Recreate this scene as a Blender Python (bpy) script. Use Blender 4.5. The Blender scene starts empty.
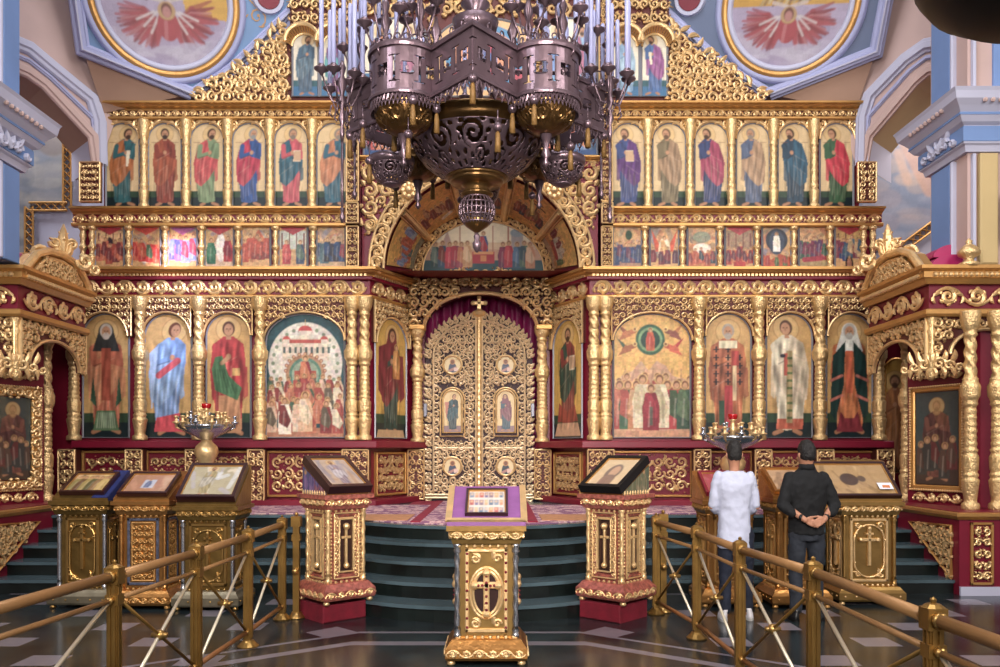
import bpy, math, random
import numpy as np
from mathutils import Vector, Matrix
PI = math.pi
SC = bpy.context.scene
COL = SC.collection
# ------------------------------------------------------------------ camera
EYE = 1.65; F = 820.0; HY = 450.0
cam_d = bpy.data.cameras.new('camera'); cam = bpy.data.objects.new('camera', cam_d); COL.objects.link(cam)
cam.location = (0, 0, EYE); cam.rotation_euler = (PI/2, 0, 0)
cam_d.sensor_width = 36.0; cam_d.lens = 36.0*F/1000.0
cam_d.shift_y = (HY-333.5)/1000.0; cam_d.clip_end = 200; cam_d.clip_start = .05
SC.camera = cam
# ------------------------------------------------------------------ exposure, world, lights
SC.view_settings.view_transform = 'Standard'; SC.view_settings.look = 'None'
SC.view_settings.gamma = 1.0; SC.view_settings.use_curve_mapping = False
SC.view_settings.exposure = -0.05
SC.cycles.use_denoising = True
SC.cycles.max_bounces = 5; SC.cycles.diffuse_bounces = 3; SC.cycles.glossy_bounces = 3
SC.cycles.sample_clamp_indirect = 3.0
SC.cycles.caustics_reflective = False; SC.cycles.caustics_refractive = False
W = bpy.data.worlds.new('nave_ambient'); SC.world = W; W.use_nodes = True
nt = W.node_tree; nt.nodes.clear()
wo = nt.nodes.new('ShaderNodeOutputWorld'); bg = nt.nodes.new('ShaderNodeBackground')
tc = nt.nodes.new('ShaderNodeTexCoord'); nz = nt.nodes.new('ShaderNodeTexNoise'); cr = nt.nodes.new('ShaderNodeValToRGB')
nz.inputs['Scale'].default_value = 3.2; nz.inputs['Detail'].default_value = 3
e = cr.color_ramp.elements
e[0].position = .36; e[0].color = (.05, .035, .03, 1)
e[1].position = .66; e[1].color = (1.0, .97, 1.0, 1)
m_ = cr.color_ramp.elements.new(.52); m_.color = (.36, .29, .25, 1)
nt.links.new(tc.outputs['Generated'], nz.inputs['Vector']); nt.links.new(nz.outputs['Fac'], cr.inputs['Fac'])
nt.links.new(cr.outputs['Color'], bg.inputs['Color']); bg.inputs['Strength'].default_value = 1.0
nt.links.new(bg.outputs['Background'], wo.inputs['Surface'])

def area(name, loc, target, size, power, color=(1, 1, 1), sy=None):
    d = bpy.data.lights.new(name, 'AREA'); d.energy = power; d.color = color; d.size = size
    if sy: d.shape = 'RECTANGLE'; d.size_y = sy
    o = bpy.data.objects.new(name, d); COL.objects.link(o); o.location = loc
    o.rotation_euler = (Vector(target)-Vector(loc)).to_track_quat('-Z', 'Y').to_euler(); return o
def spot(name, loc, target, power, color, ang, blend=.4, rad=.1):
    d = bpy.data.lights.new(name, 'SPOT'); d.energy = power; d.color = color; d.spot_size = math.radians(ang)
    d.spot_blend = blend; d.shadow_soft_size = rad
    o = bpy.data.objects.new(name, d); COL.objects.link(o); o.location = loc
    o.rotation_euler = (Vector(target)-Vector(loc)).to_track_quat('-Z', 'Y').to_euler(); return o
area('dome_daylight', (0, 6.0, 12.5), (0, 11.5, 3), 4.5, 620, (.93, .95, 1.0))
area('left_daylight_fill', (-6.5, 0, 8.0), (1, 12, 3.5), 2.2, 420, (.95, .96, 1.0), 3.5)  # unseen side daylight, added to make the gilding sparkle
area('right_daylight_fill', (7.0, 1.0, 7.5), (0, 12, 3.5), 2.0, 420, (1.0, .96, .92), 3.5)  # unseen light from the other side, added for sparkle on the gilding
area('front_fill', (.3, -1.5, 4.6), (0, 12, 3), 3.2, 330, (1.0, .92, .84)).data.spread = 1.4  # warm fill added behind the camera to brighten the screen, no actual lamp
area('left_aisle_fill', (-8.5, 12.6, 8.5), (-7, 14.5, 4), 1.5, 90, (.95, .95, 1.0))  # added to brighten the dark left aisle, source unseen
area('right_aisle_fill', (8.5, 12.6, 8.5), (7, 14.5, 4), 1.5, 160, (1.0, .9, .8))  # added warm fill for the dark right aisle, source unseen
# coloured sunbeams through stained glass falling on the left part of the screen
spot('sunbeam_blue', (2.5, 2.0, 9.0), (-4.95, 12.6, 3.6), 9000, (.6, .66, 1.0), 7.5, .9, .03)
spot('sunbeam_rose', (2.5, 2.0, 9.0), (-5.0, 12.6, 4.6), 30000, (1.0, .8, .92), 3.4, .9, .03)

# ------------------------------------------------------------------ helpers
def lin(c):
    if isinstance(c, str): c = tuple(int(c[i:i+2], 16)/255 for i in (1, 3, 5))
    return tuple((v/12.92 if v <= .04045 else ((v+.055)/1.055)**2.4) for v in c)
def mat(name, col, rough=.5, metal=0., bump=0., bscale=20., var=0., vscale=4., coat=0., emit=None, spec=None):
    m = bpy.data.materials.new(name); m.use_nodes = True; n = m.node_tree; b = n.nodes['Principled BSDF']
    c = lin(col); b.inputs['Base Color'].default_value = (*c, 1)
    b.inputs['Roughness'].default_value = rough; b.inputs['Metallic'].default_value = metal
    if coat: b.inputs['Coat Weight'].default_value = coat; b.inputs['Coat Roughness'].default_value = .12
    if spec is not None: b.inputs['Specular IOR Level'].default_value = spec
    t = n.nodes.new('ShaderNodeTexCoord')
    if var:
        z = n.nodes.new('ShaderNodeTexNoise'); z.inputs['Scale'].default_value = vscale; z.inputs['Detail'].default_value = 4
        r = n.nodes.new('ShaderNodeValToRGB'); r.color_ramp.elements[0].position = .3; r.color_ramp.elements[1].position = .7
        r.color_ramp.elements[0].color = (*[max(0, v*(1-var)) for v in c], 1)
        r.color_ramp.elements[1].color = (*[min(1, v*(1+var)) for v in c], 1)
        n.links.new(t.outputs['Object'], z.inputs['Vector']); n.links.new(z.outputs['Fac'], r.inputs['Fac']); n.links.new(r.outputs['Color'], b.inputs['Base Color'])
    if bump:
        z = n.nodes.new('ShaderNodeTexNoise'); z.inputs['Scale'].default_value = bscale; z.inputs['Detail'].default_value = 3
        u = n.nodes.new('ShaderNodeBump'); u.inputs['Strength'].default_value = bump; u.inputs['Distance'].default_value = .02
        n.links.new(t.outputs['Object'], z.inputs['Vector']); n.links.new(z.outputs['Fac'], u.inputs['Height']); n.links.new(u.outputs['Normal'], b.inputs['Normal'])
    if emit: b.inputs['Emission Color'].default_value = (*lin(emit[0]), 1); b.inputs['Emission Strength'].default_value = emit[1]
    return m
M = {}
M['gold'] = mat('gilded_wood', '#f0cb94', .37, .7, .25, 30, .12, 9)
M['goldcol'] = mat('gilded_turned_wood', '#e4c28c', .33, .72, .7, 42, .18, 14)
M['gold2'] = mat('gilded_moulding', '#c49458', .4, .62, .12, 25, .08, 5)
M['brass'] = mat('polished_brass', '#b08c54', .3, .9, .1, 18, .15, 6)
M['brass_dark'] = mat('aged_brass', '#8a6d3c', .32, .85, .2, 22, .25, 7)
M['copper'] = mat('copper_gilt', '#b8844c', .3, .9, .2, 30, .2, 8)
M['bronze'] = mat('dark_pierced_bronze', '#6a5860', .32, .7, .15, 16, .25, 6)
M['bronze_warm'] = mat('warm_bronze', '#6b5030', .28, .85, .15, 16, .3, 6)
M['silver'] = mat('silvered_metal', '#b9bcc4', .25, .95, .1, 20, .1, 5)
M['red'] = mat('crimson_painted_wood', '#750f29', .42, 0, .05, 12, .12, 3)
M['curtain'] = mat('magenta_silk_curtain', '#8c1250', .45, 0, .1, 8, .2, 5)
M['roof_pink'] = mat('rose_painted_roof', '#a8265e', .45, 0, .05, 8, .1, 3)
M['iframe'] = mat('grey_icon_edge', '#8f8f96', .4, .3)
M['woodframe'] = mat('dark_mahogany_frame', '#2c1012', .28, 0, .05, 15, .2, 8, coat=.5)
M['lilac'] = mat('pale_lilac_plaster', '#a6a9cc', .7, 0, .05, 10, .04, 2)
M['bluewall'] = mat('blue_painted_plaster', '#738fc0', .7, 0, .05, 10, .06, 2)
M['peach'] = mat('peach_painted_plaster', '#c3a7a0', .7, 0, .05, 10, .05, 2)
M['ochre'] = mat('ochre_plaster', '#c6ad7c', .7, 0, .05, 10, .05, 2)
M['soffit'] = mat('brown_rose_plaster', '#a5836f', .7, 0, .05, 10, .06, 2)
M['white'] = mat('white_plaster', '#bdbdd2', .7, 0, .05, 10, .04, 2)
M['velvet'] = mat('crimson_velvet_cover', '#700c22', .8, 0, .2, 30, .2, 12)
M['black'] = mat('black_metal', '#0b0b0c', .5, .2)
M['candle'] = mat('pale_blue_candle_wax', '#9da0c8', .5, 0, 0, 10, .04, 3)
M['enamel'] = mat('rose_enamel', '#b4685c', .28, .45, .3, 40, .45, 26, coat=.4)
M['enamel_blue'] = mat('blue_enamel', '#5c6072', .3, .4, .3, 40, .4, 20, coat=.3)

def paintmat():
    m = bpy.data.materials.new('icon_paint'); m.use_nodes = True; n = m.node_tree; b = n.nodes['Principled BSDF']
    a = n.nodes.new('ShaderNodeAttribute'); a.attribute_name = 'Col'; n.links.new(a.outputs['Color'], b.inputs['Base Color'])
    b.inputs['Roughness'].default_value = .4; b.inputs['Specular IOR Level'].default_value = .35
    z = n.nodes.new('ShaderNodeTexNoise'); z.inputs['Scale'].default_value = 60; u = n.nodes.new('ShaderNodeBump'); u.inputs['Strength'].default_value = .06
    n.links.new(z.outputs['Fac'], u.inputs['Height']); n.links.new(u.outputs['Normal'], b.inputs['Normal'])
    return m
M['paint'] = paintmat()

def link(o, parent=None):
    COL.objects.link(o)
    if parent is not None:
        o.parent = parent; o.matrix_parent_inverse = WM(parent).inverted()
    return o
def WM(o):
    m = Matrix.LocRotScale(o.location, o.rotation_euler, o.scale)
    if o.parent is not None: m = WM(o.parent) @ o.matrix_parent_inverse @ m
    return m
def tag(o, label, cat=None, group=None, kind=None):
    if label: o['label'] = label
    if cat: o['category'] = cat
    if group: o['group'] = group
    if kind: o['kind'] = kind
    return o
def thing(name, label, cat, loc=(0, 0, 0), group=None):
    o = bpy.data.objects.new(name, None); o.empty_display_size = .1; COL.objects.link(o); o.location = loc
    return tag(o, label, cat, group)
def struct(name, mb, m, parent=None):
    o = mb.obj(name, m, parent)
    if parent is None: o['kind'] = 'structure'
    return o
def mesh(name, V, Fc, m, smooth=False, cols=None):
    me = bpy.data.meshes.new(name); me.from_pydata([tuple(v) for v in V], [], Fc)
    if smooth: me.polygons.foreach_set('use_smooth', [True]*len(me.polygons))
    if cols is not None:
        ca = me.color_attributes.new('Col', 'FLOAT_COLOR', 'POINT'); ca.data.foreach_set('color', np.asarray(cols, dtype=np.float32).ravel())
    if m is not None: me.materials.append(m)
    me.update(); return me
class Frame:
    """local frame: u across, v up, n towards the viewer"""
    def __init__(s, o, u, v=(0, 0, 1), n=None):
        s.o = np.array(o, float); s.u = np.array(u, float); s.u /= np.linalg.norm(s.u)
        s.v = np.array(v, float); s.v /= np.linalg.norm(s.v)
        s.n = np.cross(s.u, s.v) if n is None else np.array(n, float)
    def __call__(s, a, b, c=0): return s.o+s.u*a+s.v*b+s.n*c
    def sub(s, a, b, c=0): return Frame(s(a, b, c), s.u, s.v, s.n)
class MB:
    def __init__(s): s.V = []; s.F = []
    def add(s, V, Fc):
        k = len(s.V); s.V += [tuple(v) for v in V]; s.F += [tuple(i+k for i in f) for f in Fc]; return s
    def merge(s, o, f=None):
        k = len(s.V); s.V += o.V if f is None else [tuple(f(*v)) for v in o.V]; s.F += [tuple(i+k for i in q) for q in o.F]; return s
    def box(s, x0, x1, y0, y1, z0, z1, f=None, bev=0):
        if bev:
            b = min(bev, (x1-x0)/2.01, (z1-z0)/2.01)
            # bevelled front (toward -y) edges
            V = [(x0, y1, z0), (x1, y1, z0), (x1, y1, z1), (x0, y1, z1), (x0, y0+b, z0), (x1, y0+b, z0), (x1, y0+b, z1), (x0, y0+b, z1),
                 (x0+b, y0, z0+b), (x1-b, y0, z0+b), (x1-b, y0, z1-b), (x0+b, y0, z1-b)]
            Fc = [(0, 3, 2, 1), (0, 1, 5, 4), (1, 2, 6, 5), (2, 3, 7, 6), (3, 0, 4, 7), (4, 5, 9, 8), (5, 6, 10, 9), (6, 7, 11, 10), (7, 4, 8, 11), (8, 9, 10, 11)]
        else:
            V = [(x, y, z) for z in (z0, z1) for y in (y0, y1) for x in (x0, x1)]
            Fc = [(0, 2, 3, 1), (4, 5, 7, 6), (0, 1, 5, 4), (2, 6, 7, 3), (0, 4, 6, 2), (1, 3, 7, 5)]
        if f: V = [f(*v) for v in V]
        return s.add(V, Fc)
    def fbox(s, fr, a0, a1, b0, b1, c0, c1, bev=0):
        """box in a frame: a across, b up, c out"""
        return s.box(a0, a1, -c1, -c0, b0, b1, lambda x, y, z: fr(x, z, -y), bev)
    def prism(s, pts, c0, c1, f):
        """2-D outline pts, extruded c0..c1, f(u,v,c)->3D"""
        n = len(pts); V = [f(a, b, c0) for a, b in pts]+[f(a, b, c1) for a, b in pts]
        Fc = [tuple(range(n))[::-1], tuple(range(n, 2*n))]+[(i, (i+1) % n, n+(i+1) % n, n+i) for i in range(n)]
        return s.add(V, Fc)
    def lathe(s, prof, seg=20, c=(0, 0, 0), f=None, rmod=None, ax=None):
        """prof: [(r,z)]; rmod(r,theta,z,i)->r"""
        V = []; Fc = []; n = len(prof)
        for i, (r, z) in enumerate(prof):
            for j in range(seg):
                t = 2*PI*j/seg; q = rmod(r, t, z, i) if rmod else r
                p = (c[0]+q*math.cos(t), c[1]+q*math.sin(t), c[2]+z); V.append(f(*p) if f else p)
        for i in range(n-1):
            for j in range(seg):
                k = (j+1) % seg; Fc.append((i*seg+j, i*seg+k, (i+1)*seg+k, (i+1)*seg+j))
        if prof[0][0] > 1e-4: Fc.append(tuple(range(seg))[::-1])
        if prof[-1][0] > 1e-4: Fc.append(tuple((n-1)*seg+j for j in range(seg)))
        return s.add(V, Fc)
    def tube(s, pts, r, seg=8, closed=False):
        pts = [np.array(p, float) for p in pts]; n = len(pts); R = r if hasattr(r, '__len__') else [r]*n
        V = []; Fc = []; prev = None
        for i in range(n):
            a = pts[(i-1) % n] if (closed or i > 0) else pts[i]; b = pts[(i+1) % n] if (closed or i < n-1) else pts[i]
            t = b-a; t = t/(np.linalg.norm(t)+1e-9)
            if prev is None:
                h = np.array([0, 0, 1.]) if abs(t[2]) < .9 else np.array([1., 0, 0]); u = np.cross(t, h)
            else: u = prev-t*np.dot(prev, t)
            u /= np.linalg.norm(u)+1e-9; prev = u; w = np.cross(t, u)
            for j in range(seg):
                q = 2*PI*j/seg; V.append(pts[i]+R[i]*(math.cos(q)*u+math.sin(q)*w))
        m = n if closed else n-1
        for i in range(m):
            for j in range(seg):
                k = (j+1) % seg; i2 = (i+1) % n; Fc.append((i*seg+j, i*seg+k, i2*seg+k, i2*seg+j))
        if not closed: Fc += [tuple(range(seg))[::-1], tuple((n-1)*seg+j for j in range(seg))]
        return s.add(V, Fc)
    def sweep(s, prof, path, closed=False, f=None):
        """prof [(out,z)] swept along horizontal path [(x,y)] (out = right-hand side of travel... toward viewer for left->right), mitred"""
        n = len(path); V = []; Fc = []; k = len(prof)
        P = [np.array(p, float) for p in path]
        for i in range(n):
            def nrm(a, b): d = b-a; d /= np.linalg.norm(d); return np.array([d[1], -d[0]])
            if closed or 0 < i < n-1: n1 = nrm(P[i-1], P[i]); n2 = nrm(P[i], P[(i+1) % n])
            elif i == 0: n1 = n2 = nrm(P[0], P[1])
            else: n1 = n2 = nrm(P[-2], P[-1])
            m = n1+n2; m /= np.linalg.norm(m); m /= max(.3, np.dot(m, n1))
            for o, z in prof:
                q = P[i]+m*o; V.append((q[0], q[1], z))
        for i in range(n if closed else n-1):
            i2 = (i+1) % n
            for j in range(k):
                j2 = (j+1) % k; Fc.append((i*k+j, i2*k+j, i2*k+j2, i*k+j2))
        if not closed: Fc += [tuple(range(k)), tuple((n-1)*k+j for j in range(k))[::-1]]
        if f: V = [f(*v) for v in V]
        return s.add(V, Fc)
    def ball(s, c, r, seg=12, rings=8, sz=1.0):
        return s.lathe([(max(1e-5, r*math.sin(PI*i/rings)), -r*sz*math.cos(PI*i/rings)) for i in range(rings+1)], seg, c)
    def obj(s, name, m, parent=None, smooth=False):
        o = bpy.data.objects.new(name, mesh(name, s.V, s.F, m, smooth)); link(o, parent); return o
def inst(me_obj, parent, M4, name=None):
    """linked copy of a mesh object placed by matrix under parent"""
    o = me_obj.copy(); 
    if name: o.name = name
    COL.objects.link(o); o.parent = parent
    o.matrix_parent_inverse = Matrix(); o.location = (0, 0, 0); o.rotation_euler = (0, 0, 0)
    L, R, S = (WM(parent).inverted() @ M4).decompose(); o.location = L; o.rotation_euler = R.to_euler(); o.scale = S
    return o
def copy_tree(root, M4=None, parent=None):
    """copy a thing with its parts and sub-parts; M4 = new world placement of the root"""
    c = root.copy(); COL.objects.link(c)
    if parent is not None: c.parent = parent
    if M4 is not None:
        L, R, S = M4.decompose(); c.location = L; c.rotation_euler = R.to_euler(); c.scale = S
    for ch in root.children: copy_tree(ch, None, c)
    return c

# ------------------------------------------------------------------ carved ornament
class Orn:
    """relief carving drawn in a plane: ridged scrolls, leaves, berries (u,v,height)"""
    def __init__(s, seed=1): s.V = []; s.F = []; s.R = random.Random(seed)
    def strip(s, pts, ws, h=.03):
        n = len(pts); k = len(s.V)
        for i in range(n):
            a = pts[max(0, i-1)]; b = pts[min(n-1, i+1)]; dx, dy = b[0]-a[0], b[1]-a[1]; L = math.hypot(dx, dy)+1e-9
            nx, ny = -dy/L, dx/L; w = ws[i]; p = pts[i]
            hh = h*(.5+.5*min(1, w/max(ws))); he = max(hh*.35, hh-w*.55)
            s.V += [(p[0]+nx*w, p[1]+ny*w, 0), (p[0]+nx*w*.9, p[1]+ny*w*.9, he), (p[0], p[1], hh), (p[0]-nx*w*.9, p[1]-ny*w*.9, he), (p[0]-nx*w, p[1]-ny*w, 0)]
        for i in range(n-1):
            a = k+5*i; s.F += [(a+j, a+j+1, a+j+6, a+j+5) for j in range(4)]
    def spiral(s, cx, cy, r, a0, sense=1, turns=1.35, w=.2, n=15, h=.03):
        P = []; Wd = []
        for i in range(n):
            t = i/(n-1); q = r*(1-.82*t**.85); a = a0+sense*2*PI*turns*t
            P.append((cx+q*math.cos(a), cy+q*math.sin(a))); Wd.append(r*w*(.55+.6*math.sin(PI*min(1, .2+t*.9))))
        s.strip(P, Wd, h)
        e = P[-1]; s.berry(e[0], e[1], r*.17, h)
    def berry(s, x, y, r, h=.03, n=5):
        k = len(s.V); s.V += [(x+r*math.cos(2*PI*i/n), y+r*math.sin(2*PI*i/n), 0) for i in range(n)]+[(x, y, h*1.15)]
        s.F += [(k+i, k+(i+1) % n, k+n) for i in range(n)]
    def leaf(s, x, y, a, L, w, h=.03, curl=.5):
        P = []; Wd = []
        for i in range(6):
            t = i/5; b = a+curl*t
            P.append((x+L*t*math.cos(b), y+L*t*math.sin(b))); Wd.append(max(.002, w*math.sin(PI*(.12+.86*t))))
        s.strip(P, Wd, h)
    def fill(s, x0, x1, y0, y1, cell, mask=None, sym=True, h=.03, w=.2, leaves=3):
        w *= .8
        W_, H_ = x1-x0, y1-y0; nx = max(1, round(W_/cell)); ny = max(1, round(H_/cell)); cx_, cy_ = W_/nx, H_/ny
        if sym and nx > 1 and nx % 2: nx += 1; cx_ = W_/nx
        half = (nx+1)//2 if sym and nx > 1 else nx
        r = min(cx_, cy_)*.5
        for j in range(ny):
            for i in range(half):
                cx = x0+(i+.5)*cx_; cy = y0+(j+.5)*cy_; a0 = s.R.choice([0, 1, 2, 3])*PI/2+.3; sn = 1 if (i+j) % 2 else -1
                lv = [(s.R.uniform(0, 2*PI), s.R.uniform(.55, .95), s.R.uniform(-.8, .8)) for _ in range(leaves)]
                for mir in ((0, 1) if half != nx else (0,)):
                    X = cx if not mir else x0+x1-cx
                    if mask and not mask(X, cy): continue
                    s.spiral(X, cy, r, PI-a0 if mir else a0, -sn if mir else sn, 1.3, w, 13, h)
                    for a, l, c in lv:
                        aa = PI-a if mir else a
                        s.leaf(X+r*.85*math.cos(aa), cy+r*.85*math.sin(aa), aa+(-.9 if mir else .9)*sn, r*l, r*w*1.1, h*.9, -c if mir else c)
                    for k in range(2):
                        aa = a0+PI*.25+k*PI*.5; aa = PI-aa if mir else aa
                        s.berry(X+r*1.3*math.cos(aa), cy+r*1.3*math.sin(aa), r*w*.8, h*.8)
        return s
    def rinceau(s, x0, x1, y0, y1, period=None, h=.03, w=.17):
        H_ = y1-y0; period = period or H_*1.15; n = max(1, round((x1-x0)/period)); p = (x1-x0)/n; r = min(p, H_)*.47
        for i in range(n):
            cx = x0+(i+.5)*p; cy = (y0+y1)/2; up = 1 if i % 2 else -1
            s.spiral(cx, cy, r, -up*PI/2-.4*up, up, 1.45, w*1.15, 20, h)
            P = []; Wd = []
            for k in range(8):
                t = k/7; P.append((cx-p*.5+t*p, cy-up*(H_*.44)*math.cos(PI*(t-.5))**.7 if 0 < t < 1 else cy)); Wd.append(r*w*(.5+.5*math.sin(PI*t)))
            s.strip(P, Wd, h*.9)
            for a in (.2, 1.2, 2.2, 3.4, 4.6):
                s.leaf(cx+r*.8*math.cos(a*up), cy+r*.8*math.sin(a*up), a*up+.9*up, r*.55, r*w*.9, h*.8, .7*up)
            s.leaf(cx-p*.5, cy, up*2.1, H_*.4, r*w, h, .8); s.leaf(cx-p*.5, cy, -up*1.1, H_*.4, r*w, h, -.8)
        return s
    def arc(s, cx, cy, r, a0, a1, w, h=.03, n=24, ry=None):
        ry = ry or r; s.strip([(cx+r*math.cos(a0+(a1-a0)*i/(n-1)), cy+ry*math.sin(a0+(a1-a0)*i/(n-1))) for i in range(n)], [w]*n, h); return s
    def line(s, x0, y0, x1, y1, w, h=.03): s.strip([(x0, y0), (x1, y1)], [w, w], h); return s
    def rect(s, x0, x1, y0, y1, w, h=.03):
        for a in ((x0, y0, x1, y0), (x1, y0, x1, y1), (x1, y1, x0, y1), (x0, y1, x0, y0)): s.line(*a, w, h)
        return s
    def ring(s, cx, cy, rin, rout, cell, h=.03, w=.2):
        """scrolls round a ring"""
        rm = (rin+rout)/2; n = max(4, round(2*PI*rm/cell)); r = (rout-rin)/2
        for i in range(n):
            a = 2*PI*i/n; s.spiral(cx+rm*math.cos(a), cy+rm*math.sin(a), r, a+PI*(i % 2), 1 if i % 2 else -1, 1.3, w, 13, h)
        return s
    def mb(s, f):
        m = MB(); m.V = [tuple(f(*v)) for v in s.V]; m.F = list(s.F); return m
    def obj(s, name, m, parent, f): return s.mb(f).obj(name, m, parent)

# ------------------------------------------------------------------ painter: colours laid on a fine grid of paint
class Paint:
    def __init__(s, w, h, res=90, bg='#d9a648', seed=1):
        s.w, s.h = w, h; s.nx = max(8, int(w*res)+1); s.ny = max(8, int(h*res)+1); s.rs = np.random.RandomState(seed)
        s.X, s.Y = np.meshgrid(np.linspace(0, w, s.nx), np.linspace(h, 0, s.ny))   # Y up
        s.A = np.empty((s.ny, s.nx, 3)); s.A[:] = lin(bg)
    def _put(s, m, col, a=1.0):
        c = np.array(lin(col)); m = (m*a)[..., None]; s.A = s.A*(1-m)+c*m
    def rect(s, x0, x1, y0, y1, col, a=1): s._put(((s.X >= x0) & (s.X <= x1) & (s.Y >= y0) & (s.Y <= y1)).astype(float), col, a)
    def ell(s, cx, cy, rx, ry, col, a=1):
        d = np.sqrt(((s.X-cx)/rx)**2+((s.Y-cy)/ry)**2); s._put(np.clip((1-d)*min(rx, ry)/(s.w/s.nx)+.5, 0, 1), col, a)
    def ringl(s, cx, cy, r, t, col, a=1):
        d = np.abs(np.hypot(s.X-cx, s.Y-cy)-r); s._put(np.clip((t-d)/(s.w/s.nx)+.5, 0, 1), col, a)
    def poly(s, pts, col, a=1):
        n = len(pts); ins = np.zeros(s.X.shape, bool)
        for i in range(n):
            x1, y1 = pts[i]; x2, y2 = pts[(i+1) % n]
            if y1 == y2: continue
            c = ((s.Y > min(y1, y2)) & (s.Y <= max(y1, y2)) & (s.X < (x2-x1)*(s.Y-y1)/(y2-y1)+x1)); ins ^= c
        s._put(ins.astype(float), col, a)
    def cap(s, x1, y1, x2, y2, r, col, a=1, r2=None):
        dx, dy = x2-x1, y2-y1; L = dx*dx+dy*dy+1e-12; t = np.clip(((s.X-x1)*dx+(s.Y-y1)*dy)/L, 0, 1)
        R = r+(r2-r)*t if r2 is not None else r
        d = np.hypot(s.X-x1-t*dx, s.Y-y1-t*dy); s._put(np.clip((R-d)/(s.w/s.nx)+.5, 0, 1), col, a)
    def noise(s, amt=.06):
        A = s.A; B = A.copy(); B[1:-1, 1:-1] = (A[1:-1, 1:-1]*4+A[:-2, 1:-1]*1.5+A[2:, 1:-1]*1.5+A[1:-1, :-2]*1.5+A[1:-1, 2:]*1.5)/10; s.A = B
        g = s.rs.rand(s.ny, s.nx); k = s.rs.rand(s.ny//6+2, s.nx//6+2)
        K = np.kron(k, np.ones((6, 6)))[:s.ny, :s.nx]; s.A *= (1+amt*(g-.5)*1.2+amt*(K-.5)*1.6)[..., None]
    def obj(s, name, parent, f, mask=None, z=0, m=None):
        """f(u,v,z)->3D"""
        L_ = s.A.mean(-1, keepdims=True); A = np.clip((s.A*.84+L_*.16)*.93, 0, 1); X = s.X.ravel(); Y = s.Y.ravel()
        if isinstance(f, Frame): V = f.o+X[:, None]*f.u+Y[:, None]*f.v+z*f.n
        else: V = [f(a, b, z) for a, b in zip(X, Y)]
        idx = np.arange(s.nx*s.ny).reshape(s.ny, s.nx)
        q = np.stack([idx[1:, :-1], idx[1:, 1:], idx[:-1, 1:], idx[:-1, :-1]], -1)
        if mask is not None:
            k = mask(s.X, s.Y); kk = k[1:, :-1] & k[1:, 1:] & k[:-1, 1:] & k[:-1, :-1]; q = q[kk]
        q = q.reshape(-1, 4)
        cols = np.ones((len(X), 4)); cols[:, :3] = A.reshape(-1, 3)
        used = np.unique(q); remap = np.full(len(X), -1); remap[used] = np.arange(len(used))
        V = [V[i] for i in used]
        me = mesh(name, V, [tuple(r) for r in remap[q].tolist()], m or M['paint'], False, cols[used])
        o = bpy.data.objects.new(name, me); link(o, parent); return o
    # --- figures
    def figure(s, x, y, h, robe='#8a2a30', cloak='#2f5a58', skin='#c08860', hair='#4a3020', halo=True, turn=0, wide=1., item=None, feet=True, beard=True, hem=None, hood=None, dark='#3a2018'):
        """standing robed figure, feet at (x,y), height h, turn -1 left..1 right"""
        w = h*.124*wide; R = s.rs; X0 = s.X; vv = np.clip((s.Y-y)/h, 0, 1); s.X = X0-turn*h*(.055*vv**2-.035*np.sin(PI*vv)); j = lambda a: (R.rand()-.5)*a
        hy = y+h*.905; hx = x+turn*h*.035; hr = h*.052
        if halo: s.ell(hx, hy, hr*2.1, hr*2.1, '#dcb26c', .7); s.ringl(hx, hy, hr*2.1, h*.004, '#8a4a20', .5)
        if feet:
            for k in (-1, 1): s.cap(x+k*w*.42+turn*w*.2, y+h*.03, x+k*w*.85+turn*w*.3, y+h*.005, h*.018, '#b07850')
        top = y+h*.83; sh = w*1.0
        lean = turn*h*.03
        out = [(x-sh*.35+lean, top+h*.015), (x-sh+lean, top-h*.05), (x-sh*1.15+lean*.8, y+h*.6), (x-sh*1.05, y+h*.42), (x-sh*.85+j(.1)*w, y+h*.2), (x-sh*.8, y+h*.05), (x-sh*.2, y+h*.03),
               (x+sh*.3, y+h*.04), (x+sh*.85, y+h*.05), (x+sh*.9+j(.1)*w, y+h*.22), (x+sh*1.05, y+h*.45), (x+sh*1.15+lean*.8, y+h*.62), (x+sh+lean, top-h*.05), (x+sh*.35+lean, top+h*.015)]
        s.poly(out, robe)
        if hem: s.poly([(x-sh*.85, y+h*.13), (x-sh*.85, y+h*.04), (x+sh*.88, y+h*.04), (x+sh*.88, y+h*.13)], hem)
        c = cloak; d = 1 if turn >= 0 else -1
        s.poly([(x-d*sh*.3+lean, top+h*.01), (x-d*sh*1.05+lean, top-h*.05), (x-d*sh*1.25, y+h*.55), (x-d*sh*1.1, y+h*.3), (x-d*sh*.5, y+h*.24), (x+d*sh*.3, y+h*.33), (x+d*sh*1.15, y+h*.5), (x+d*sh*1.25, y+h*.58), (x+d*sh*.2, y+h*.62), (x+lean, y+h*.7)], c)
        s.poly([(x+d*sh*.8, y+h*.57), (x+d*sh*1.25, y+h*.58), (x+d*sh*1.3, y+h*.33), (x+d*sh*1.0, y+h*.3)], c, .85)
        # folds
        for k in range(13):
            fx = x+(k-6)/6.5*sh*.85; lo = y+h*(.06+.1*R.rand()); up = lo+h*(.2+.35*R.rand())
            s.cap(fx, lo, fx+j(.5)*w+lean*.5, up, h*.005, dark if k % 2 else '#e8d0b0', .14)
        for k in range(5):
            a = y+h*(.35+.08*k); s.cap(x-d*sh*.95, a-h*.03, x+d*sh*(.1+.15*k), a+h*.08, h*.005, '#e8d0b0' if k % 2 else dark, .13)
        s.drape(x, y, w, h, top)
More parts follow.
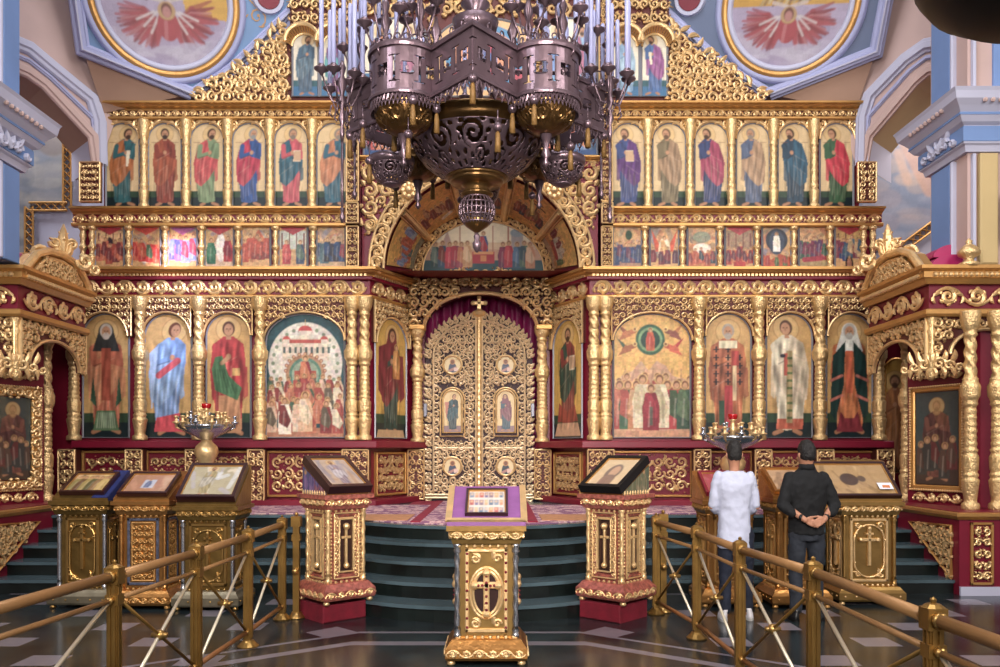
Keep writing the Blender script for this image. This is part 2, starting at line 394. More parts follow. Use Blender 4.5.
        # arms
        s.cap(x-sh*.9+lean, top-h*.08, x-sh*.75, y+h*.62, h*.03, robe); s.cap(x-sh*.75, y+h*.62, x-sh*.05+turn*w*.3, y+h*.66, h*.024, robe)
        s.cap(x-sh*.75, y+h*.60, x-sh*.1+turn*w*.3, y+h*.635, h*.006, dark, .5)
        s.ell(x+turn*w*.4, y+h*.67, h*.022, h*.026, skin)
        if item == 'book': s.rect(x+d*sh*.25, x+d*sh*.25+w*.75, y+h*.56, y+h*.70, '#e0c8a8'); s.rect(x+d*sh*.3, x+d*sh*.22+w*.75, y+h*.57, y+h*.69, '#c8a078')
        if item == 'scroll': s.poly([(x+d*w*.4, y+h*.7), (x+d*w*.8, y+h*.7), (x+d*w*.7, y+h*.5), (x+d*w*.45, y+h*.5)], '#ead9b8')
        # head
        s.rect(x-h*.02+lean, x+h*.02+lean, y+h*.82, y+h*.88, skin)
        if hood: s.ell(hx, hy-h*.005, hr*1.35, hr*1.6, hood); s.poly([(hx-hr*1.3, hy), (hx-sh*.9, top-h*.1), (hx+sh*.9, top-h*.1), (hx+hr*1.3, hy)], hood)
        s.ell(hx, hy+hr*.15, hr*1.05, hr*1.25, hair); s.ell(hx+turn*hr*.25, hy-hr*.05, hr*.75, hr*1.0, skin)
        if beard: s.ell(hx+turn*hr*.3, hy-hr*.75, hr*.62, hr*.6, hair)
        s.ell(hx+turn*hr*.3-hr*.28, hy+hr*.1, hr*.12, hr*.1, '#2a1810'); s.ell(hx+turn*hr*.3+hr*.28, hy+hr*.1, hr*.12, hr*.1, '#2a1810')
        s.cap(hx+turn*hr*.35, hy+hr*.05, hx+turn*hr*.4, hy-hr*.3, hr*.07, '#7a4a30', .7); s.X = X0
    def drape(s, x, y, w, h, top):
        """painted folds of cloth: strokes that fan out below the shoulders and hips"""
        u = (s.X-x)/w; v = (s.Y-y)/h; r = s.rs.rand(4)*6
        fan = u*(1.1+.5*(1-v)); f = np.sin(fan*7+2.2*np.sin(v*9+r[0])+r[1])*.6+np.sin(fan*13-v*16+r[2])*.4+np.sin(u*4+v*24+r[3])*.35
        m = np.clip((1.25-np.abs(u))*5, 0, 1)*np.clip((top-s.Y)/h*20, 0, 1)*np.clip((s.Y-y-h*.04)/h*30, 0, 1)
        s.A = s.A*(1+m*(.34*np.clip(f, -1, 1)-.1*np.abs(u)))[..., None]
    def mini(s, x, y, h, c, c2=None, halo=True, lean=0):
        w = h*.17; s.poly([(x-w, y), (x-w*1.1, y+h*.5), (x-w*.6+lean*h, y+h*.8), (x+w*.6+lean*h, y+h*.8), (x+w*1.1, y+h*.5), (x+w, y)], c)
        if c2: s.poly([(x-w, y+h*.3), (x-w*.8+lean*h, y+h*.78), (x+lean*h, y+h*.78), (x+w, y+h*.35), (x+w*.4, y+h*.15)], c2)
        s.cap(x-w*.3, y+h*.08, x-w*.1, y+h*.6, h*.02, '#f0e0c8', .18); s.cap(x+w*.4, y+h*.1, x+w*.3, y+h*.6, h*.02, '#20100c', .35)
        if halo: s.ell(x+lean*h, y+h*.89, h*.1, h*.1, '#dcae66', .7)
        s.ell(x+lean*h, y+h*.89, h*.07, h*.085, '#7a4c34'); s.ell(x+lean*h, y+h*.87, h*.05, h*.06, '#c89468')
    def mottle(s, amt=.3, c=3):
        """small painterly variation of the pigments"""
        for q in (c, c*2+1):
            k = s.rs.rand(s.ny//q+2, s.nx//q+2, 1)*1.0+s.rs.rand(s.ny//q+2, s.nx//q+2, 3)*.35; K = np.kron(k[..., 0], np.ones((q, q)))[:s.ny, :s.nx]
            s.A *= np.stack([np.kron(k[..., min(i, k.shape[2]-1)], np.ones((q, q)))[:s.ny, :s.nx] for i in range(3)], -1)*amt+(1-amt*.67)
    def hills(s, y, col, amp, n=7):
        pts = [(0, 0)]+[(s.w*i/n, y+amp*(s.rs.rand())) for i in range(n+1)]+[(s.w, 0)]; s.poly(pts, col)
YI = 12.6; YD = 13.7; XC = -.31
def X_(px, Y=12.6): return (px-500)*Y/F
def Z_(py, Y=12.6): return EYE+(HY-py)*Y/F
def along(path):
    """frames of every straight run of a plan path with its length"""
    r = []
    for a, c in zip(path[:-1], path[1:]): r.append((Frame((a[0], a[1], 0), (c[0]-a[0], c[1]-a[1], 0)), math.hypot(c[0]-a[0], c[1]-a[1])))
    return r
# ================================================================== FLOOR, STEPS, WALLS
def floormat():
    m = bpy.data.materials.new('polished_inlaid_stone'); m.use_nodes = True; n = m.node_tree; L = n.links; b = n.nodes['Principled BSDF']
    g = n.nodes.new('ShaderNodeNewGeometry'); sp = n.nodes.new('ShaderNodeSeparateXYZ'); L.new(g.outputs['Position'], sp.inputs[0])
    def mt(op, a, c=None, d=None):
        x = n.nodes.new('ShaderNodeMath'); x.operation = op
        for k, v in enumerate((a, c, d)):
            if v is None: continue
            if isinstance(v, (int, float)): x.inputs[k].default_value = v
            else: L.new(v, x.inputs[k])
        return x.outputs[0]
    X, Y = sp.outputs[0], sp.outputs[1]
    # side bays: diagonal checker of small light lozenges
    def tile(per, half, offx, offy):
        fx = mt('ABSOLUTE', mt('SUBTRACT', mt('FRACT', mt('DIVIDE', mt('ADD', X, offx), per)), .5)); fy = mt('ABSOLUTE', mt('SUBTRACT', mt('FRACT', mt('DIVIDE', mt('ADD', Y, offy), per)), .5))
        return fx, fy
    fx, fy = tile(.62, 0, 10.1, 10.0); sq = mt('MULTIPLY', mt('LESS_THAN', fx, .26), mt('LESS_THAN', fy, .26))
    par = mt('FLOOR', mt('DIVIDE', mt('ADD', X, 10.1), .62)); par2 = mt('FLOOR', mt('DIVIDE', mt('ADD', Y, 10.0), .62))
    chk = mt('LESS_THAN', mt('MODULO', mt('ADD', par, par2), 2.0), .5)
    sides = mt('GREATER_THAN', mt('ABSOLUTE', mt('ADD', X, .25)), 1.95)
    t1 = mt('MULTIPLY', mt('MULTIPLY', sq, chk), sides)
    # centre: curved light bands echoing the steps (distance from the bulge centre)
    xx = mt('ADD', X, .27); ax = mt('ABSOLUTE', xx)
    bend = mt('MULTIPLY', mt('MAXIMUM', mt('SUBTRACT', ax, 1.0), 0.0), .75)
    yy = mt('SUBTRACT', mt('MULTIPLY', mt('ADD', Y, bend), 1.0), 0.0)
    b1 = mt('LESS_THAN', mt('ABSOLUTE', mt('SUBTRACT', yy, 7.42)), .035); b2 = mt('LESS_THAN', mt('ABSOLUTE', mt('SUBTRACT', yy, 7.0)), .07)
    noside = mt('LESS_THAN', ax, 3.6)
    dia = mt('ADD', mt('ABSOLUTE', mt('SUBTRACT', mt('ABSOLUTE', mt('SUBTRACT', ax, .0)), 1.25)), mt('MULTIPLY', mt('ABSOLUTE', mt('SUBTRACT', Y, 7.42)), 1.0)); t3 = mt('LESS_THAN', dia, .24)
    lt = mt('MINIMUM', mt('ADD', mt('ADD', t1, mt('MULTIPLY', mt('MAXIMUM', b1, b2), noside)), t3), 1.0)
    nz = n.nodes.new('ShaderNodeTexNoise'); nz.inputs['Scale'].default_value = 3; nz.inputs['Detail'].default_value = 8; L.new(g.outputs['Position'], nz.inputs['Vector'])
    r = n.nodes.new('ShaderNodeValToRGB'); r.color_ramp.elements[0].position = .35; r.color_ramp.elements[1].position = .7
    r.color_ramp.elements[0].color = (*lin('#15191c'), 1); r.color_ramp.elements[1].color = (*lin('#2b3538'), 1); L.new(nz.outputs['Fac'], r.inputs['Fac'])
    r2 = n.nodes.new('ShaderNodeValToRGB'); r2.color_ramp.elements[0].color = (*lin('#615c66'), 1); r2.color_ramp.elements[1].color = (*lin('#8f878e'), 1); L.new(nz.outputs['Fac'], r2.inputs['Fac'])
    mx = n.nodes.new('ShaderNodeMix'); mx.data_type = 'RGBA'; L.new(lt, mx.inputs[0]); L.new(r.outputs[0], mx.inputs[6]); L.new(r2.outputs[0], mx.inputs[7]); L.new(mx.outputs[2], b.inputs['Base Color'])
    b.inputs['Roughness'].default_value = .2; b.inputs['Specular IOR Level'].default_value = .35
    return m
M['floor'] = floormat()
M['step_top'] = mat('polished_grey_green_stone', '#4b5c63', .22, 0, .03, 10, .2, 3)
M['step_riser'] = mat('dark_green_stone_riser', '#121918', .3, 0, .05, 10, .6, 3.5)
m_ = MB(); m_.box(-14, 14, -4, 18, -.2, 0); struct('floor', m_, M['floor'])
# steps: straight flanks and a round bulge in front of the doors
def step_outline(k):
    yf = 9.42+.33*k; R = 1.86; cy = yf+.25; cx = -.25; pts = []
    a0 = math.asin((cy-yf)/R)
    pts.append((-5.1 if k else -5.1, yf)); n = 28
    for i in range(n+1): a = PI+a0+(PI-2*a0)*i/n; pts.append((cx+R*math.cos(a), cy+R*math.sin(a)))
    pts.append((5.1, yf)); pts += [(6.6, yf+.0), (6.6, 14.6), (-6.6, 14.6), (-6.6, yf)]
    return pts
STEPS = thing('altar_steps', 'five dark green stone steps bulging outward before the royal doors', 'steps', (-.25, 11, 0))
for k in range(5):
    pts = step_outline(k); z0, z1 = .16*k, .16*(k+1)
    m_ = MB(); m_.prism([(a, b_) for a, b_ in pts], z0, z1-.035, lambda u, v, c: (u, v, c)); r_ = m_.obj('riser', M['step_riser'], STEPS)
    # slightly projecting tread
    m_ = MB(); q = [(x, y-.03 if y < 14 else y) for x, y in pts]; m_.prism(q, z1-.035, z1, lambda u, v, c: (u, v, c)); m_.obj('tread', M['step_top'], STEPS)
# carpet on the platform
def carpetmat():
    m = bpy.data.materials.new('woven_rose_carpet'); m.use_nodes = True; n = m.node_tree; L = n.links; b = n.nodes['Principled BSDF']
    t = n.nodes.new('ShaderNodeTexCoord'); v = n.nodes.new('ShaderNodeTexVoronoi'); v.inputs['Scale'].default_value = 7; L.new(t.outputs['Object'], v.inputs['Vector'])
    w = n.nodes.new('ShaderNodeTexNoise'); w.inputs['Scale'].default_value = 22; L.new(t.outputs['Object'], w.inputs['Vector'])
    a = n.nodes.new('ShaderNodeMath'); a.operation = 'ADD'; L.new(v.outputs['Distance'], a.inputs[0]); L.new(w.outputs['Fac'], a.inputs[1])
    r = n.nodes.new('ShaderNodeValToRGB'); r.color_ramp.interpolation = 'CONSTANT'; el = r.color_ramp.elements
    el[0].color = (*lin('#bc8490'), 1); el[1].position = .85; el[1].color = (*lin('#d8b2ac'), 1); x = el.new(1.0); x.color = (*lin('#8a5a78'), 1); x = el.new(.7); x.color = (*lin('#cfaeb0'), 1)
    L.new(a.outputs[0], r.inputs['Fac']); L.new(r.outputs[0], b.inputs['Base Color']); b.inputs['Roughness'].default_value = .95; return m
M['carpet'] = carpetmat(); M['carpet_red'] = mat('carpet_red_border', '#8c2038', .95, 0, .1, 60, .2, 20); M['carpet_tan'] = mat('carpet_tan_ground', '#b8835c', .95, 0, .1, 60, .2, 20)
cp = thing('carpet', 'rose and tan patterned carpet covering the platform before the doors', 'carpet', (-.3, 12, .8))
pl = step_outline(4); pts = [(x*.0+x, y+.14 if y < 14 else 12.55) for x, y in pl[:-4]]; pts = [(-4.9, pts[0][1])]+pts[1:-1]+[(4.9, pts[-1][1]), (4.9, 12.55), (-4.9, 12.55)]
m_ = MB(); m_.prism(pts, .801, .812, lambda u, v, c: (u, v, c)); m_.obj('pile', M['carpet'], cp)
m_ = MB(); m_.box(-.3-.62, -.3+.62, 9.5, 13.4, .812, .822); m_.obj('runner', M['carpet'], cp)
m_ = MB()
for s_ in (-1, 1): m_.box(-.3+s_*.68-.06, -.3+s_*.68+.06, 9.5, 13.4, .812, .824)
m_.box(-1.4, -.98, 12.6, 13.5, .805, .812); m_.obj('border', M['carpet_red'], cp)
for s_ in (-1, 1): m_ = MB(); m_.box(-.3+s_*1.35-.55, -.3+s_*1.35+.55, 9.75, 10.6, .812, .82); m_.obj('tan_field', M['carpet_tan'], cp)

# ---------------------------------------------------------------- walls
class Plane:
    def __init__(s, p, n): s.p = Vector(p); s.n = Vector(n).normalized()
    def at(s, px, py, off=0):
        d = Vector(((px-500)/F, 1, (HY-py)/F)); o = Vector((0, 0, EYE)); t = ((s.p+s.n*off)-o).dot(s.n)/d.dot(s.n); return tuple(o+d*t)
def ext(mb, pl, pts, o0, o1):
    """outline seen at pts laid on a wall plane and given thickness along its normal"""
    A = [Vector(pl.at(*q)) for q in pts]; n = len(A); V = [tuple(a+pl.n*o0) for a in A]+[tuple(a+pl.n*o1) for a in A]
    mb.add(V, [tuple(range(n))[::-1], tuple(range(n, 2*n))]+[(i, (i+1) % n, n+(i+1) % n, n+i) for i in range(n)])
def bandline(mb, pl, line, w, o0, o1):
    """moulding of real width w following a line on the plane"""
    A = [Vector(pl.at(*q)) for q in line]; n = len(A); V = []
    for i in range(n):
        d1 = (A[i]-A[i-1]).normalized() if i else None; d2 = (A[i+1]-A[i]).normalized() if i < n-1 else d1
        d1 = d1 or d2; s1, s2 = d1.cross(pl.n).normalized(), d2.cross(pl.n).normalized(); m = (s1+s2).normalized(); m = m/max(.4, m.dot(s1))
        for f_, o in ((-.5, o0), (-.5, o1*.4), (-.36, o1*.5), (-.3, o1), (.1, o1), (.2, o1*.7), (.4, o1*.6), (.5, o1*.3), (.5, o0)): V.append(tuple(A[i]+m*w*f_+pl.n*o))
    mb.add(V, [(9*i+j, 9*i+j+1, 9*i+j+10, 9*i+j+9) for i in range(n-1) for j in range(8)])
# end wall behind the screen
m_ = MB(); m_.box(-9, 9, 14.9, 15.1, 0, 14); struct('wall_back', m_, M['lilac'])
M['medal'] = mat('pendentive_blue_grey', '#7591b4', .7, 0, .05, 8, .06, 2)
M['medal_r'] = mat('pendentive_grey_blue', '#66718a', .7, 0, .05, 8, .06, 2)
M['arab'] = mat('ochre_arabesque', '#b58e68', .7, 0)
for side in (0, 1):
    mx = (lambda x: x) if side == 0 else (lambda x: 960-x+(x-100)*.0)
    sg = -1 if side == 0 else 1; nm = 'left' if side == 0 else 'right'
    # pendentive: sloping panel with medallion
    PP = Plane((sg*4.6, 12.75, 7.1), (-sg*.35, -.85, -.35))
    Pn = [(-60, -60), (60, -60), (76, 0), (83, 50), (192, 94), (232, 68), (305, -3), (340, -60)] if side == 0 else [(1020, -60), (902, -60), (886, 0), (876, 52), (770, 94), (722, 64), (650, -3), (610, -60)]
    m_ = MB(); ext(m_, PP, Pn[1:], -.12, 0); m_.obj('ceiling', M['medal' if side == 0 else 'medal_r'], None)['kind'] = 'structure'
    edge = Pn[1:]
    m_ = MB(); bandline(m_, PP, [edge[0], edge[1], edge[2], edge[3]], .2, -.02, .12); bandline(m_, PP, [edge[3], edge[4], edge[5], edge[6]], .15, -.02, .1); struct('trim_%d' % (1+side*10), m_, M['lilac'])
    m_ = MB(); bandline(m_, PP, [edge[0], edge[1], edge[2], edge[3]], .05, .1, .16); bandline(m_, PP, [edge[3], edge[4], edge[5], edge[6]], .04, .08, .13); struct('trim_%d' % (2+side*10), m_, M['white'])
    # arabesque painting
    A0 = PP.at(*edge[1]); 
    c = Vector(PP.at(165 if side == 0 else 790, 0 if side == 0 else 5)); U = Vector((1, 0, 0)); U = (U-PP.n*U.dot(PP.n)).normalized(); Vv = PP.n.cross(U); Vv = Vv if Vv.z > 0 else -Vv
    fr = Frame(c, U, Vv, PP.n); R0 = (Vector(PP.at(165+78 if side == 0 else 790+75, 5))-c).length
    inv = lambda px, py: ((Vector(PP.at(px, py))-c).dot(U), (Vector(PP.at(px, py))-c).dot(Vv))
    E2 = [inv(*q) for q in edge]
    def inside(x, y):
        r = False
        for (x1, y1), (x2, y2) in zip(E2, E2[1:]+E2[:1]):
            if (y1 > y) != (y2 > y) and x < (x2-x1)*(y-y1)/(y2-y1)+x1: r = not r
        return r
    def msk(x, y): return math.hypot(x, y) > R0+.16 and all(inside(x+a, y+b_) for a in (-.17, .17) for b_ in (-.17, .17))
    xs = [q[0] for q in E2]; ys = [q[1] for q in E2]; o = Orn(600+side); o.fill(min(xs), max(xs), min(ys), max(ys), .3, msk, False, .002, .1, 3); o.obj('trim_%d' % (3+side*10), M['arab'], None, fr.sub(0, 0, .006))['kind'] = 'structure'
    # medallion
    t = thing('ceiling_medallion', 'large round painting of a red-winged angel on clouds, upper %s' % nm, 'medallion', tuple(c))
    Ri = R0*.80
    p = Paint(2*Ri, 2*Ri, 75, '#b9a8c6', 610+side); q = Ri; r = random.Random(3)
    for k in range(26): p.ell(r.uniform(0, 2*q), r.uniform(0, q*.7), q*r.uniform(.12, .3), q*r.uniform(.08, .18), r.choice(['#d4cadc', '#a898bc', '#c8b8cc', '#8f86a8']), .6)
    p.rect(0, 2*q, q*1.0, 2*q, '#e0a628') if side else p.poly([(q*1.3, q*.8), (q*2, q*.7), (q*2, q*2), (q*1.2, q*2)], '#e8b030')
    yc = q*.62
    p.poly([(q*.62, q*1.1), (q*.5, q*1.5), (q*.7, q*2), (q*1.4, q*2), (q*1.5, q*1.4), (q*1.35, q*1.05)], '#8a6a64'); p.poly([(q*1.35, q*1.1), (q*1.6, q*1.5), (q*1.5, q*2), (q*1.25, q*2)], '#c8c8dc')
    for k in range(11): p.cap(q*(.5+.07*k), q*(1.0+.02*(k % 3)), q*(.75+.07*k), q*(1.5+.04*(k % 4)), q*.022, ['#b9a878', '#7c6450', '#d0c49a', '#6a4c4c'][k % 4], .7)
    for s2 in (-1, 1):
        for k in range(30):
            an = .62-1.75*(k/29)+r.uniform(-.06, .06); L_ = q*(.9-.42*(k/29))*r.uniform(.85, 1.05); x2 = q+s2*L_*math.cos(an); y2 = yc+L_*math.sin(an)*.72-q*.03
            p.cap(q+s2*q*.08, yc-q*.02, (q+s2*q*.08+x2)/2, (yc+y2)/2+q*.06, q*.05, ['#a8303c', '#bc4450', '#8c2432', '#c86a6c'][k % 4], .75, q*.055); p.cap((q+s2*q*.08+x2)/2, (yc+y2)/2+q*.06, x2, y2, q*.05, ['#a8303c', '#bc4450', '#8c2432', '#c8787c'][k % 4], .75, q*.018)
        for k in range(3): p.cap(q+s2*q*(.1+.05*k), yc+q*.2, q+s2*q*(.28+.1*k), yc-q*(.12-.1*k), q*.018, '#e6d6d2', .8)
        p.cap(q+s2*q*.05, yc+q*.36, q+s2*q*.28, yc+q*.42, q*.03, '#dcc8c0', .8)
    p.ell(q, yc, q*.17, q*.24, '#b83c48'); p.cap(q-.03, yc+q*.05, q-.05, yc-q*.2, q*.03, '#d87c80', .7); p.ell(q, yc+q*.22, q*.14, q*.14, '#cda26a'); p.ell(q, yc+q*.23, q*.085, q*.11, '#7a4030'); p.ell(q, yc+q*.2, q*.065, q*.085, '#c8847c')
    for k in range(24): p.ell(r.uniform(0, 2*q), r.uniform(0, q*.35), q*r.uniform(.1, .25), q*r.uniform(.04, .1), r.choice(['#d4cadc', '#b0a0c0', '#c0b4cc']), .45)
    p.A *= .72; p.noise(.08); p.obj('painting', t, fr.sub(-Ri, -Ri), lambda X, Y: (X-Ri)**2+(Y-Ri)**2 < Ri*Ri, .02)
    def rg(name, r_, w, m):
        k = MB(); V = []
        for i in range(64):
            a = 2*PI*i/64
            for rr, cc in ((r_-w, .0), (r_-w*.6, .06), (r_, .09), (r_+w*.6, .06), (r_+w, 0)): V.append(fr(rr*math.cos(a), rr*math.sin(a), cc))
        k.add(V, [(5*i+j, 5*i+j+1, 5*((i+1) % 64)+j+1, 5*((i+1) % 64)+j) for i in range(64) for j in range(4)]); k.obj(name, m, t, True)
    rg('inner_ring', R0*.835, .055, M['white']); rg('gilt_ring', R0*.905, .075, M['gilt']) if 'gilt' in M else rg('gilt_ring', R0*.905, .075, M['gold2']); rg('outer_ring', R0*.985, .06, M['lilac'])
    # small red roundel near the top
    cc = PP.at(268 if side == 0 else 690, -3 if side == 0 else -1); f2 = Frame(cc, U, Vv, PP.n)
    k = MB(); k.lathe([(.0001, 0.01), (.16, .01), (.17, .05)], 24, f=lambda x, y, z: f2(x, y, z)); t2 = tag(k.obj('roundel', M['red'], None), 'small crimson roundel on the painted vault, upper %s' % nm, 'roundel')
    k = MB(); k.lathe([(.17, .0), (.18, .06), (.23, .06), (.25, 0)], 24, f=lambda x, y, z: f2(x, y, z)); k.obj('rim', M['white'], t2)
    # oblique side wall with chamfered arch opening
    PW = Plane((-6.05, 12.4, 6) if side == 0 else (5.5, 12.45, 6), (-sg*1, -1, 0)); DV = Vector((sg, 1, 0)).normalized()
    if side == 0:
        wall = [(100, 165), (116, 118), (96, 52), (84, -80), (-40, -80), (-40, 40), (28, 72), (45, 84), (98, 134), (101, 165)]
        inner = [(-40, 45), (28, 73), (45, 85), (93, 137), (97, 166)]; outer = [(-40, 20), (30, 49), (55, 70), (92, 100), (99, 122), (100, 165)]
    else:
        wall = [(857, 170), (842, 118), (866, 53), (878, -80), (1060, -80), (1060, 40), (925, 68), (912, 80), (862, 135), (860, 170)]
        inner = [(1060, 45), (928, 70), (914, 82), (868, 137), (863, 166)]; outer = [(1060, 20), (925, 46), (905, 60), (870, 96), (863, 118), (862, 165)]
    m_ = MB(); ext(m_, PW, wall, -.05, 0); struct('wall_%s' % nm, m_, M['peach'])
    m_ = MB(); bandline(m_, PW, outer, .2, 0, .1); struct('trim_%d' % (4+side*10), m_, M['white'])
    m_ = MB(); bandline(m_, PW, inner, .17, 0, .08); struct('trim_%d' % (5+side*10), m_, M['peach'])
    mid = [((a+c_)/2, (b_+d)/2) for (a, b_), (c_, d) in zip(inner, outer[:4]+[outer[-1]])]; m_ = MB(); bandline(m_, PW, mid, .07, 0, .05); struct('trim_%d' % (6+side*10), m_, M['lilac'])
    # soffit through the wall thickness
    m_ = MB()
    for a, c_ in zip(inner[:-1], inner[1:]):
        A_, B_ = Vector(PW.at(*a)), Vector(PW.at(*c_)); m_.add([tuple(A_), tuple(B_), tuple(B_+DV*.95), tuple(A_+DV*.95)], [(0, 1, 2, 3)])
    m_.obj('wall_soffit_%s' % nm, M['soffit' if side == 0 else 'ochre'], None)['kind'] = 'structure'  # right soffit takes ochre to put its warm lit look into the colour
    m_ = MB(); P1 = Vector(PW.at(*inner[-2])); P2 = Vector((P1.x, P1.y, 5.9)); m_.add([tuple(P1), tuple(P2), tuple(P2+DV*.95), tuple(P1+DV*.95)], [(0, 1, 2, 3)]); struct('wall_jamb_%s' % nm, m_, M['white'])
    # brown underside between pendentive and screen
    e0, e1 = (edge[2], edge[3]); A_, B_ = Vector(PP.at(*e0)), Vector(PP.at(*e1)); C_ = Vector(PW.at(104 if side == 0 else 855, 113))
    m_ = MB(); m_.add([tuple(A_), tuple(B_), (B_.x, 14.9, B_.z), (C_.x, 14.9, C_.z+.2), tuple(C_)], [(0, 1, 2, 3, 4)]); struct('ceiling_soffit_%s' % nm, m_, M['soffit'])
    # aisle wall beyond the opening, its mural with a gilt border
    x_ = sg*8.2 if side == 0 else 8.0
    m_ = MB(); m_.box(min(sg*5.6, sg*12), max(sg*5.6, sg*12), 14.6, 14.8, 0, 10); struct('wall_aisle_%s' % nm, m_, M['white'])
    YM = 14.5; XM = lambda px: X_(px, YM); ZM = lambda py: Z_(py, YM)
    if side == 0: out_ = [(-40, 60), (68, 60), (68, 207), (30, 207), (30, 258), (-40, 258)]
    else: out_ = [(850, 60), (1010, 60), (1010, 190), (935, 224), (905, 246), (850, 246)]
    xs = [XM(q[0]) for q in out_]; zs = [ZM(q[1]) for q in out_]; w, h = max(xs)-min(xs), max(zs)-min(zs); p = Paint(w, h, 40, '#7c8290' if side == 0 else '#8494b4', 630+side); r = random.Random(5+side)
    cl = ['#a8a29c', '#8f8f96', '#bdb4a4', '#5c6470'] if side == 0 else ['#c8b4b4', '#a8acc4', '#d8bca8', '#7484ac', '#b8a8b4']
    for k in range(160): p.ell(r.uniform(0, w), r.uniform(0, h), r.uniform(.1, .4), r.uniform(.06, .18), r.choice(cl), .35)
    if side == 0: p.ell(w*.78, h*.72, .22, .3, '#5a4a48', .8); p.ell(w*.86, h*.6, .3, .3, '#7a6a64', .8)
    else: p.cap(w*.35, h*.55, w*.5, h*.3, .12, '#d8a890', .7); p.cap(w*.3, h*.5, w*.36, h*.35, .08, '#e0b8a0', .6)
    P2_ = [(a-min(xs), c_-min(zs)) for a, c_ in zip(xs, zs)]
    def mk(X, Y):
        ins = np.zeros(X.shape, bool)
        for (x1, y1), (x2, y2) in zip(P2_, P2_[1:]+P2_[:1]):
            if y1 != y2: ins ^= (Y > min(y1, y2)) & (Y <= max(y1, y2)) & (X < (x2-x1)*(Y-y1)/(y2-y1)+x1)
        return ins
    fm_ = Frame((min(xs), YM, min(zs)), (1, 0, 0)); t = thing('mural', 'cloudy sky mural with stepped gilt border on the %s aisle wall' % nm, 'mural', (sum(xs)/len(xs), YM, min(zs)))
    p.noise(.06); p.obj('painting', t, fm_, mk, .0)
    k = MB(); L_ = P2_+[P2_[0]]
    for a, c_ in zip(L_[:-1], L_[1:]):
        d = np.array(c_)-np.array(a); Ln = np.linalg.norm(d); d /= Ln; nr = np.array([-d[1], d[0]])
        for off in (-.07, .07): k.tube([fm_(a[0]+nr[0]*off, a[1]+nr[1]*off, .03), fm_(c_[0]+nr[0]*off, c_[1]+nr[1]*off, .03)], .02, 6)
        for i in range(int(Ln/.14)):
            q0 = np.array(a)+d*(i*.14); k.tube([fm_(*(q0-nr*.07), .03), fm_(*(q0+d*.14+nr*.07), .03)], .014, 4); k.tube([fm_(*(q0+nr*.07), .03), fm_(*(q0+d*.14-nr*.07), .03)], .014, 4)
    k.obj('gilt_border', M['gold2'], t)
# ---------------------------------------------------------------- near piers with entablatures
def pier(side):
    sg = -1 if side == 0 else 1; nm = ('left', 'right')[side]
    if side: PX = [(8.2, 10.85), (5.7, 10.85), (5.7, 10.0), (8.2, 10.0)]; ztop, zb = 5.94, 5.3
    else: PX = [(-8.0, 9.2), (-5.86, 9.2), (-5.86, 10.0), (-8.0, 10.0)]; ztop, zb = 5.73, 5.07
    k = MB(); k.prism(PX, 3.9, 9.8, lambda u, v, c: (u, v, c)); struct('wall_pier_%s' % nm, k, M['peach' if side else 'lilac'])
    H_ = ztop-zb; prof = [(0, zb-.03), (.05, zb-.03), (.07, zb+.04), (.1, zb+.06), (.1, zb+.27), (.15, zb+.3), (.19, zb+.36), (.19, zb+.4), (.24, zb+.46), (.3, zb+.52), (.32, ztop-.04), (.34, ztop), (0, ztop)]
    k = MB(); k.sweep(prof, PX); struct('trim_%d' % (20+side*5), k, M['white'])
    k = MB(); k.sweep([(.09, zb+.08), (.112, zb+.08), (.112, zb+.26), (.09, zb+.26)], PX); k.sweep([(.18, zb+.365), (.2, zb+.365), (.2, zb+.395), (.18, zb+.395)], PX); struct('trim_%d' % (21+side*5), k, M['bluewall'])
    # stucco sprays on the frieze
    o = Orn(640+side)
    for fr, L in along(PX):
        for c_ in ([L/2] if L < 3 else [1.0, 2.4, 3.8, L-.6]):
            w_ = .45; oo = Orn(641)
            for s_ in (-1, 1):
                oo.spiral(s_*w_*.35, .12, .08, 0, s_, 1.2, .3, 12, .05); oo.leaf(s_*.05, .08, PI/2-s_*1.2, w_*.8, .035, .05, s_*.5); oo.spiral(s_*w_*.75, .08, .055, 0, -s_, 1.2, .3, 12, .05); oo.leaf(0, .06, PI/2-s_*.4, .2, .04, .05, 0)
            oo.berry(0, .13, .06, .06, 7); f2 = fr.sub(c_, zb+.05, .115); oo.mb(f2).obj('trim_%d' % (22+side*5), M['white'], None)['kind'] = 'structure'
        eg = MB(); n_ = int(L/.09)
        for i in range(n_): eg.ball(tuple(fr((i+.5)*L/n_, zb+.5, .29)), .03, 6, 4)
        eg.obj('trim_%d' % (23+side*5), M['peach'], None)['kind'] = 'structure'
    # blue pilasters above and below
    k = MB(); kw = MB(); ko = MB()
    for fr, L in along(PX):
        for (z0, z1) in ((3.9, zb-.05), (ztop+.02, 9.7)):
            if side and L > 2 and fr.u[0] > 0: S_ = ((.3, .42), (1.3, 1.6)) if z0 > 5 else (); O_ = ((.12, .34),) if z0 < 5 else (); Wt = ((.04, .08), (.5, .56), (.62, .66), (1.1, 1.15))
            elif L < 1: S_ = ((.08, .52) if side else (.42, .74),); O_ = (); Wt = ((.56, .61) if side else (.33, .38),)
            elif not side and fr.u[0] > 0: S_ = ((1.75, 2.05),); O_ = (); Wt = ((1.6, 1.66),)
            else: S_ = (); O_ = (); Wt = ()
            for a, c in S_: k.fbox(fr, a, c, z0, z1, 0, .04, .01)
            for a, c in Wt: kw.fbox(fr, a, c, z0, z1, 0, .06, .01)
            for a, c in O_: ko.fbox(fr, a, c, z0, z1, 0, .08, .02)
    struct('trim_%d' % (24+side*5), k, M['bluewall']); struct('trim_%d' % (40+side), kw, M['white'])
    if ko.V: struct('trim_%d' % (42+side), ko, M['ochre'])
pier(0); pier(1)
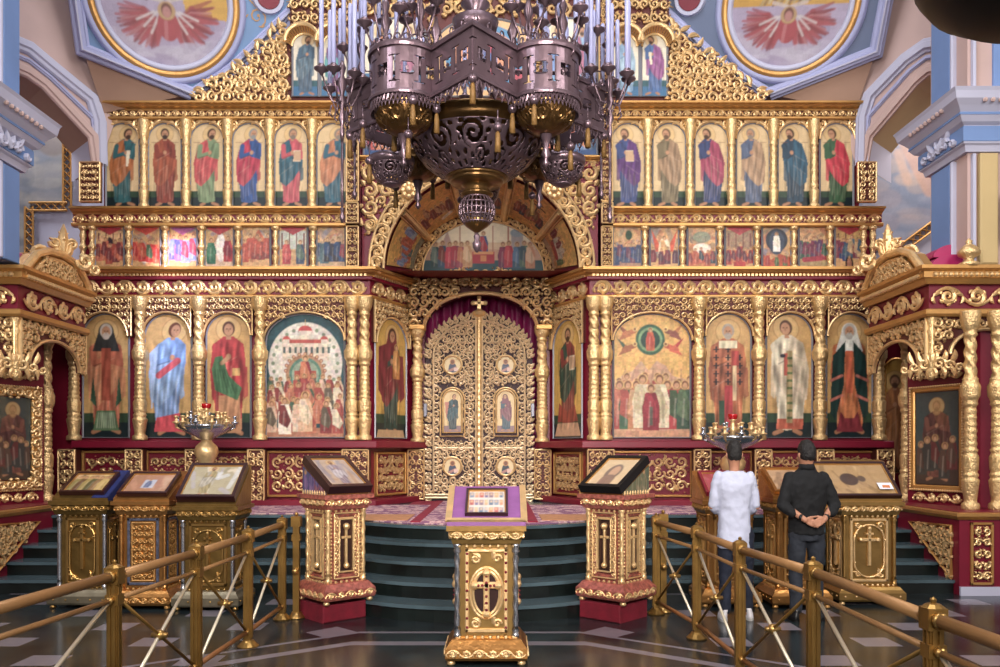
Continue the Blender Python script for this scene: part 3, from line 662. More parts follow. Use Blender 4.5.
# wall lamp and camera on the right pier
fr = Frame((5.52+.1, 10.2, 0), (1, 0, 0))
k = MB(); k.lathe([(.001, -.25), (.09, -.22), (.12, -.1), (.12, .35), (.1, .38), (.001, .38)], 16, (6.2, 9.84, 4.4)); o_ = tag(k.obj('wall_speaker', M['iframe'], None, True), 'grey rounded loudspeaker fixed to the blue right pier', 'speaker')
k = MB(); k.lathe([(.05, 0), (.06, .05), (.06, .12), (.03, .14)], 14, (6.36, 9.86, 5.05)); cm = tag(k.obj('security_camera', M['white'], None, True), 'small white dome security camera under the right pier cornice', 'camera')
k = MB(); k.ball((6.36, 9.84, 5.04), .045, 12, 8); k.obj('lens_dome', M['black'], cm, True)
# ================================================================== ICONOSTASIS (carved gilded icon screen)
FI = Frame((0, YI, 0), (1, 0, 0)); FD = Frame((0, YD, 0), (1, 0, 0))
p1 = (-2.02, YI); p2 = (-1.45, YD); p3 = (.83, YD); p4 = (1.40, YI)
PATH = [(X_(80), YI), p1, p2, p3, p4, (X_(886), YI)]
FWL = Frame((p1[0], p1[1], 0), (p2[0]-p1[0], p2[1]-p1[1], 0)); WL = math.hypot(p2[0]-p1[0], p2[1]-p1[1])
FWR = Frame((p3[0], p3[1], 0), (p4[0]-p3[0], p4[1]-p3[1], 0))
SCR = thing('iconostasis', 'tall carved gilded icon screen with crimson boards filling the end of the nave', 'icon screen', (XC, YI, .8))
M['hole'] = mat('dark_gilt_ground', '#57241f', .6, .1, .1, 20, .2, 8)
def zt(*l): return l
SOL = .8
# --- boards
b = MB()
b.fbox(FI, X_(66), p1[0], SOL, 4.42, -.12, 0); b.fbox(FI, p4[0], X_(886), SOL, 4.42, -.12, 0); b.fbox(FI, X_(30), X_(66), SOL, 3.9, -.12, 0); b.fbox(FI, X_(886), X_(925), SOL, 3.9, -.12, 0)
b.fbox(FWL, 0, WL, SOL, 4.42, -.1, 0); b.fbox(FWR, 0, WL, SOL, 4.42, -.1, 0)
for a, c in ((p2[0], X_(425, YD)), (X_(537, YD), p3[0])): b.fbox(FD, a, c, SOL, 4.42, -.1, 0)
b.fbox(FD, X_(424, YD), X_(538, YD), 4.22, 4.42, -.1, 0)
b.fbox(FI, X_(80), X_(362), 4.40, 5.36, -.12, 0); b.fbox(FI, X_(598), X_(876), 4.40, 5.36, -.12, 0)
b.fbox(FI, X_(104), X_(362), 5.3, 6.92, -.12, 0); b.fbox(FI, X_(598), X_(859), 5.3, 6.92, -.12, 0)
b.obj('crimson_board', M['red'], SCR)
b = MB(); b.fbox(FI, X_(290), X_(669), 6.92, 9.2, -.12, .002); b.obj('crest_ground', M['hole'], SCR)
# spandrel board round the conch arch
RO, ZA = 1.60, 4.42
def arch_board(mb, fr, x0, x1, zs, ztop, cx, rx, ry, c0, c1, n=24):
    In = [(cx-rx*math.cos(PI*i/n), zs+ry*math.sin(PI*i/n)) for i in range(n+1)]
    Out = []
    for i in range(n+1):
        a = PI*i/n; dx, dy = -math.cos(a), math.sin(a); w = x1-cx if dx > 0 else cx-x0
        t = min(w/abs(dx) if abs(dx) > 1e-6 else 9e9, (ztop-zs)/dy if dy > 1e-6 else 9e9); Out.append((cx+dx*t, zs+dy*t))
    # add rect corners by snapping the nearest
    for cxn in (x0, x1):
        k = min(range(n+1), key=lambda q: (Out[q][0]-cxn)**2+(Out[q][1]-ztop)**2); Out[k] = (cxn, ztop)
    V = [fr(u, v, c1) for u, v in In]+[fr(u, v, c1) for u, v in Out]+[fr(u, v, c0) for u, v in In]+[fr(u, v, c0) for u, v in Out]
    m = n+1; Fc = []
    for i in range(n): Fc += [(i, i+1, m+i+1, m+i), (2*m+i, 2*m+i+1, i+1, i), (m+i, m+i+1, 3*m+i+1, 3*m+i), (3*m+i, 3*m+i+1, 2*m+i+1, 2*m+i)]
    mb.add(V, Fc)
b = MB(); arch_board(b, FI, X_(361), X_(600), ZA, 7.0, XC+.03, RO, RO, -.12, 0, 40)
b.obj('arch_spandrel_board', M['red'], SCR)
CX = XC+.03
# --- conch: cone of five painted panels between front arch and lunette
LA, LB, LZ, LY = 1.03, .86, 4.66, 13.9
def conch(a, t, off=0):
    """a angle 0..pi from right, t 0 front..1 back"""
    fx, fz = CX+(1.52-off)*math.cos(a), ZA+(1.52-off)*math.sin(a); bx, bz = CX+(LA+.12-off)*math.cos(a), LZ+(LB+.1-off)*math.sin(a)
    return (fx+(bx-fx)*t, YI+.0+(LY-YI)*t, fz+(bz-fz)*t)
b = MB(); n = 40
b.add([conch(PI*i/n, t, -.03) for t in (0, 1) for i in range(n+1)], [(i, i+1, n+2+i, n+1+i) for i in range(n)])
b.add([(CX-2, YI+.1, 4.43), (CX+2, YI+.1, 4.43), (CX+1.2, 14.1, 4.5), (CX-1.2, 14.1, 4.5)], [(0, 1, 2, 3)])
b.fbox(Frame((0, 14.0, 0), (1, 0, 0)), CX-1.3, CX+1.3, 4.3, 5.8, -.05, 0)
b.obj('conch_shell', M['red'], SCR)
GB = '#d29a3c'
def crowd(p, seed, cols, y0, y1, h, n, x0=0.05, x1=.95):
    r = random.Random(seed)
    for i in range(n):
        x = p.w*(x0+(x1-x0)*(i+.5)/n+r.uniform(-.02, .02)); p.mini(x, y0+r.uniform(0, y1-y0), h*r.uniform(.9, 1.08), r.choice(cols), r.choice(cols), lean=r.uniform(-.06, .06))
angs = [PI*k/5 for k in range(6)]
cn = ['painted conch panel of an entombment crowd at lower right', 'painted conch panel of mourners beside a cross, upper right', 'painted top conch panel behind the lamp finial', 'painted conch panel of seated red figures, upper left', 'painted conch panel of a standing crowd at lower left']
for k in range(5):
    a0, a1 = angs[k]+.055, angs[k+1]-.055; W_ = 1.0; H_ = 1.35
    p = Paint(W_, H_, 90, '#d8923a' if k in (1, 2, 3) else '#e2ac4c', 40+k)  # gold grounds painted brighter to carry the glow inside the conch
    if k == 4: p.hills(.18, '#8a8468', .1); crowd(p, 5, ['#7d8fae', '#c0603c', '#a8b4b8', '#5d7f78', '#d08050'], .2, .45, .62, 8)
    elif k == 0: p.hills(.3, '#c07a3a', .35); p.hills(.12, '#b08a68', .1); crowd(p, 8, ['#8a2c2c', '#56683c', '#b85030', '#c8b89a'], .22, .5, .5, 6); p.cap(.3, .35, .7, .33, .08, '#a8302a')
    elif k == 1: p.cap(.62, .3, .62, 1.05, .02, '#3a2418'); p.cap(.4, .95, .84, .95, .02, '#3a2418'); p.cap(.5, 1.05, .74, 1.05, .015, '#3a2418'); crowd(p, 2, ['#7c2426', '#2e3240', '#a84a2a', '#8a5a30'], .2, .35, .55, 5)
    elif k == 3: crowd(p, 7, ['#8a3a2c', '#a05032', '#6a4030', '#c08858', '#7c2a2a'], .2, .5, .5, 6); p.cap(.6, .2, .85, .3, .05, '#dcc0a0')
    else: crowd(p, 3, ['#8a3a2c', '#a05032', '#5a4a50'], .2, .4, .5, 5)
    p.mottle(.35); p.noise(.1)
    fn = lambda u, v, z, a0=a0, a1=a1: conch(a1-(a1-a0)*(u/1.0), 1-(.08+.84*v/1.35), .012)
    p.obj('conch_painting', SCR, fn)['label'] = cn[k]
g = MB(); o = Orn(5)
for k in range(1, 5):
    g.tube([conch(angs[k], t/6, .03) for t in range(7)], .045, 8)
    for sgn in (-1, 1): g.tube([conch(angs[k]+sgn*.045, t/6, .02) for t in range(7)], .016, 6)
g.obj('conch_rib', M['gold'], SCR)
fl = Frame((CX, LY-.02, LZ), (1, 0, 0))
def ringband(seed, r0, r1, ry0, ry1, fr, nsp, h, w=.26):
    o = Orn(seed)
    for i in range(nsp):
        a = PI*(i+.5)/nsp; rr = (r0+r1)/2; ry = (ry0+ry1)/2; r = (r1-r0)/2
        o.spiral(rr*math.cos(a), ry*math.sin(a), r*1.05, a+PI*(i % 2), 1 if i % 2 else -1, 1.35, w, 14, h)
        for q in (-1, 1): o.leaf(rr*math.cos(a+.5*PI/nsp), ry*math.sin(a+.5*PI/nsp), a+PI/2*q+q*.4, r*.9, r*.22, h)
    o.arc(0, 0, r0, 0, PI, .018, h, 40, ry0); o.arc(0, 0, r1, 0, PI, .018, h, 40, ry1)
    return o
ringband(3, LA, LA+.16, LB, LB+.16, fl, 22, .05).obj('lunette_band', M['gold'], SCR, fl)
b = MB(); arch_board(b, fl, -LA-.16, LA+.16, 0, LB+.16, 0, LA, LB, 0, .012, 30)
# lunette painting = top-level icon
def icon(name, label, p, fr, group=None, mask=None, frame_pts=None, z=.02, fw=.018, fm='iframe', closed=True, cat='icon'):
    c = fr(p.w/2, 0, z); t = thing(name, label, cat, tuple(c), group)
    p.noise(.07); p.obj('painting', t, fr, mask, z)
    if frame_pts is not None:
        m = MB(); m.tube([fr(u, v, z+.004) for u, v in frame_pts], fw, 4, closed); m.obj('frame', M[fm], t)
    return t
def archpts(w, zs, ry, n=16): return [(0, 0), (w, 0)]+[(w/2+w/2*math.cos(PI*i/n), zs+ry*math.sin(PI*i/n)) for i in range(n+1)]
def archmask(w, zs, ry): return lambda X, Y: (Y <= zs) | (((X-w/2)/(w/2))**2+((Y-zs)/ry)**2 <= 1.0)
p = Paint(2*LA, LB, 110, '#e9d8b4', 61)
p.rect(0, 2.1, 0, .2, '#2c4f55'); p.rect(0, 2.1, .2, .38, '#c99a7c'); p.rect(.0, 2.1, .38, .5, '#d8b890')
for x in (.62, .88, 1.18, 1.44): p.rect(x, x+.02, .3, .78, '#b06a50')
p.poly([(.3, .4), (.42, .7), (.52, .4)], '#b8968a'); p.rect(1.5, 1.7, .38, .62, '#a89c98'); p.ell(1.6, .66, .12, .07, '#8d9aa0')
for i, (x, c, d) in enumerate([(.22, '#2f4a4a', '#6b7f74'), (.34, '#38506a', '#8a3a30'), (.46, '#b02038', '#d03048'), (.56, '#8a2c44', '#b02038'), (.66, '#a04050', '#c8784c'), (.76, '#c8905c', '#e0b888'), (1.36, '#6a2a4a', '#8a3050'), (1.46, '#b02038', '#c84048'), (1.6, '#3a5a70', '#56789a'), (1.72, '#54705c', '#3a5560'), (1.82, '#c8845c', '#e0b890')]): p.mini(x, .06+.02*(i % 2), .46, c, d)
p.mini(1.03, .26, .44, '#2c4a80', '#b02a3a'); p.rect(.84, 1.22, .14, .34, '#b01c30'); p.rect(.86, 1.2, .3, .34, '#e09a5a'); p.rect(.98, 1.08, .18, .28, '#d88a4a')
fL = fl.sub(-LA, 0, .02)
icon('lunette_icon', 'half-round icon of robed figures round a red altar under the central arch', p, fL, None, lambda X, Y: ((X-LA)/LA)**2+(Y/LB)**2 <= 1, [(0, 0), (2*LA, 0)]+[(LA+LA*math.cos(PI*i/24), LB*math.sin(PI*i/24)) for i in range(1, 24)], .0, .02)
# outer arch band + spandrel scrolls
fa = FI.sub(CX, ZA, .0)
b = MB(); nn = 40
for (r0, r1, c0, c1) in ((1.5, 1.72, 0, .05),):
    V = []; 
    for i in range(nn+1):
        a = PI*i/nn
        for r, c in ((r0, -.03), (r0, c1), (r1, c1), (r1, 0)): V.append(fa(r*math.cos(a), r*math.sin(a), c))
    b.add(V, [(4*i+j, 4*i+j+1, 4*i+j+5, 4*i+j+4) for i in range(nn) for j in range(3)])
b.obj('arch_band_ground', M['hole'], SCR)
ringband(9, 1.5, 1.72, 1.5, 1.72, fa.sub(0, 0, .05), 30, .07, .27).obj('arch_band_carving', M['gold'], SCR, fa.sub(0, 0, .05))
for s_ in (-1, 1):
    o = Orn(11); o.fill(X_(362), X_(598), 4.46, 6.02, .26, lambda x, z: (x-CX)*s_ > 0 and math.hypot(x-CX, z-ZA) > 1.84, True, .06, .32, 3)
    o.fill(X_(366), X_(594), 4.5, 5.9, .17, lambda x, z: (x-CX)*s_ > 0 and 1.78 < math.hypot(x-CX, z-ZA) < 1.9, True, .05, .3, 2)
    o.obj('spandrel_scrollwork', M['gold'], SCR, FI.sub(0, 0, .01))
# rosette bosses on the arch
for a in (.82, PI-.82):
    b = MB()
    for k in range(8): b.ball(tuple(fa(1.62*math.cos(a)+.09*math.cos(k*PI/4), 1.62*math.sin(a)+.09*math.sin(k*PI/4), .12)), .055, 8, 5)
    b.ball(tuple(fa(1.62*math.cos(a), 1.62*math.sin(a), .15)), .07, 8, 5)
    b.obj('arch_rosette', M['gold'], SCR, True)
# --- cornices (each a moulding swept along the plan of the screen)
def cornice(name, z0, z1, out, path=PATH, m='gold2', parent=SCR, flip=False):
    H_ = z1-z0
    prof = [(0, z0), (out*.35, z0), (out*.4, z0+H_*.25), (out*.7, z0+H_*.45), (out*.75, z0+H_*.6), (out, z0+H_*.68), (out, z1), (0, z1)]
    m_ = MB(); m_.sweep(prof, path); return m_.obj(name, M[m], parent)
def plain(name, z0, z1, out, path=PATH, m='gold2', parent=SCR):
    e_ = min(.012, (z1-z0)*.3, out*.4); m_ = MB(); m_.sweep([(0, z0), (out-e_, z0), (out, z0+e_), (out, z1-e_), (out-e_, z1), (0, z1)], path); return m_.obj(name, M[m], parent)
def dentils(name, z0, z1, out, path, step=.06, m='gold', parent=SCR, kind=None):
    d = MB()
    for fr, L in along(path):
        n = int(L/step)
        for i in range(n): d.fbox(fr, (i+.15)*L/n, (i+.75)*L/n, z0, z1, out-.02, out+.012)
    return d.obj(name, M[m], parent)
cornice('main_cornice', 4.295, 4.42, .24); plain('cornice_red_fillet', 4.245, 4.30, .12, m='red'); dentils('dentil_course', 4.30, 4.335, .11, PATH)
for P_ in (PATH[:3], PATH[3:]): plain('frieze_ground', 4.02, 4.25, .05, P_, 'red'); plain('architrave_moulding', 3.975, 4.02, .1, P_)
for k, (fr, L) in enumerate(along(PATH)):
    if k == 2: continue
    o = Orn(20+k); o.rinceau(.04, L-.02, 4.03, 4.245, .27, .045, .26); o.obj('frieze_carving', M['gold'], SCR, fr.sub(0, 0, .052))
for sx0, sx1, ex0, ex1 in ((75, 347, 104, 347), (612, 880, 612, 861)):
    P = [(X_(sx0), YI), (X_(sx1), YI)]
    cornice('middle_cornice', 5.25, 5.34, .2, P); plain('frieze_ground', 5.115, 5.25, .06, P, 'red'); plain('architrave_moulding', 5.06, 5.115, .12, P)
    o = Orn(31); o.rinceau(X_(sx0)+.02, X_(sx1)-.02, 5.12, 5.248, .19, .04, .27); o.obj('frieze_carving', M['gold'], SCR, FI.sub(0, 0, .062))
    P = [(X_(ex0), YI), (X_(ex1), YI)]
    cornice('top_cornice', 6.83, 6.92, .24, P); plain('frieze_ground', 6.735, 6.83, .08, P, 'hole'); plain('architrave_moulding', 6.69, 6.735, .12, P)
    o = Orn(33); o.rinceau(X_(ex0)+.02, X_(ex1)-.02, 6.738, 6.828, .13, .035, .27); o.obj('frieze_carving', M['gold'], SCR, FI.sub(0, 0, .082))
P = [(X_(361), YI), (X_(600), YI)]
cornice('conch_cornice', 6.07, 6.13, .14, P); plain('frieze_ground', 5.97, 6.07, .05, P, 'red')
o = Orn(34); o.rinceau(X_(362), X_(598), 5.975, 6.065, .17, .03, .22); o.obj('frieze_carving', M['gold'], SCR, FI.sub(0, 0, .052))
P = [(X_(361), YI), (X_(600), YI)]; cornice('top_cornice', 6.83, 6.92, .2, P)
# --- carved pilaster strips
def strip_panel(name, fr, x0, x1, z0, z1, out=.1, seed=1, ground='hole', cell=None, border=True, parent=SCR, h=.04, lab=None):
    m_ = MB(); m_.fbox(fr, x0, x1, z0, z1, 0, out); g_ = m_.obj(name, M[ground], parent)
    o = Orn(seed); c = cell or (x1-x0)*.5; o.fill(x0+.02, x1-.02, z0+.02, z1-.02, c, None, True, h, .28, 3)
    if border: o.rect(x0+.008, x1-.008, z0+.008, z1-.008, .012, h)
    o.obj('carving', M['gold'], g_, fr.sub(0, 0, out)); return g_
for i, (a, c) in enumerate(((348, 360.5), (600, 611.5))):
    strip_panel('pilaster_strip', FI, X_(a), X_(c), 5.42, 6.9, .14, 50+i); strip_panel('pilaster_strip', FI, X_(a), X_(c), 5.08, 5.4, .17, 52+i); strip_panel('pilaster_strip', FI, X_(a), X_(c), 4.43, 5.05, .14, 54+i)
for i, (a, c) in enumerate(((80, 101), (857, 876))): strip_panel('edge_panel', FI.sub(0, 0, .34), X_(a, 12.22), X_(c, 12.22), 5.34, 5.94, .04, 60+i, cell=.1)
# --- turned columns
def col_mesh(h, r, kind):
    m_ = MB(); N = 130 if kind == 'big' else 60; P = []
    def R(t):
        if kind == 'big':
            K = [(0, 1.15), (.03, 1.15), (.035, .8), (.05, .78), (.15, 1.12), (.16, .85), (.175, 1.1), (.19, .8), (.2, .95), (.27, 1.02), (.285, .78), (.3, 1.0), (.31, .8), (.52, .74), (.53, .98), (.545, .85), (.57, 1.15), (.62, 1.22), (.65, .95), (.66, 1.02), (.67, .75), (.87, .7), (.88, .95), (.895, .75), (.93, 1.1), (.96, 1.25), (.97, 1.3), (1, 1.3)]
        elif kind == 'mid': K = [(0, 1.2), (.04, 1.2), (.05, .85), (.2, 1.1), (.22, .8), (.25, 1.05), (.28, .8), (.7, .75), (.72, 1.05), (.75, .8), (.8, .9), (.92, 1.2), (1, 1.3)]
        else: K = [(0, 1.3), (.06, 1.3), (.08, .7), (.28, 1.1), (.36, .6), (.42, .75), (.5, 1.25), (.58, .75), (.64, .6), (.78, 1.05), (.9, .7), (.94, 1.3), (1, 1.3)]
        for (a, x), (c, y) in zip(K[:-1], K[1:]):
            if a <= t <= c: return x+(y-x)*(t-a)/(c-a+1e-9)
        return 1
    for i in range(N): t = i/(N-1); P.append((r*R(t), h*t))
    def rm(q, th, z, i):
        t = z/h
        if kind == 'big':
            if .035 < t < .15 or .9 < t < .96: return q*(1+.09*abs(math.sin(5*th))-.03)
            if .2 < t < .27 or .57 < t < .63: return q*(1+.06*math.sin(8*th))
            if .31 < t < .52: return q*(1+.13*math.sin(5*th+t*95)*math.sin(5*th-t*95))
            if .67 < t < .87: return q*(1+.16*math.sin(3*th+t*95))
        elif kind == 'mid':
            if .28 < t < .7: return q*(1+.18*math.sin(4*th+t*38)*math.sin(4*th-t*38))
            if .05 < t < .2 or .8 < t < .92: return q*(1+.1*abs(math.sin(4*th)))
        return q
    m_.lathe(P, 24 if kind == 'big' else 14, (0, 0, 0), None, rm); return mesh('column', m_.V, m_.F, M['goldcol'], True)
CM = {k: col_mesh(*v) for k, v in dict(big=(2.17, .105, 'big'), mid=(1.34, .066, 'mid'), small=(.63, .05, 'small')).items()}
def place_col(kind, x, y, z, parent=SCR, s=(1, 1, 1), name='column'):
    o = bpy.data.objects.new(name, CM[kind]); link(o, parent); o.location = (x, y, z); o.scale = s
    if parent is not None: o.matrix_parent_inverse = WM(parent).inverted()
    return o
LOWC = [140, 199, 260, 352, 364.5, 594, 605.5, 699, 759, 820, 879]
for c in LOWC: place_col('big', X_(c, 12.45), 12.45, 1.80, s=(.9, .9, 1))
place_col('big', X_(74, 12.45), 12.45, 1.80, s=(.9, .9, 1))
for c in (417.5, 542): place_col('big', X_(c, 13.5), 13.5, 1.78, s=(.95, .95, .88))
for c in (144, 186.2, 227.8, 270, 312, 648, 690, 731.5, 773.5, 814): place_col('mid', X_(c, 12.5), 12.5, 5.34)
for c in (83, 92, 128.5, 165, 201.5, 238, 275.5, 313, 645, 682.5, 720, 757, 794, 830, 863.5, 872.5): place_col('small', X_(c, 12.52), 12.52, 4.43)
# --- lower tier bays: spandrels above the arched icons, dado panels below
def spandrel(fr, x0, x1, ix0, ix1, zs, ry, seed, ztop=3.98, out=.1, name='arch_spandrel'):
    m_ = MB(); cx = (ix0+ix1)/2; rx = (ix1-ix0)/2
    arch_board(m_, fr, x0, x1, zs, ztop, cx, rx, ry, .0, out)
    g_ = m_.obj(name, M['hole'], SCR)
    o = Orn(seed); msk = lambda x, z: ((x-cx)/(rx+.03))**2+((z-zs)/(ry+.03))**2 > 1
    o.fill(x0+.01, x1-.01, zs-.02, ztop, .105, msk, True, .035, .27, 2)
    o.arc(cx, zs, rx+.012, 0, PI, .014, .035, 24, ry+.012); [o.line(*q, .012, .03) for q in ((x0, zs, x0, ztop), (x1, zs, x1, ztop), (x0, ztop, x1, ztop))]
    o.obj('carving', M['gold'], g_, fr.sub(0, 0, out))
BAYS = [(83, 133, 84, 130), (147, 192, 145.5, 192.5), (206, 253, 207, 251.5), (267, 345, 266.5, 345), (612, 692, 613, 690), (706, 752, 704.5, 750.5), (766, 813, 765.5, 811.5), (827, 873, 825.5, 871.5)]
ZB, ZT_ = 1.84, 3.74
def panel(fr, x0, x1, z0, z1, seed, cell=.17, out=.06):
    m_ = MB(); w = .035
    for a in ((x0, x1, z0, z0+w), (x0, x1, z1-w, z1), (x0, x0+w, z0, z1), (x1-w, x1, z0, z1)): m_.fbox(fr, *a, 0, out, .01)
    g_ = m_.obj('carved_panel', M['gold2'], SCR)
    o = Orn(seed); o.fill(x0+.08, x1-.08, z0+.08, z1-.08, cell, None, True, .045, .25, 3); o.obj('carving', M['gold'], g_, fr.sub(0, 0, .015))
for i, (a, c, d, e_) in enumerate(BAYS):
    w = X_(e_)-X_(d); spandrel(FI, X_(a)-.02, X_(c)+.02, X_(d), X_(e_), ZT_-min(w/2, .42), min(w/2, .42)+.0, 70+i)
    panel(FI, X_(a)-.0, X_(c)+.0, .93, 1.64, 80+i)
for fr, sd in ((FWL, 1), (FWR, 2)):
    o0, o1 = (.12, .98) if fr is FWL else (.18, 1.04)
    spandrel(fr, o0-.06, o1+.06, o0, o1, ZT_-.43, .43, 90+sd, out=.06); panel(fr, o0+.02, o1-.02, .93, 1.62, 92+sd, .12)
for c in LOWC[:3]+LOWC[7:]+[74]: strip_panel('pedestal_strip', FI, X_(c)-.13, X_(c)+.13, .84, 1.66, .2, int(c))
for c in (358, 599.5): strip_panel('pedestal_strip', FI, X_(c)-.21, X_(c)+.2, .84, 1.66, .2, int(c), cell=.13)
for c in (417.5, 542): strip_panel('pedestal_strip', FD, X_(c, YD)-.14, X_(c, YD)+.14, .84, 1.66, .24, int(c))
plain('dado_ledge', 1.68, 1.79, .26, PATH[:3], 'red'); plain('dado_ledge', 1.68, 1.79, .26, PATH[3:], 'red')
plain('plinth', .8, .9, .24, PATH[:3], 'red'); plain('plinth', .8, .9, .24, PATH[3:], 'red')
# --- door surround: bulging carved arch
def surround(u, v, c=0): return FD(u, v, c+.18+.16*math.sin(PI*max(0, min(1, (v-3.6)/.95))))
b = MB(); cxd = X_(481, YD)
arch_board(b, FD, cxd-1.16, cxd+1.16, 3.62, 4.36, cxd, .92, .58, .05, .2)
b.obj('door_arch_ground', M['hole'], SCR)
o = Orn(77); topz = lambda x: 4.4+.22*max(0, math.cos((x-cxd)/.95*PI/2) if abs(x-cxd) < .95 else 0)
o.fill(cxd-1.16, cxd+1.16, 3.62, 4.64, .18, lambda x, z: ((x-cxd)/.97)**2+((z-3.62)/.62)**2 > 1 and z < topz(x), True, .09, .3, 4)
o.arc(cxd, 3.62, .93, 0, PI, .03, .06, 40, .59)
o.obj('door_arch_carving', M['gold'], SCR, surround)
for sx in (-1, 1):
    b = MB(); b.fbox(FD, cxd+sx*1.04-.13, cxd+sx*1.04+.13, 3.62, 3.7, .05, .34, .01); b.obj('impost_block', M['gold2'], SCR)
# --- crest above the top cornice
def crest(side):
    o = Orn(101+side)
    poly = [(193, 100), (215, 84), (240, 70), (262, 48), (280, 30), (290, 26), (290, 100)]
    if side: poly = [(668, 26), (684, 34), (700, 52), (722, 66), (745, 84), (767, 100), (668, 100)]
    P = [(X_(a), Z_(c)) for a, c in poly]
    def ins(x, z):
        r = False
        for (x1, z1), (x2, z2) in zip(P, P[1:]+P[:1]):
            if (z1 > z) != (z2 > z) and x < (x2-x1)*(z-z1)/(z2-z1)+x1: r = not r
        return r
    xs = [q[0] for q in P]
    o.fill(min(xs), max(xs), 6.95, Z_(28), .2, ins, False, .06, .3, 5)
    o.fill(min(xs)+.1, max(xs)-.05, 7.09, Z_(34), .2, ins, False, .04, .22, 3)
    for (x1, z1), (x2, z2) in list(zip(P, P[1:]))[:5]:
        n = max(2, int(math.hypot(x2-x1, z2-z1)/.13))
        for k in range(n): t = (k+.5)/n; o.leaf(x1+(x2-x1)*t, z1+(z2-z1)*t, (2.3 if not side else .8)+o.R.uniform(-.4, .4), .17, .04, .05, o.R.uniform(-1, 1))
    o.obj('crest_scrollwork', M['gold'], SCR, FI.sub(0, 0, .02))
    m_ = MB(); q = [(x*.985+(.015*P[-1][0]), 7.03+(z-7.03)*.93) for x, z in P]; m_.prism(q, -.05, .015, FI); m_.obj('crest_board', M['hole'], SCR)
crest(0); crest(1)
for i, (a, c) in enumerate(((290, 351), (609, 669))):
    # pair of little striped vaults over the two top icons
    x0, x1 = X_(a), X_(c); m_ = MB(); st = MB(); w = (x1-x0)/2
    for k in range(2):
        cx = x0+w*(k+.5)
        for q in range(18):
            a0, a1 = PI*q/18, PI*(q+.82)/18
            V = [FI(cx+r*math.cos(t), Z_(48)+r*1.0*math.sin(t), cc) for t in (a0, a1) for r, cc in ((w*.42, .05), (w*.55, .22))]
            m_.add(V, [(0, 1, 3, 2)])
        st.tube([FI(cx+w*.56*math.cos(PI*t/20), Z_(48)+w*.56*math.sin(PI*t/20), .22) for t in range(21)], .03, 6)
        st.tube([FI(cx+w*.42*math.cos(PI*t/20), Z_(48)+w*.42*math.sin(PI*t/20), .05) for t in range(21)], .02, 6)
    m_.obj('striped_vault', M['gold2'], SCR); st.obj('vault_rim', M['gold'], SCR)
    o = Orn(120+i); o.fill(x0, x1, Z_(26), 9.2, .2, None, True, .05, .27, 4); o.obj('crest_scrollwork', M['gold'], SCR, FI.sub(0, 0, .02))
    strip_panel('pilaster_strip', FI, X_(352 if i == 0 else 598), X_(361 if i == 0 else 607), 7.05, 9.1, .08, 130+i)
o = Orn(140); o.fill(X_(362), X_(598), 8.3, 9.2, .2, None, True, .05, .27, 4); o.fill(X_(428), X_(437), 7.05, 8.3, .13, None, False, .04, .27, 3); o.fill(X_(533), X_(542), 7.05, 8.3, .13, None, False, .04, .27, 3)
o.obj('crest_scrollwork', M['gold'], SCR, FI.sub(0, 0, .02))
# ================================================================== ICONS OF THE SCREEN
def saint_icon(px0, px1, z0, z1, label, group, ground='#15262a', bg='#d2a25c', seed=1, fr=FI, x0=None, w=None, sag=None, paintf=None, z=.03, gh=.2, **kw):
    if x0 is None: x0 = X_(px0); w = X_(px1)-x0
    h = z1-z0; p = Paint(w, h, 105 if h > 1.5 else 95, bg, seed); r = sag if sag is not None else w/2
    p.rect(0, w, 0, h*gh, ground); p.rect(0, w, h*gh*.62, h*gh, '#3f5a3a', .6)
    if paintf:
        paintf(p)
        if gh < .05: p.mottle(.3)
        elif z == .03 and h > 1.5: p.drape(w/2, h*.03, w*.3, h*.93, h*.8); p.mottle(.12)
    else:
        p.figure(w/2, h*.03, h*.93, **kw)
        p.rect(w*.1, w*.3, h*.77, h*.775, '#7a3a20', .6); p.rect(w*.72, w*.9, h*.77, h*.775, '#7a3a20', .6)
    return icon('icon', label, p, fr.sub(x0, z0), group, archmask(w, h-r, r), archpts(w, h-r, r), z)
G1 = 'arched icons of standing apostles in the upper row'
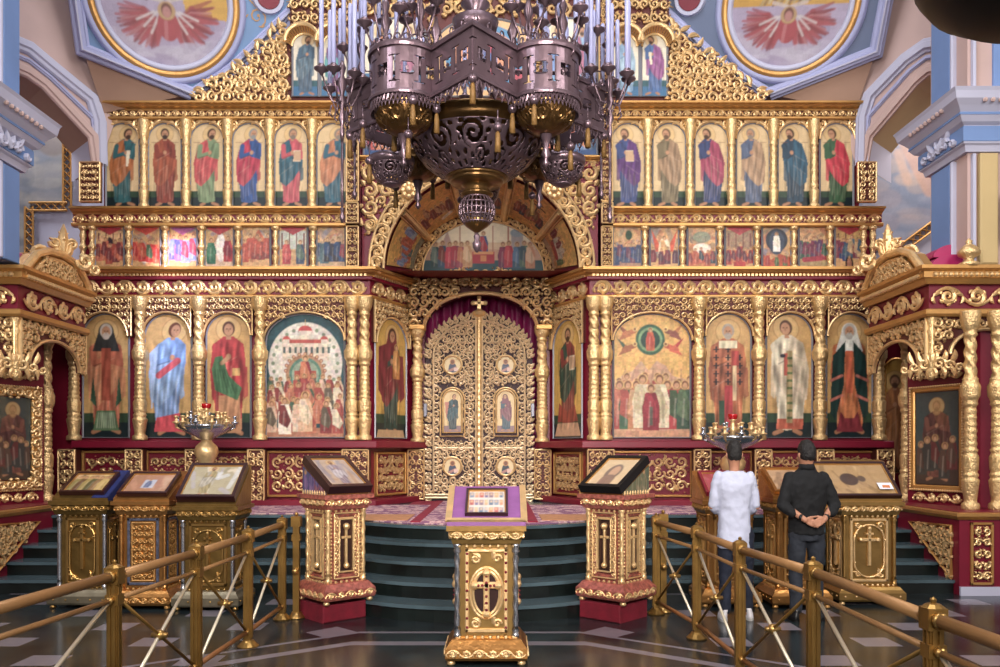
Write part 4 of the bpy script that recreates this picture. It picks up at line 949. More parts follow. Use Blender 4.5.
up = [(107, dict(robe='#2f6468', cloak='#b4662e', turn=.9, item='scroll'), 'arched icon of a teal and orange-brown robed saint turned right, leftmost of upper row'),
      (149, dict(robe='#8c3c2a', cloak='#a4502f', turn=.0, hair='#3c2c24'), 'arched icon of a rust-brown robed bearded saint facing front, second of upper left row'),
      (191, dict(robe='#7b8f66', cloak='#c44a4a', turn=.8), 'arched icon of a green and rose-red robed saint, third of upper left row'),
      (233, dict(robe='#2c4f8a', cloak='#b42a44', turn=.7, hair='#8a8a84'), 'arched icon of a saint in a crimson cloak over blue, fourth of upper left row'),
      (275, dict(robe='#c04a54', cloak='#2c5c6c', turn=.3, item='book', hair='#7a6a5c'), 'arched icon of a saint in pink and teal holding a pale book, upper left row'),
      (317, dict(robe='#2f5f70', cloak='#c0774c', turn=.9, hair='#8a7a6a'), 'arched icon of an orange-brown cloaked saint nearest the left of the chandelier'),
      (611, dict(robe='#3b4a7c', cloak='#5e3470', turn=-.6, item='book', hair='#5a3c2c'), 'arched icon of a purple cloaked saint nearest the right of the chandelier'),
      (652, dict(robe='#7a6a4c', cloak='#a07e5c', turn=-.5, hair='#6a4c34'), 'arched icon of a beige-brown robed saint, second of upper right row'),
      (694, dict(robe='#35416c', cloak='#a33a58', turn=-.8), 'arched icon of a saint in a rose cloak over dark blue, upper right row'),
      (735.5, dict(robe='#56627c', cloak='#b08a66', turn=-.4, hair='#8a7a6a'), 'arched icon of a saint in a tan cloak over grey-blue, upper right row'),
      (777, dict(robe='#2a4456', cloak='#2f5a70', turn=-.8), 'arched icon of a saint all in dark teal blue, second from right of upper row'),
      (819, dict(robe='#3c6040', cloak='#c8283c', turn=-.8, beard=False), 'arched icon of a saint in a bright red cloak over green, rightmost of upper row')]
for i, (a, kw, lab) in enumerate(up): saint_icon(a, a+33.5, 5.36, 6.66, lab, G1, seed=200+i, bg='#dcba84', **kw)
# spandrel infill of the apostle tier
for i, (a, kw, lab) in enumerate(up):
    x0, x1 = X_(a)-.06, X_(a+33.5)+.06; r = (X_(33.5)-X_(0))/2; cx = (x0+x1)/2
    m_ = MB(); arch_board(m_, FI, x0, x1, 6.66-r, 6.69, cx, r, r, 0, .05, 16); g_ = m_.obj('arch_spandrel', M['hole'], SCR)
    o = Orn(220+i)
    for s_ in (-1, 1):
        o.spiral(cx+s_*r*.92, 6.62, .075, PI/2, s_, 1.3, .3, 13, .04); o.leaf(cx+s_*r*.98, 6.56, -PI/2, .12, .03, .04, .4*s_); o.leaf(cx+s_*r*.6, 6.67, PI if s_ > 0 else 0, .12, .025, .04, .3)
        o.berry(cx+s_*r*1.1, 6.5, .03, .04)
    o.arc(cx, 6.66-r, r+.014, 0, PI, .016, .04); o.obj('carving', M['gold'], g_, FI.sub(0, 0, .05))
# feast icons
def feast(p, k):
    w, h = p.w, p.h; R = random.Random(k)
    def tent(c): p.poly([(w*.1, h*.95), (w*.5, h*.8), (w*.9, h*.95), (w*.9, h), (w*.1, h)], c)
    def rows(cols, n=5, y=.08, hh=.55, x0=.02, x1=.98): crowd(p, k, cols, y*h, (y+.12)*h, hh*h, n, x0, x1)
    def hall(c): p.rect(w*.06, w*.94, h*.45, h*.9, c); [p.rect(w*q, w*q+w*.05, h*.45, h*.85, '#7c4a3c') for q in (.1, .35, .6, .85)]; tent('#b03038')
    def mandorla(c, f): p.ell(w*.5, h*.62, w*.26, h*.3, c); p.mini(w*.5, h*.4, h*.48, f, '#f0e0c8')
    for q in range(30): x = R.uniform(0, w); y = R.uniform(h*.3, h); p.cap(x, y, x+R.uniform(-.12, .12), y-R.uniform(0, .15), R.uniform(.015, .04), R.choice(['#b86a4c', '#8a7a70', '#c88a58', '#a84a3c', '#7c8494', '#5c5450', '#d0a878']), .55)
    if k == 0: hall('#e0b078'); p.ell(w*.5, h*.55, w*.14, h*.2, '#3a2830'); rows(['#b04a34', '#c86a48', '#7c3434'], 5)
    elif k == 1: tent('#c03a2a'); p.ell(w*.5, h*.25, w*.3, h*.12, '#ece0cc'); rows(['#b83028', '#c85a3a', '#506a4a'], 4)
    elif k == 2: tent('#a04a80'); rows(['#5a5ab0', '#c06090', '#7a8ac0', '#b03a58'], 4, .08, .7)  # blue and rose tint of the sunbeam painted into these figures
    elif k == 3: p.hills(h*.3, '#d8b090', h*.5); p.ell(w*.55, h*.5, w*.16, h*.35, '#ecdcd0'); p.mini(w*.22, h*.1, h*.65, '#2f6a50', '#4a8060'); p.mini(w*.8, h*.15, h*.65, '#b02c30', '#8c2030'); tent('#b02c30')
    elif k == 4: p.poly([(w*.15, h*.5), (w*.6, h*.95), (w*.95, h*.5)], '#c05a34'); rows(['#b84a34', '#8c3c34', '#7a6a8a'], 5, .12, .6)
    elif k == 5: hall('#b8b8a8'); p.mini(w*.28, h*.1, h*.6, '#b03038', '#c85048'); p.mini(w*.75, h*.1, h*.6, '#3a4a60', '#5a7060')
    elif k == 6: p.hills(h*.4, '#c8a078', h*.45); rows(['#2c4468', '#a03a40', '#506a70', '#33303c'], 6, .05, .6)
    elif k == 7: p.ell(w*.55, h*.8, w*.12, h*.12, '#2f4630'); p.hills(h*.3, '#a87a60', h*.3); rows(['#36466c', '#6a3a50', '#444c68'], 6, .05, .55)
    elif k == 8: p.poly([(w*.05, h*.95), (w*.45, h*.4), (w*.2, h*.4)], '#c84a28'); p.poly([(w*.95, h*.95), (w*.55, h*.4), (w*.8, h*.4)], '#c84a28'); p.ell(w*.5, h*.45, w*.2, h*.3, '#e0c8a0'); p.mini(w*.5, h*.2, h*.6, '#e8d4b0', '#d8a060'); rows(['#7a2c38', '#5a3444'], 4, .02, .42)
    elif k == 9: p.hills(h*.35, '#c07848', h*.3); p.ell(w*.5, h*.75, w*.3, h*.14, '#8a8a70'); p.ell(w*.5, h*.48, w*.3, h*.12, '#ecd8c0'); rows(['#8a3c3c', '#3c4a50', '#b8583c'], 5, .02, .42)
    elif k == 10: hall('#9c7a5c'); rows(['#a8322c', '#6a2c38', '#c06a3c'], 5, .03, .45); p.rect(w*.3, w*.7, h*.02, h*.15, '#b02c28')
    elif k == 11: p.ell(w*.5, h*.68, w*.38, h*.28, '#2a2e3c'); mandorla('#3a4458', '#f0e8dc'); p.poly([(0, 0), (0, h*.35), (w*.3, h*.2), (w*.6, h*.35), (w, h*.25), (w, 0)], '#b84a28'); crowd(p, k, ['#5a6a3c', '#a83028'], .02*h, .08*h, .3*h, 3)
    elif k == 12: p.hills(h*.4, '#a88858', h*.4); rows(['#7a2c44', '#3c5a48', '#a83a40', '#5a3a5c'], 6, .15, .55); p.cap(w*.2, h*.2, w*.8, h*.24, h*.06, '#a82c3c')
    else: hall('#c89a58'); rows(['#33446c', '#7c3444', '#466070', '#c8a070'], 6, .15, .55); p.ell(w*.5, h*.1, w*.14, h*.18, '#201818'); p.mini(w*.5, h*.0, h*.3, '#a86a4c')
fl_ = ['square feast icon of rust robed figures before a dark doorway, leftmost of the small row', 'square feast icon with an orange canopy and white cloth, second of the small left row',
       'square feast icon of blue and rose figures lit by the sunbeam, small left row', 'square feast icon with a green figure left and red figure right, small left row',
       'square feast icon of figures under an orange slope, fifth of the small left row', 'square feast icon of two figures before a grey hall with red canopy, small left row',
       'square feast icon of a dark blue crowd before pale hills, beside the left carved pilaster', 'square feast icon of a blue crowd with a green tree, beside the right carved pilaster',
       'square feast icon with orange flame-like slopes round a pale figure, small right row', 'square feast icon of a crowd beneath a pale oval couch, third of small right row',
       'square feast icon of red figures in a pillared hall, middle of the small right row', 'square feast icon of a white figure in a dark oval over orange, small right row',
       'square feast icon of a maroon and green crowd round a reclining figure, small right row', 'square feast icon of a blue crowd above a black cave, rightmost of the small row']
for k, a in enumerate([96, 132.5, 169, 205.5, 242, 279, 317, 612.5, 649.5, 687, 724.5, 761.5, 798, 834]):
    w = X_(29)-X_(0); p = Paint(w, .63, 110, '#cf9c62', 300+k); feast(p, k); p.mottle(.35, 2)
    icon('feast_icon', fl_[k], p, FI.sub(X_(a), 4.44), 'small square feast icons in the middle row', None, [(0, 0), (w, 0), (w, .63), (0, .63)], .03, .022)
# lower tier
def l4(p):
    w, h = p.w, p.h; p.rect(0, w, 0, h, '#1f4a52'); p.ell(w/2, h*.6, w*.47, h*.33, '#ddd0c0')
    for q in range(26):
        a = q*2*PI/26; p.ell(w/2+w*.41*math.cos(a), h*.6+h*.28*math.sin(a), .028, .03, '#7c8a6c')
    p.rect(w*.2, w*.8, h*.62, h*.8, '#d8c0a8'); p.rect(w*.25, w*.75, h*.76, h*.79, '#b8483c')
    p.ell(w/2, h*.86, w*.09, h*.045, '#c03a3a'); p.rect(w*.42, w*.58, h*.8, h*.86, '#dccab4'); p.rect(w*.495, w*.505, h*.9, h*.95, '#c8a050')
    for q in (.26, .74): p.ell(w*q, h*.79, w*.05, h*.03, '#c0463c'); p.rect(w*q-w*.04, w*q+w*.04, h*.74, h*.79, '#e0ceb8')
    for q in range(9): p.rect(w*(.22+.07*q), w*(.25+.07*q), h*.68, h*.73, '#4c5c58')
    p.ell(w/2, h*.51, w*.25, h*.16, '#b0805c'); p.ell(w/2, h*.51, w*.205, h*.135, '#54806c'); p.ell(w/2, h*.51, w*.17, h*.11, '#8fa088')
    for q in range(11): a = PI*q/10; p.ell(w/2+w*.25*math.cos(a), h*.54+h*.135*math.sin(a), .028, .03, '#8a3a28'); p.ell(w/2+w*.25*math.cos(a), h*.54+h*.135*math.sin(a), .016, .018, '#d8a878')
    p.rect(w*.36, w*.64, h*.42, h*.54, '#a84838'); p.mini(w/2, h*.40, h*.27, '#8a2c34', '#c8744c')
    p.rect(0, w, 0, h*.08, '#b87a5a')
    for j, (yy, hh) in enumerate(((.3, .2), (.22, .22), (.1, .25), (.03, .28))): crowd(p, 40+j, ['#a8463c', '#c07050', '#6a5a48', '#d8b090', '#8a3434', '#46604c', '#dcc8a8'], yy*h, (yy+.02)*h, hh*h, 9-j, 0, 1)
    p.mini(w*.5, h*.05, h*.33, '#dcae84', '#e8ccaa', True); p.mini(w*.24, h*.03, h*.3, '#ecdcc4', '#7c3434')
def r4(p):
    w, h = p.w, p.h; p.rect(0, w, 0, h, '#dda957'); p.ell(w*.48, h*.79, w*.19, h*.125, '#2e5c44'); p.ell(w*.48, h*.79, w*.155, h*.1, '#7a9a6c'); p.ell(w*.48, h*.79, w*.125, h*.08, '#23443a')
    p.mini(w*.48, h*.7, h*.19, '#c85a34', '#b8402c')
    for sx, y, c, c2 in ((-1, .86, '#8a4a34', '#b86a3c'), (-1, .74, '#38503c', '#a05a34'), (1, .86, '#b8703c', '#8a4a3c'), (1, .74, '#b03030', '#c85a3c')):
        x = w*(.48+sx*.24); p.poly([(x, h*(y-.03)), (x+sx*w*.2, h*(y+.07)), (x+sx*w*.12, h*(y-.01))], c); p.poly([(x, h*(y-.04)), (x+sx*w*.18, h*(y-.08)), (x+sx*w*.08, h*(y+.01))], c2); p.cap(x-sx*w*.03, h*y, x+sx*w*.1, h*(y-.03), h*.02, c2); p.ell(x-sx*w*.04, h*(y+.015), .035, .035, '#e8c070'); p.ell(x-sx*w*.04, h*(y+.015), .02, .022, '#8a5034')
    p.poly([(0, 0), (0, h*.46), (w*.12, h*.5), (w*.25, h*.54), (w*.36, h*.62), (w*.46, h*.54), (w*.56, h*.62), (w*.68, h*.58), (w*.76, h*.5), (w, h*.46), (w, 0)], '#c89a78')
    for q in range(7): p.cap(w*(.1+.13*q), h*.44, w*(.16+.12*q), h*.55, .015, '#a07458', .6)
    crowd(p, 51, ['#a04038', '#5a6a48', '#b8704c', '#7a4440'], .2*h, .22*h, .3*h, 8, 0, 1)
    for q, c, d in ((.08, '#a83a38', '#c06a50'), (.19, '#3c6044', '#a8483c'), (.3, '#b8784c', '#d09a70'), (.7, '#a82c3c', '#8a2438'), (.82, '#b83a3c', '#44583c'), (.93, '#3c5644', '#5a7050')): p.mini(w*q, h*.07, h*.4, c, d)
    for q in (.38, .6): p.mini(w*q, h*.08, h*.44, '#dccba8', '#c4b088')
    p.mini(w*.49, h*.06, h*.38, '#8a2030', '#a02838'); p.rect(w*.47, w*.51, h*.1, h*.25, '#3a5a48', .8)
    p.rect(0, w, 0, h*.06, '#c8906a')
def virgin(p):
    w, h = p.w, p.h; p.figure(w*.5, h*.04, h*.9, robe='#2c4c48', cloak='#7a2430', turn=.3, hood='#7a2430', beard=False, hem='#20403c')
    p.poly([(w*.12, h*.75), (w*.1, h*.4), (w*.3, h*.3), (w*.45, h*.8)], '#7a2430'); p.poly([(w*.9, h*.7), (w*.95, h*.35), (w*.8, h*.3), (w*.68, h*.7)], '#8a3038')
    p.mini(w*.68, h*.5, h*.3, '#c8803c', '#d89a50'); p.poly([(w*.05, 0), (w*.1, h*.07), (w*.9, h*.07), (w*.95, 0)], '#c8a070')
def christ(p):
    w, h = p.w, p.h; p.figure(w*.5, h*.09, h*.86, robe='#8a3430', cloak='#23463c', item='book', hair='#4a2c1c'); p.poly([(w*.2, h*.3), (w*.15, h*.14), (w*.85, h*.14), (w*.75, h*.28), (w*.5, h*.22)], '#9a4030')
    p.poly([(w*.05, h*.02), (w*.15, h*.13), (w*.85, h*.13), (w*.95, h*.02)], '#d0a078')
def bishop(p):
    w, h = p.w, p.h; p.figure(w*.5, h*.04, h*.9, robe='#c06a3c', cloak='#a85c3c', hair='#a89a8c', wide=1.15); p.rect(w*.42, w*.6, h*.05, h*.42, '#b03038'); p.rect(w*.6, w*.68, h*.3, h*.6, '#e0c090'); p.rect(w*.3, w*.42, h*.1, h*.3, '#33503c')
    for q in range(14):
        x = w*(.24+.26*(q % 3)); y = h*(.45+.065*(q//3)); p.rect(x-.012, x+.012, y-.05, y+.05, '#33292c'); p.rect(x-.045, x+.045, y-.012, y+.012, '#33292c')
    p.rect(w*.3, w*.7, h*.72, h*.78, '#e8d8b0'); p.rect(w*.57, w*.73, h*.58, h*.7, '#b83c34')
def mantle(p):
    w, h = p.w, p.h; p.figure(w*.5, h*.04, h*.9, robe='#d07038', cloak='#d07038', wide=1.1, hood='#e0dcd0', hair='#b8b0a4')
    for s_ in (-1, 1): p.poly([(w*(.5+s_*.08), h*.78), (w*(.5+s_*.36), h*.66), (w*(.5+s_*.42), h*.2), (w*(.5+s_*.3), h*.14), (w*(.5+s_*.12), h*.42)], '#1f3c38'); [p.cap(w*(.5+s_*.16), h*y, w*(.5+s_*.4), h*(y-.04), .02, '#c8705c') for y in (.5, .34)]
    p.poly([(w*.22, h*.05), (w*.32, h*.22), (w*.68, h*.22), (w*.8, h*.05)], '#8a2a34'); p.poly([(w*.3, h*.22), (w*.5, h*.34), (w*.7, h*.22), (w*.6, h*.16), (w*.4, h*.16)], '#d07a40'); p.rect(w*.42, w*.58, h*.36, h*.7, '#c85c34')
def monk(p):
    w, h = p.w, p.h; p.figure(w*.5, h*.04, h*.9, robe='#c86a48', cloak='#d88a5c', hood='#3a3a38', wide=1.1, hair='#c8b8a8')
    p.poly([(w*.22, h*.06), (w*.3, h*.22), (w*.7, h*.22), (w*.78, h*.06)], '#5c7c54'); p.rect(w*.4, w*.6, h*.3, h*.72, '#a84c34'); p.poly([(w*.22, h*.5), (w*.16, h*.3), (w*.3, h*.24)], '#3f6048'); p.poly([(w*.78, h*.5), (w*.84, h*.3), (w*.7, h*.24)], '#3f6048')
    for q in range(9): p.cap(w*(.3+.05*q), h*.08, w*(.34+.04*q), h*.2, .008, '#c8d0b0', .6)
def bluefig(p):
    w, h = p.w, p.h; p.figure(w*.5, h*.03, h*.92, robe='#7a9cd0', cloak='#8fb0dc', turn=.8, beard=False, hair='#6a3a28')  # pale blue cloth carries the sunbeam's wash in its pigment
    p.poly([(w*.15, h*.2), (w*.3, h*.75), (w*.1, h*.68)], '#a8c0e4'); p.poly([(w*.2, h*.05), (w*.25, h*.16), (w*.75, h*.2), (w*.85, h*.05)], '#d0404c'); p.cap(w*.3, h*.5, w*.7, h*.62, .05, '#d0505c')
def redgreen(p):
    w, h = p.w, p.h; p.figure(w*.5, h*.03, h*.93, robe='#b83438', cloak='#b83438', beard=False, hair='#5a3424', wide=1.05, hem='#c8885c')
    p.poly([(w*.25, h*.04), (w*.28, h*.34), (w*.75, h*.34), (w*.78, h*.04)], '#c4895c'); p.poly([(w*.2, h*.65), (w*.12, h*.55), (w*.2, h*.38), (w*.7, h*.3), (w*.8, h*.4), (w*.5, h*.5), (w*.36, h*.66)], '#4c7850')
    for q in range(6): p.cap(w*(.24+.08*q), h*.36, w*(.2+.05*q), h*.55, .007, '#23402c', .6)
    p.cap(w*.35, h*.6, w*.5, h*.65, .03, '#c09068'); p.rect(w*.58, w*.75, h*.5, h*.56, '#d8a860')
def creamfig(p):
    w, h = p.w, p.h; p.figure(w*.5, h*.03, h*.94, robe='#ddceb0', cloak='#d4bfa0', turn=-.4, beard=False, hair='#5c3826', wide=1.05, hem='#c05a3c')
    p.rect(w*.44, w*.58, h*.12, h*.7, '#a89060'); p.rect(w*.38, w*.46, h*.5, h*.68, '#b8503c'); [p.rect(w*.45, w*.57, h*(.15+.06*q), h*(.17+.06*q), '#5c6a3c') for q in range(9)]; p.ell(w*.36, h*.66, .045, .03, '#2c2c3c')
low = [(84, 130, monk, 'tall arched icon of a dark-cowled monk in orange and green, leftmost of the lower tier'), (145.5, 192.5, bluefig, 'tall arched icon of a pale blue robed figure washed by the sunbeam'),
       (207, 251.5, redgreen, 'tall arched icon of a young saint in red tunic and green sash'), (266.5, 345, l4, 'wide arched icon of a figure in a green circle above a crowd, left of doors'),
       (613, 690, r4, 'wide arched icon with angels round a green circle and mountains, right of doors'), (704.5, 750.5, bishop, 'tall arched icon of a bishop in an orange vestment with dark crosses'),
       (765.5, 811.5, creamfig, 'tall arched icon of a bowed figure in a long cream robe with red hem'), (825.5, 871.5, mantle, 'tall arched icon of a white-capped bishop in green and orange, rightmost of lower tier')]
for i, (a, c, fn, lab) in enumerate(low):
    w = X_(c)-X_(a); saint_icon(a, c, ZB, ZT_, lab, 'large arched icons of the lower tier', seed=400+i, paintf=fn, sag=min(w/2, .42), gh=.2 if i not in (3, 4) else 0.01)
saint_icon(0, 0, ZB, ZT_, 'tall icon of a maroon-veiled woman with child, angled wing left of the doors', 'large arched icons of the lower tier', seed=410, paintf=virgin, fr=FWL, x0=.12, w=.86, bg='#d4a444')
saint_icon(0, 0, ZB, ZT_, 'tall icon of a bearded figure holding a book, angled wing right of the doors', 'large arched icons of the lower tier', seed=411, paintf=christ, fr=FWR, x0=.18, w=.86, bg='#d4a444')
# top icons and the ones seen through the chandelier
blue = '#3f6f94'; pale = '#e4d6bc'
for i, (a, c, kw, lab) in enumerate([(293, 319, dict(robe='#4c6478', cloak='#5e7684', turn=.6), 'tall icon of a grey-blue robed figure left of the pair under striped vaults, upper left'), (321, 348, dict(robe='#7a4c7c', cloak='#5aa0a0', turn=.4), 'tall icon of a teal and violet figure right of the pair, upper left'),
                                     (612, 639, dict(robe='#7fa0bc', cloak='#9ab6c8', turn=-.5), 'tall icon of a pale blue robed figure left of the pair, upper right'), (641, 667, dict(robe='#4a6a9c', cloak='#96548a', turn=-.8, item='scroll'), 'tall icon of a violet cloaked figure right of the pair, upper right')]):
    saint_icon(a, c, 7.07, 8.06, lab, 'pairs of top icons under striped vaults', ground=blue, bg=pale, seed=430+i, gh=.25, **kw)
def enthroned(p):
    w, h = p.w, p.h; p.rect(0, w, 0, h, '#d8a868'); p.ell(w/2, h*.5, w*.42, h*.42, '#3f7fa8'); p.ell(w/2, h*.5, w*.34, h*.34, '#d88a5c'); p.figure(w/2, h*.1, h*.75, robe='#c8405c', cloak='#5878b8', wide=1.3); [p.ell(w*q, h*.25, w*.07, h*.1, '#b83c4c') for q in (.15, .85)]
p = Paint(X_(532)-X_(438), 1.2, 80, pale, 450); enthroned(p); W_ = p.w
icon('central_icon', 'large enthroned figure icon high on the screen, glimpsed behind the chandelier', p, FI.sub(X_(438), 7.07), None, archmask(W_, .85, .35), archpts(W_, .85, .35), .03)
for i, (a, c, lab) in enumerate([(364, 427, 'tall pale blue and orange icon behind the left of the chandelier'), (543, 597, 'tall pale blue icon behind the right of the chandelier')]):
    w = X_(c)-X_(a); p = Paint(w, 1.2, 80, pale, 460+i); p.rect(0, w, 0, .35, blue); p.figure(w*.28, .05, 1.05, robe='#d8804c' if i == 0 else '#6aa0c8', cloak='#6a8ac0'); p.figure(w*.72, .05, 1.05, robe='#88a8c4', cloak='#a8607c')
    icon('double_icon', lab, p, FI.sub(X_(a), 7.07), None, archmask(w, .9, .3), archpts(w, .9, .3), .03)
for i, (a, c) in enumerate([(364, 392), (397, 425), (430, 458), (463, 494), (499, 527), (532, 560), (566, 597)]):
    w = X_(c)-X_(a); p = Paint(w, .62, 80, '#c88a48', 470+i); crowd(p, 470+i, ['#8a2c44', '#5a78a0', '#b84a3c', '#2c4a68', '#c87848'], .03, .1, .42, 4); p.rect(0, w, 0, .08, '#2c4a78')
    icon('prophet_icon', ['small red and blue crowd icon at the left end of the row under the chandelier', 'small crowd icon second from the left behind the chandelier bowls', 'small crowd icon left of centre behind the chandelier bowl', 'small crowd icon at the centre behind the chandelier bowl', 'small crowd icon right of centre behind the chandelier bowl', 'small crowd icon second from the right behind the chandelier bowls', 'small crowd icon at the right end of the row under the chandelier'][i], p, FI.sub(X_(a), 6.17), 'small crowd icons behind the chandelier', None, [(0, 0), (w, 0), (w, .62), (0, .62)], .03)
# ================================================================== ROYAL DOORS
DX = X_(479.3, YD); DW = .885
def door(side):
    s_ = 1 if side else -1
    t = thing('royal_door', 'right leaf of the pierced gilded royal doors with oval saints' if side else 'left leaf of the pierced gilded royal doors, topped by a small cross', 'door', (DX+s_*.45, YD-.08, SOL))
    fr = Frame((DX, YD-.1, 0), (1, 0, 0)); zs, zt_, z0 = 3.2, 3.92, .84
    top = lambda u: zs+(zt_-zs)*math.sqrt(max(0, 1-(u/DW)**2))
    pts = [(0, z0), (DW, z0)]+[(DW*math.cos(PI/2*i/16), zs+(zt_-zs)*math.sin(PI/2*i/16)) for i in range(17)]
    m_ = MB(); m_.prism([(s_*a, b_) for a, b_ in (pts if side else pts)], -.05, -.005, fr); m_.obj('leaf_board', M['doorback'], t)
    o = Orn(500)
    def msk(u, z):
        if z > top(u)-.1: return False
        for (cx, cz, r) in ((.44, 3.06, .2), (.44, 1.38, .2)):
            if math.hypot(u-cx, z-cz) < r: return False
        return not (abs(u-.44) < .23 and 1.82 < z < 2.74)
    o.fill(.07, DW-.1, z0+.1, 3.95, .135, msk, False, .05, .3, 3)
    o.fill(.13, DW-.16, z0+.16, 4.0, .135, msk, False, .035, .2, 3)
    # scrolling outer border following the edge
    E = [(DW-.05, z0+.1*i) for i in range(int((zs-z0)/.1))]+[((DW-.05)*math.cos(PI/2*i/13), zs+(zt_-zs-.05)*math.sin(PI/2*i/13)) for i in range(14)]
    for k, (a, b_) in enumerate(E):
        o.spiral(a, b_, .055, 0, 1 if k % 2 else -1, 1.2, .32, 10, .05)
        an = math.atan2((b_-zs)/(zt_-zs) if b_ > zs else 0, a/DW); o.leaf(a, b_, an, .1, .03, .05, .5)
    o.arc(0, zs, DW-.13, 0, PI/2, .016, .06, 24, zt_-zs-.13); o.line(DW-.13, z0+.08, DW-.13, zs, .016, .06); o.line(.0, z0+.07, DW, z0+.07, .02, .06); o.line(.0, z0+.02, DW, z0+.02, .02, .06); o.line(.055, z0, .055, 3.88, .014, .06)
    o.line(.1, 1.68, DW-.16, 1.68, .018, .05)
    if side == 0:
        k = len(o.V); o.V = [(-a, b_, c) for a, b_, c in o.V]
    o.obj('openwork_carving', M['gold_pale'], t, fr)
    sx = lambda u: s_*u
    for q, (cz, rr) in enumerate(((3.06, .15), (1.38, .15))):
        c = fr(sx(.44), cz, .03); m_ = MB(); m_.tube([fr(sx(.44)+rr*math.cos(2*PI*i/24), cz+rr*math.sin(2*PI*i/24), .035) for i in range(24)], .022, 6, True); rg = m_.obj('medallion_ring', M['gold'], t)
        p = Paint(.3, .3, 130, '#e0c48c', 510+q+2*side); p.cap(.15, -.02, .15, .12, .085, '#3c4660' if q == 0 or side == 0 else '#33404c', r2=.06); p.cap(.1, .05, .2, .1, .02, '#b07a70'); p.ell(.15, .2, .045, .045, '#c8844c'); p.ell(.15, .2, .03, .035, '#7a4c34'); p.rect(.17, .24, .04, .1, '#dcb8a8')
        p.obj('medallion_painting', t, fr.sub(sx(.44)-.15, cz-.15), lambda X, Y: (X-.15)**2+(Y-.15)**2 < .0225, .03)
    p = Paint(.31, .7, 120, '#dcbc80', 520+side); p.rect(0, .31, 0, .11, '#8a6a6c'); 
    if side == 0: p.figure(.16, .03, .62, robe='#1f3c44', cloak='#2c5058', turn=.5, beard=False); p.poly([(.05, .2), (.1, .5), (.03, .5)], '#b8705c')
    else: p.figure(.16, .03, .62, robe='#2c5060', cloak='#7a4050', turn=-.3, beard=False, hood='#7a4050')
    p.obj('annunciation_painting', t, fr.sub(sx(.44)-.155, 1.94), archmask(.31, .545, .155), .03)
    m_ = MB(); m_.tube([fr.sub(sx(.44)-.155, 1.94)(u, v, .035) for u, v in archpts(.31, .545, .155)], .02, 6, True); m_.tube([fr.sub(sx(.44)-.2, 1.88)(u, v, .03) for u, v in archpts(.4, .6, .2)], .016, 6, True); m_.obj('painting_moulding', M['gold'], t)
    m_ = MB(); m_.box(sx(DW)+DX-.03, sx(DW)+DX+.03, YD-.2, YD-.1, 2.2, 2.42, None, .008); m_.obj('hinge_box', M['hinge'], t)
    if side == 0:
        m_ = MB(); m_.lathe([(.04*(1+.25*(i % 2)), z0+(3.86-z0)*i/60) for i in range(61)], 10, (DX, YD-.13, 0)); m_.obj('meeting_bar', M['gold'], t)
        m_ = MB(); m_.lathe([(.03, 3.84), (.1, 3.88), (.12, 3.93), (.04, 3.97), (.03, 4.0)], 12, (DX, YD-.13, 0)); m_.fbox(fr, -.032, .032, 3.98, 4.16, .01, .06, .008); m_.fbox(fr, -.09, .09, 4.05, 4.11, .01, .06, .008)
        for a, c in ((-.1, 4.08), (.1, 4.08), (0, 4.17)): m_.ball(tuple(fr(a, c, .04)), .042, 8, 6)
        m_.obj('cross_finial', M['gold'], t)
M['gold_pale'] = mat('pale_gilt_openwork', '#efd2a8', .38, .6, .2, 30, .12, 9)
M['doorback'] = mat('dark_wine_backing', '#300f18', .6, 0, .05, 10, .1, 5)
M['hinge'] = mat('grey_hinge_box', '#6a6a74', .4, .5)
door(0); door(1)
# silk curtain behind the doors
m_ = MB(); V = []; nx_, nz_ = 90, 12
for j in range(nz_+1):
    for i in range(nx_+1):
        u = i/nx_; V.append((X_(421, YD)+u*(X_(541, YD)-X_(421, YD)), 13.98+.04*math.sin(u*60)+.015*math.sin(u*143+j), SOL+.02+(4.3-SOL)*j/nz_))
m_.add(V, [(j*(nx_+1)+i, j*(nx_+1)+i+1, (j+1)*(nx_+1)+i+1, (j+1)*(nx_+1)+i) for j in range(nz_) for i in range(nx_)])
tag(m_.obj('curtain', M['curtain'], None, True), 'magenta silk curtain hanging behind the royal doors', 'curtain')
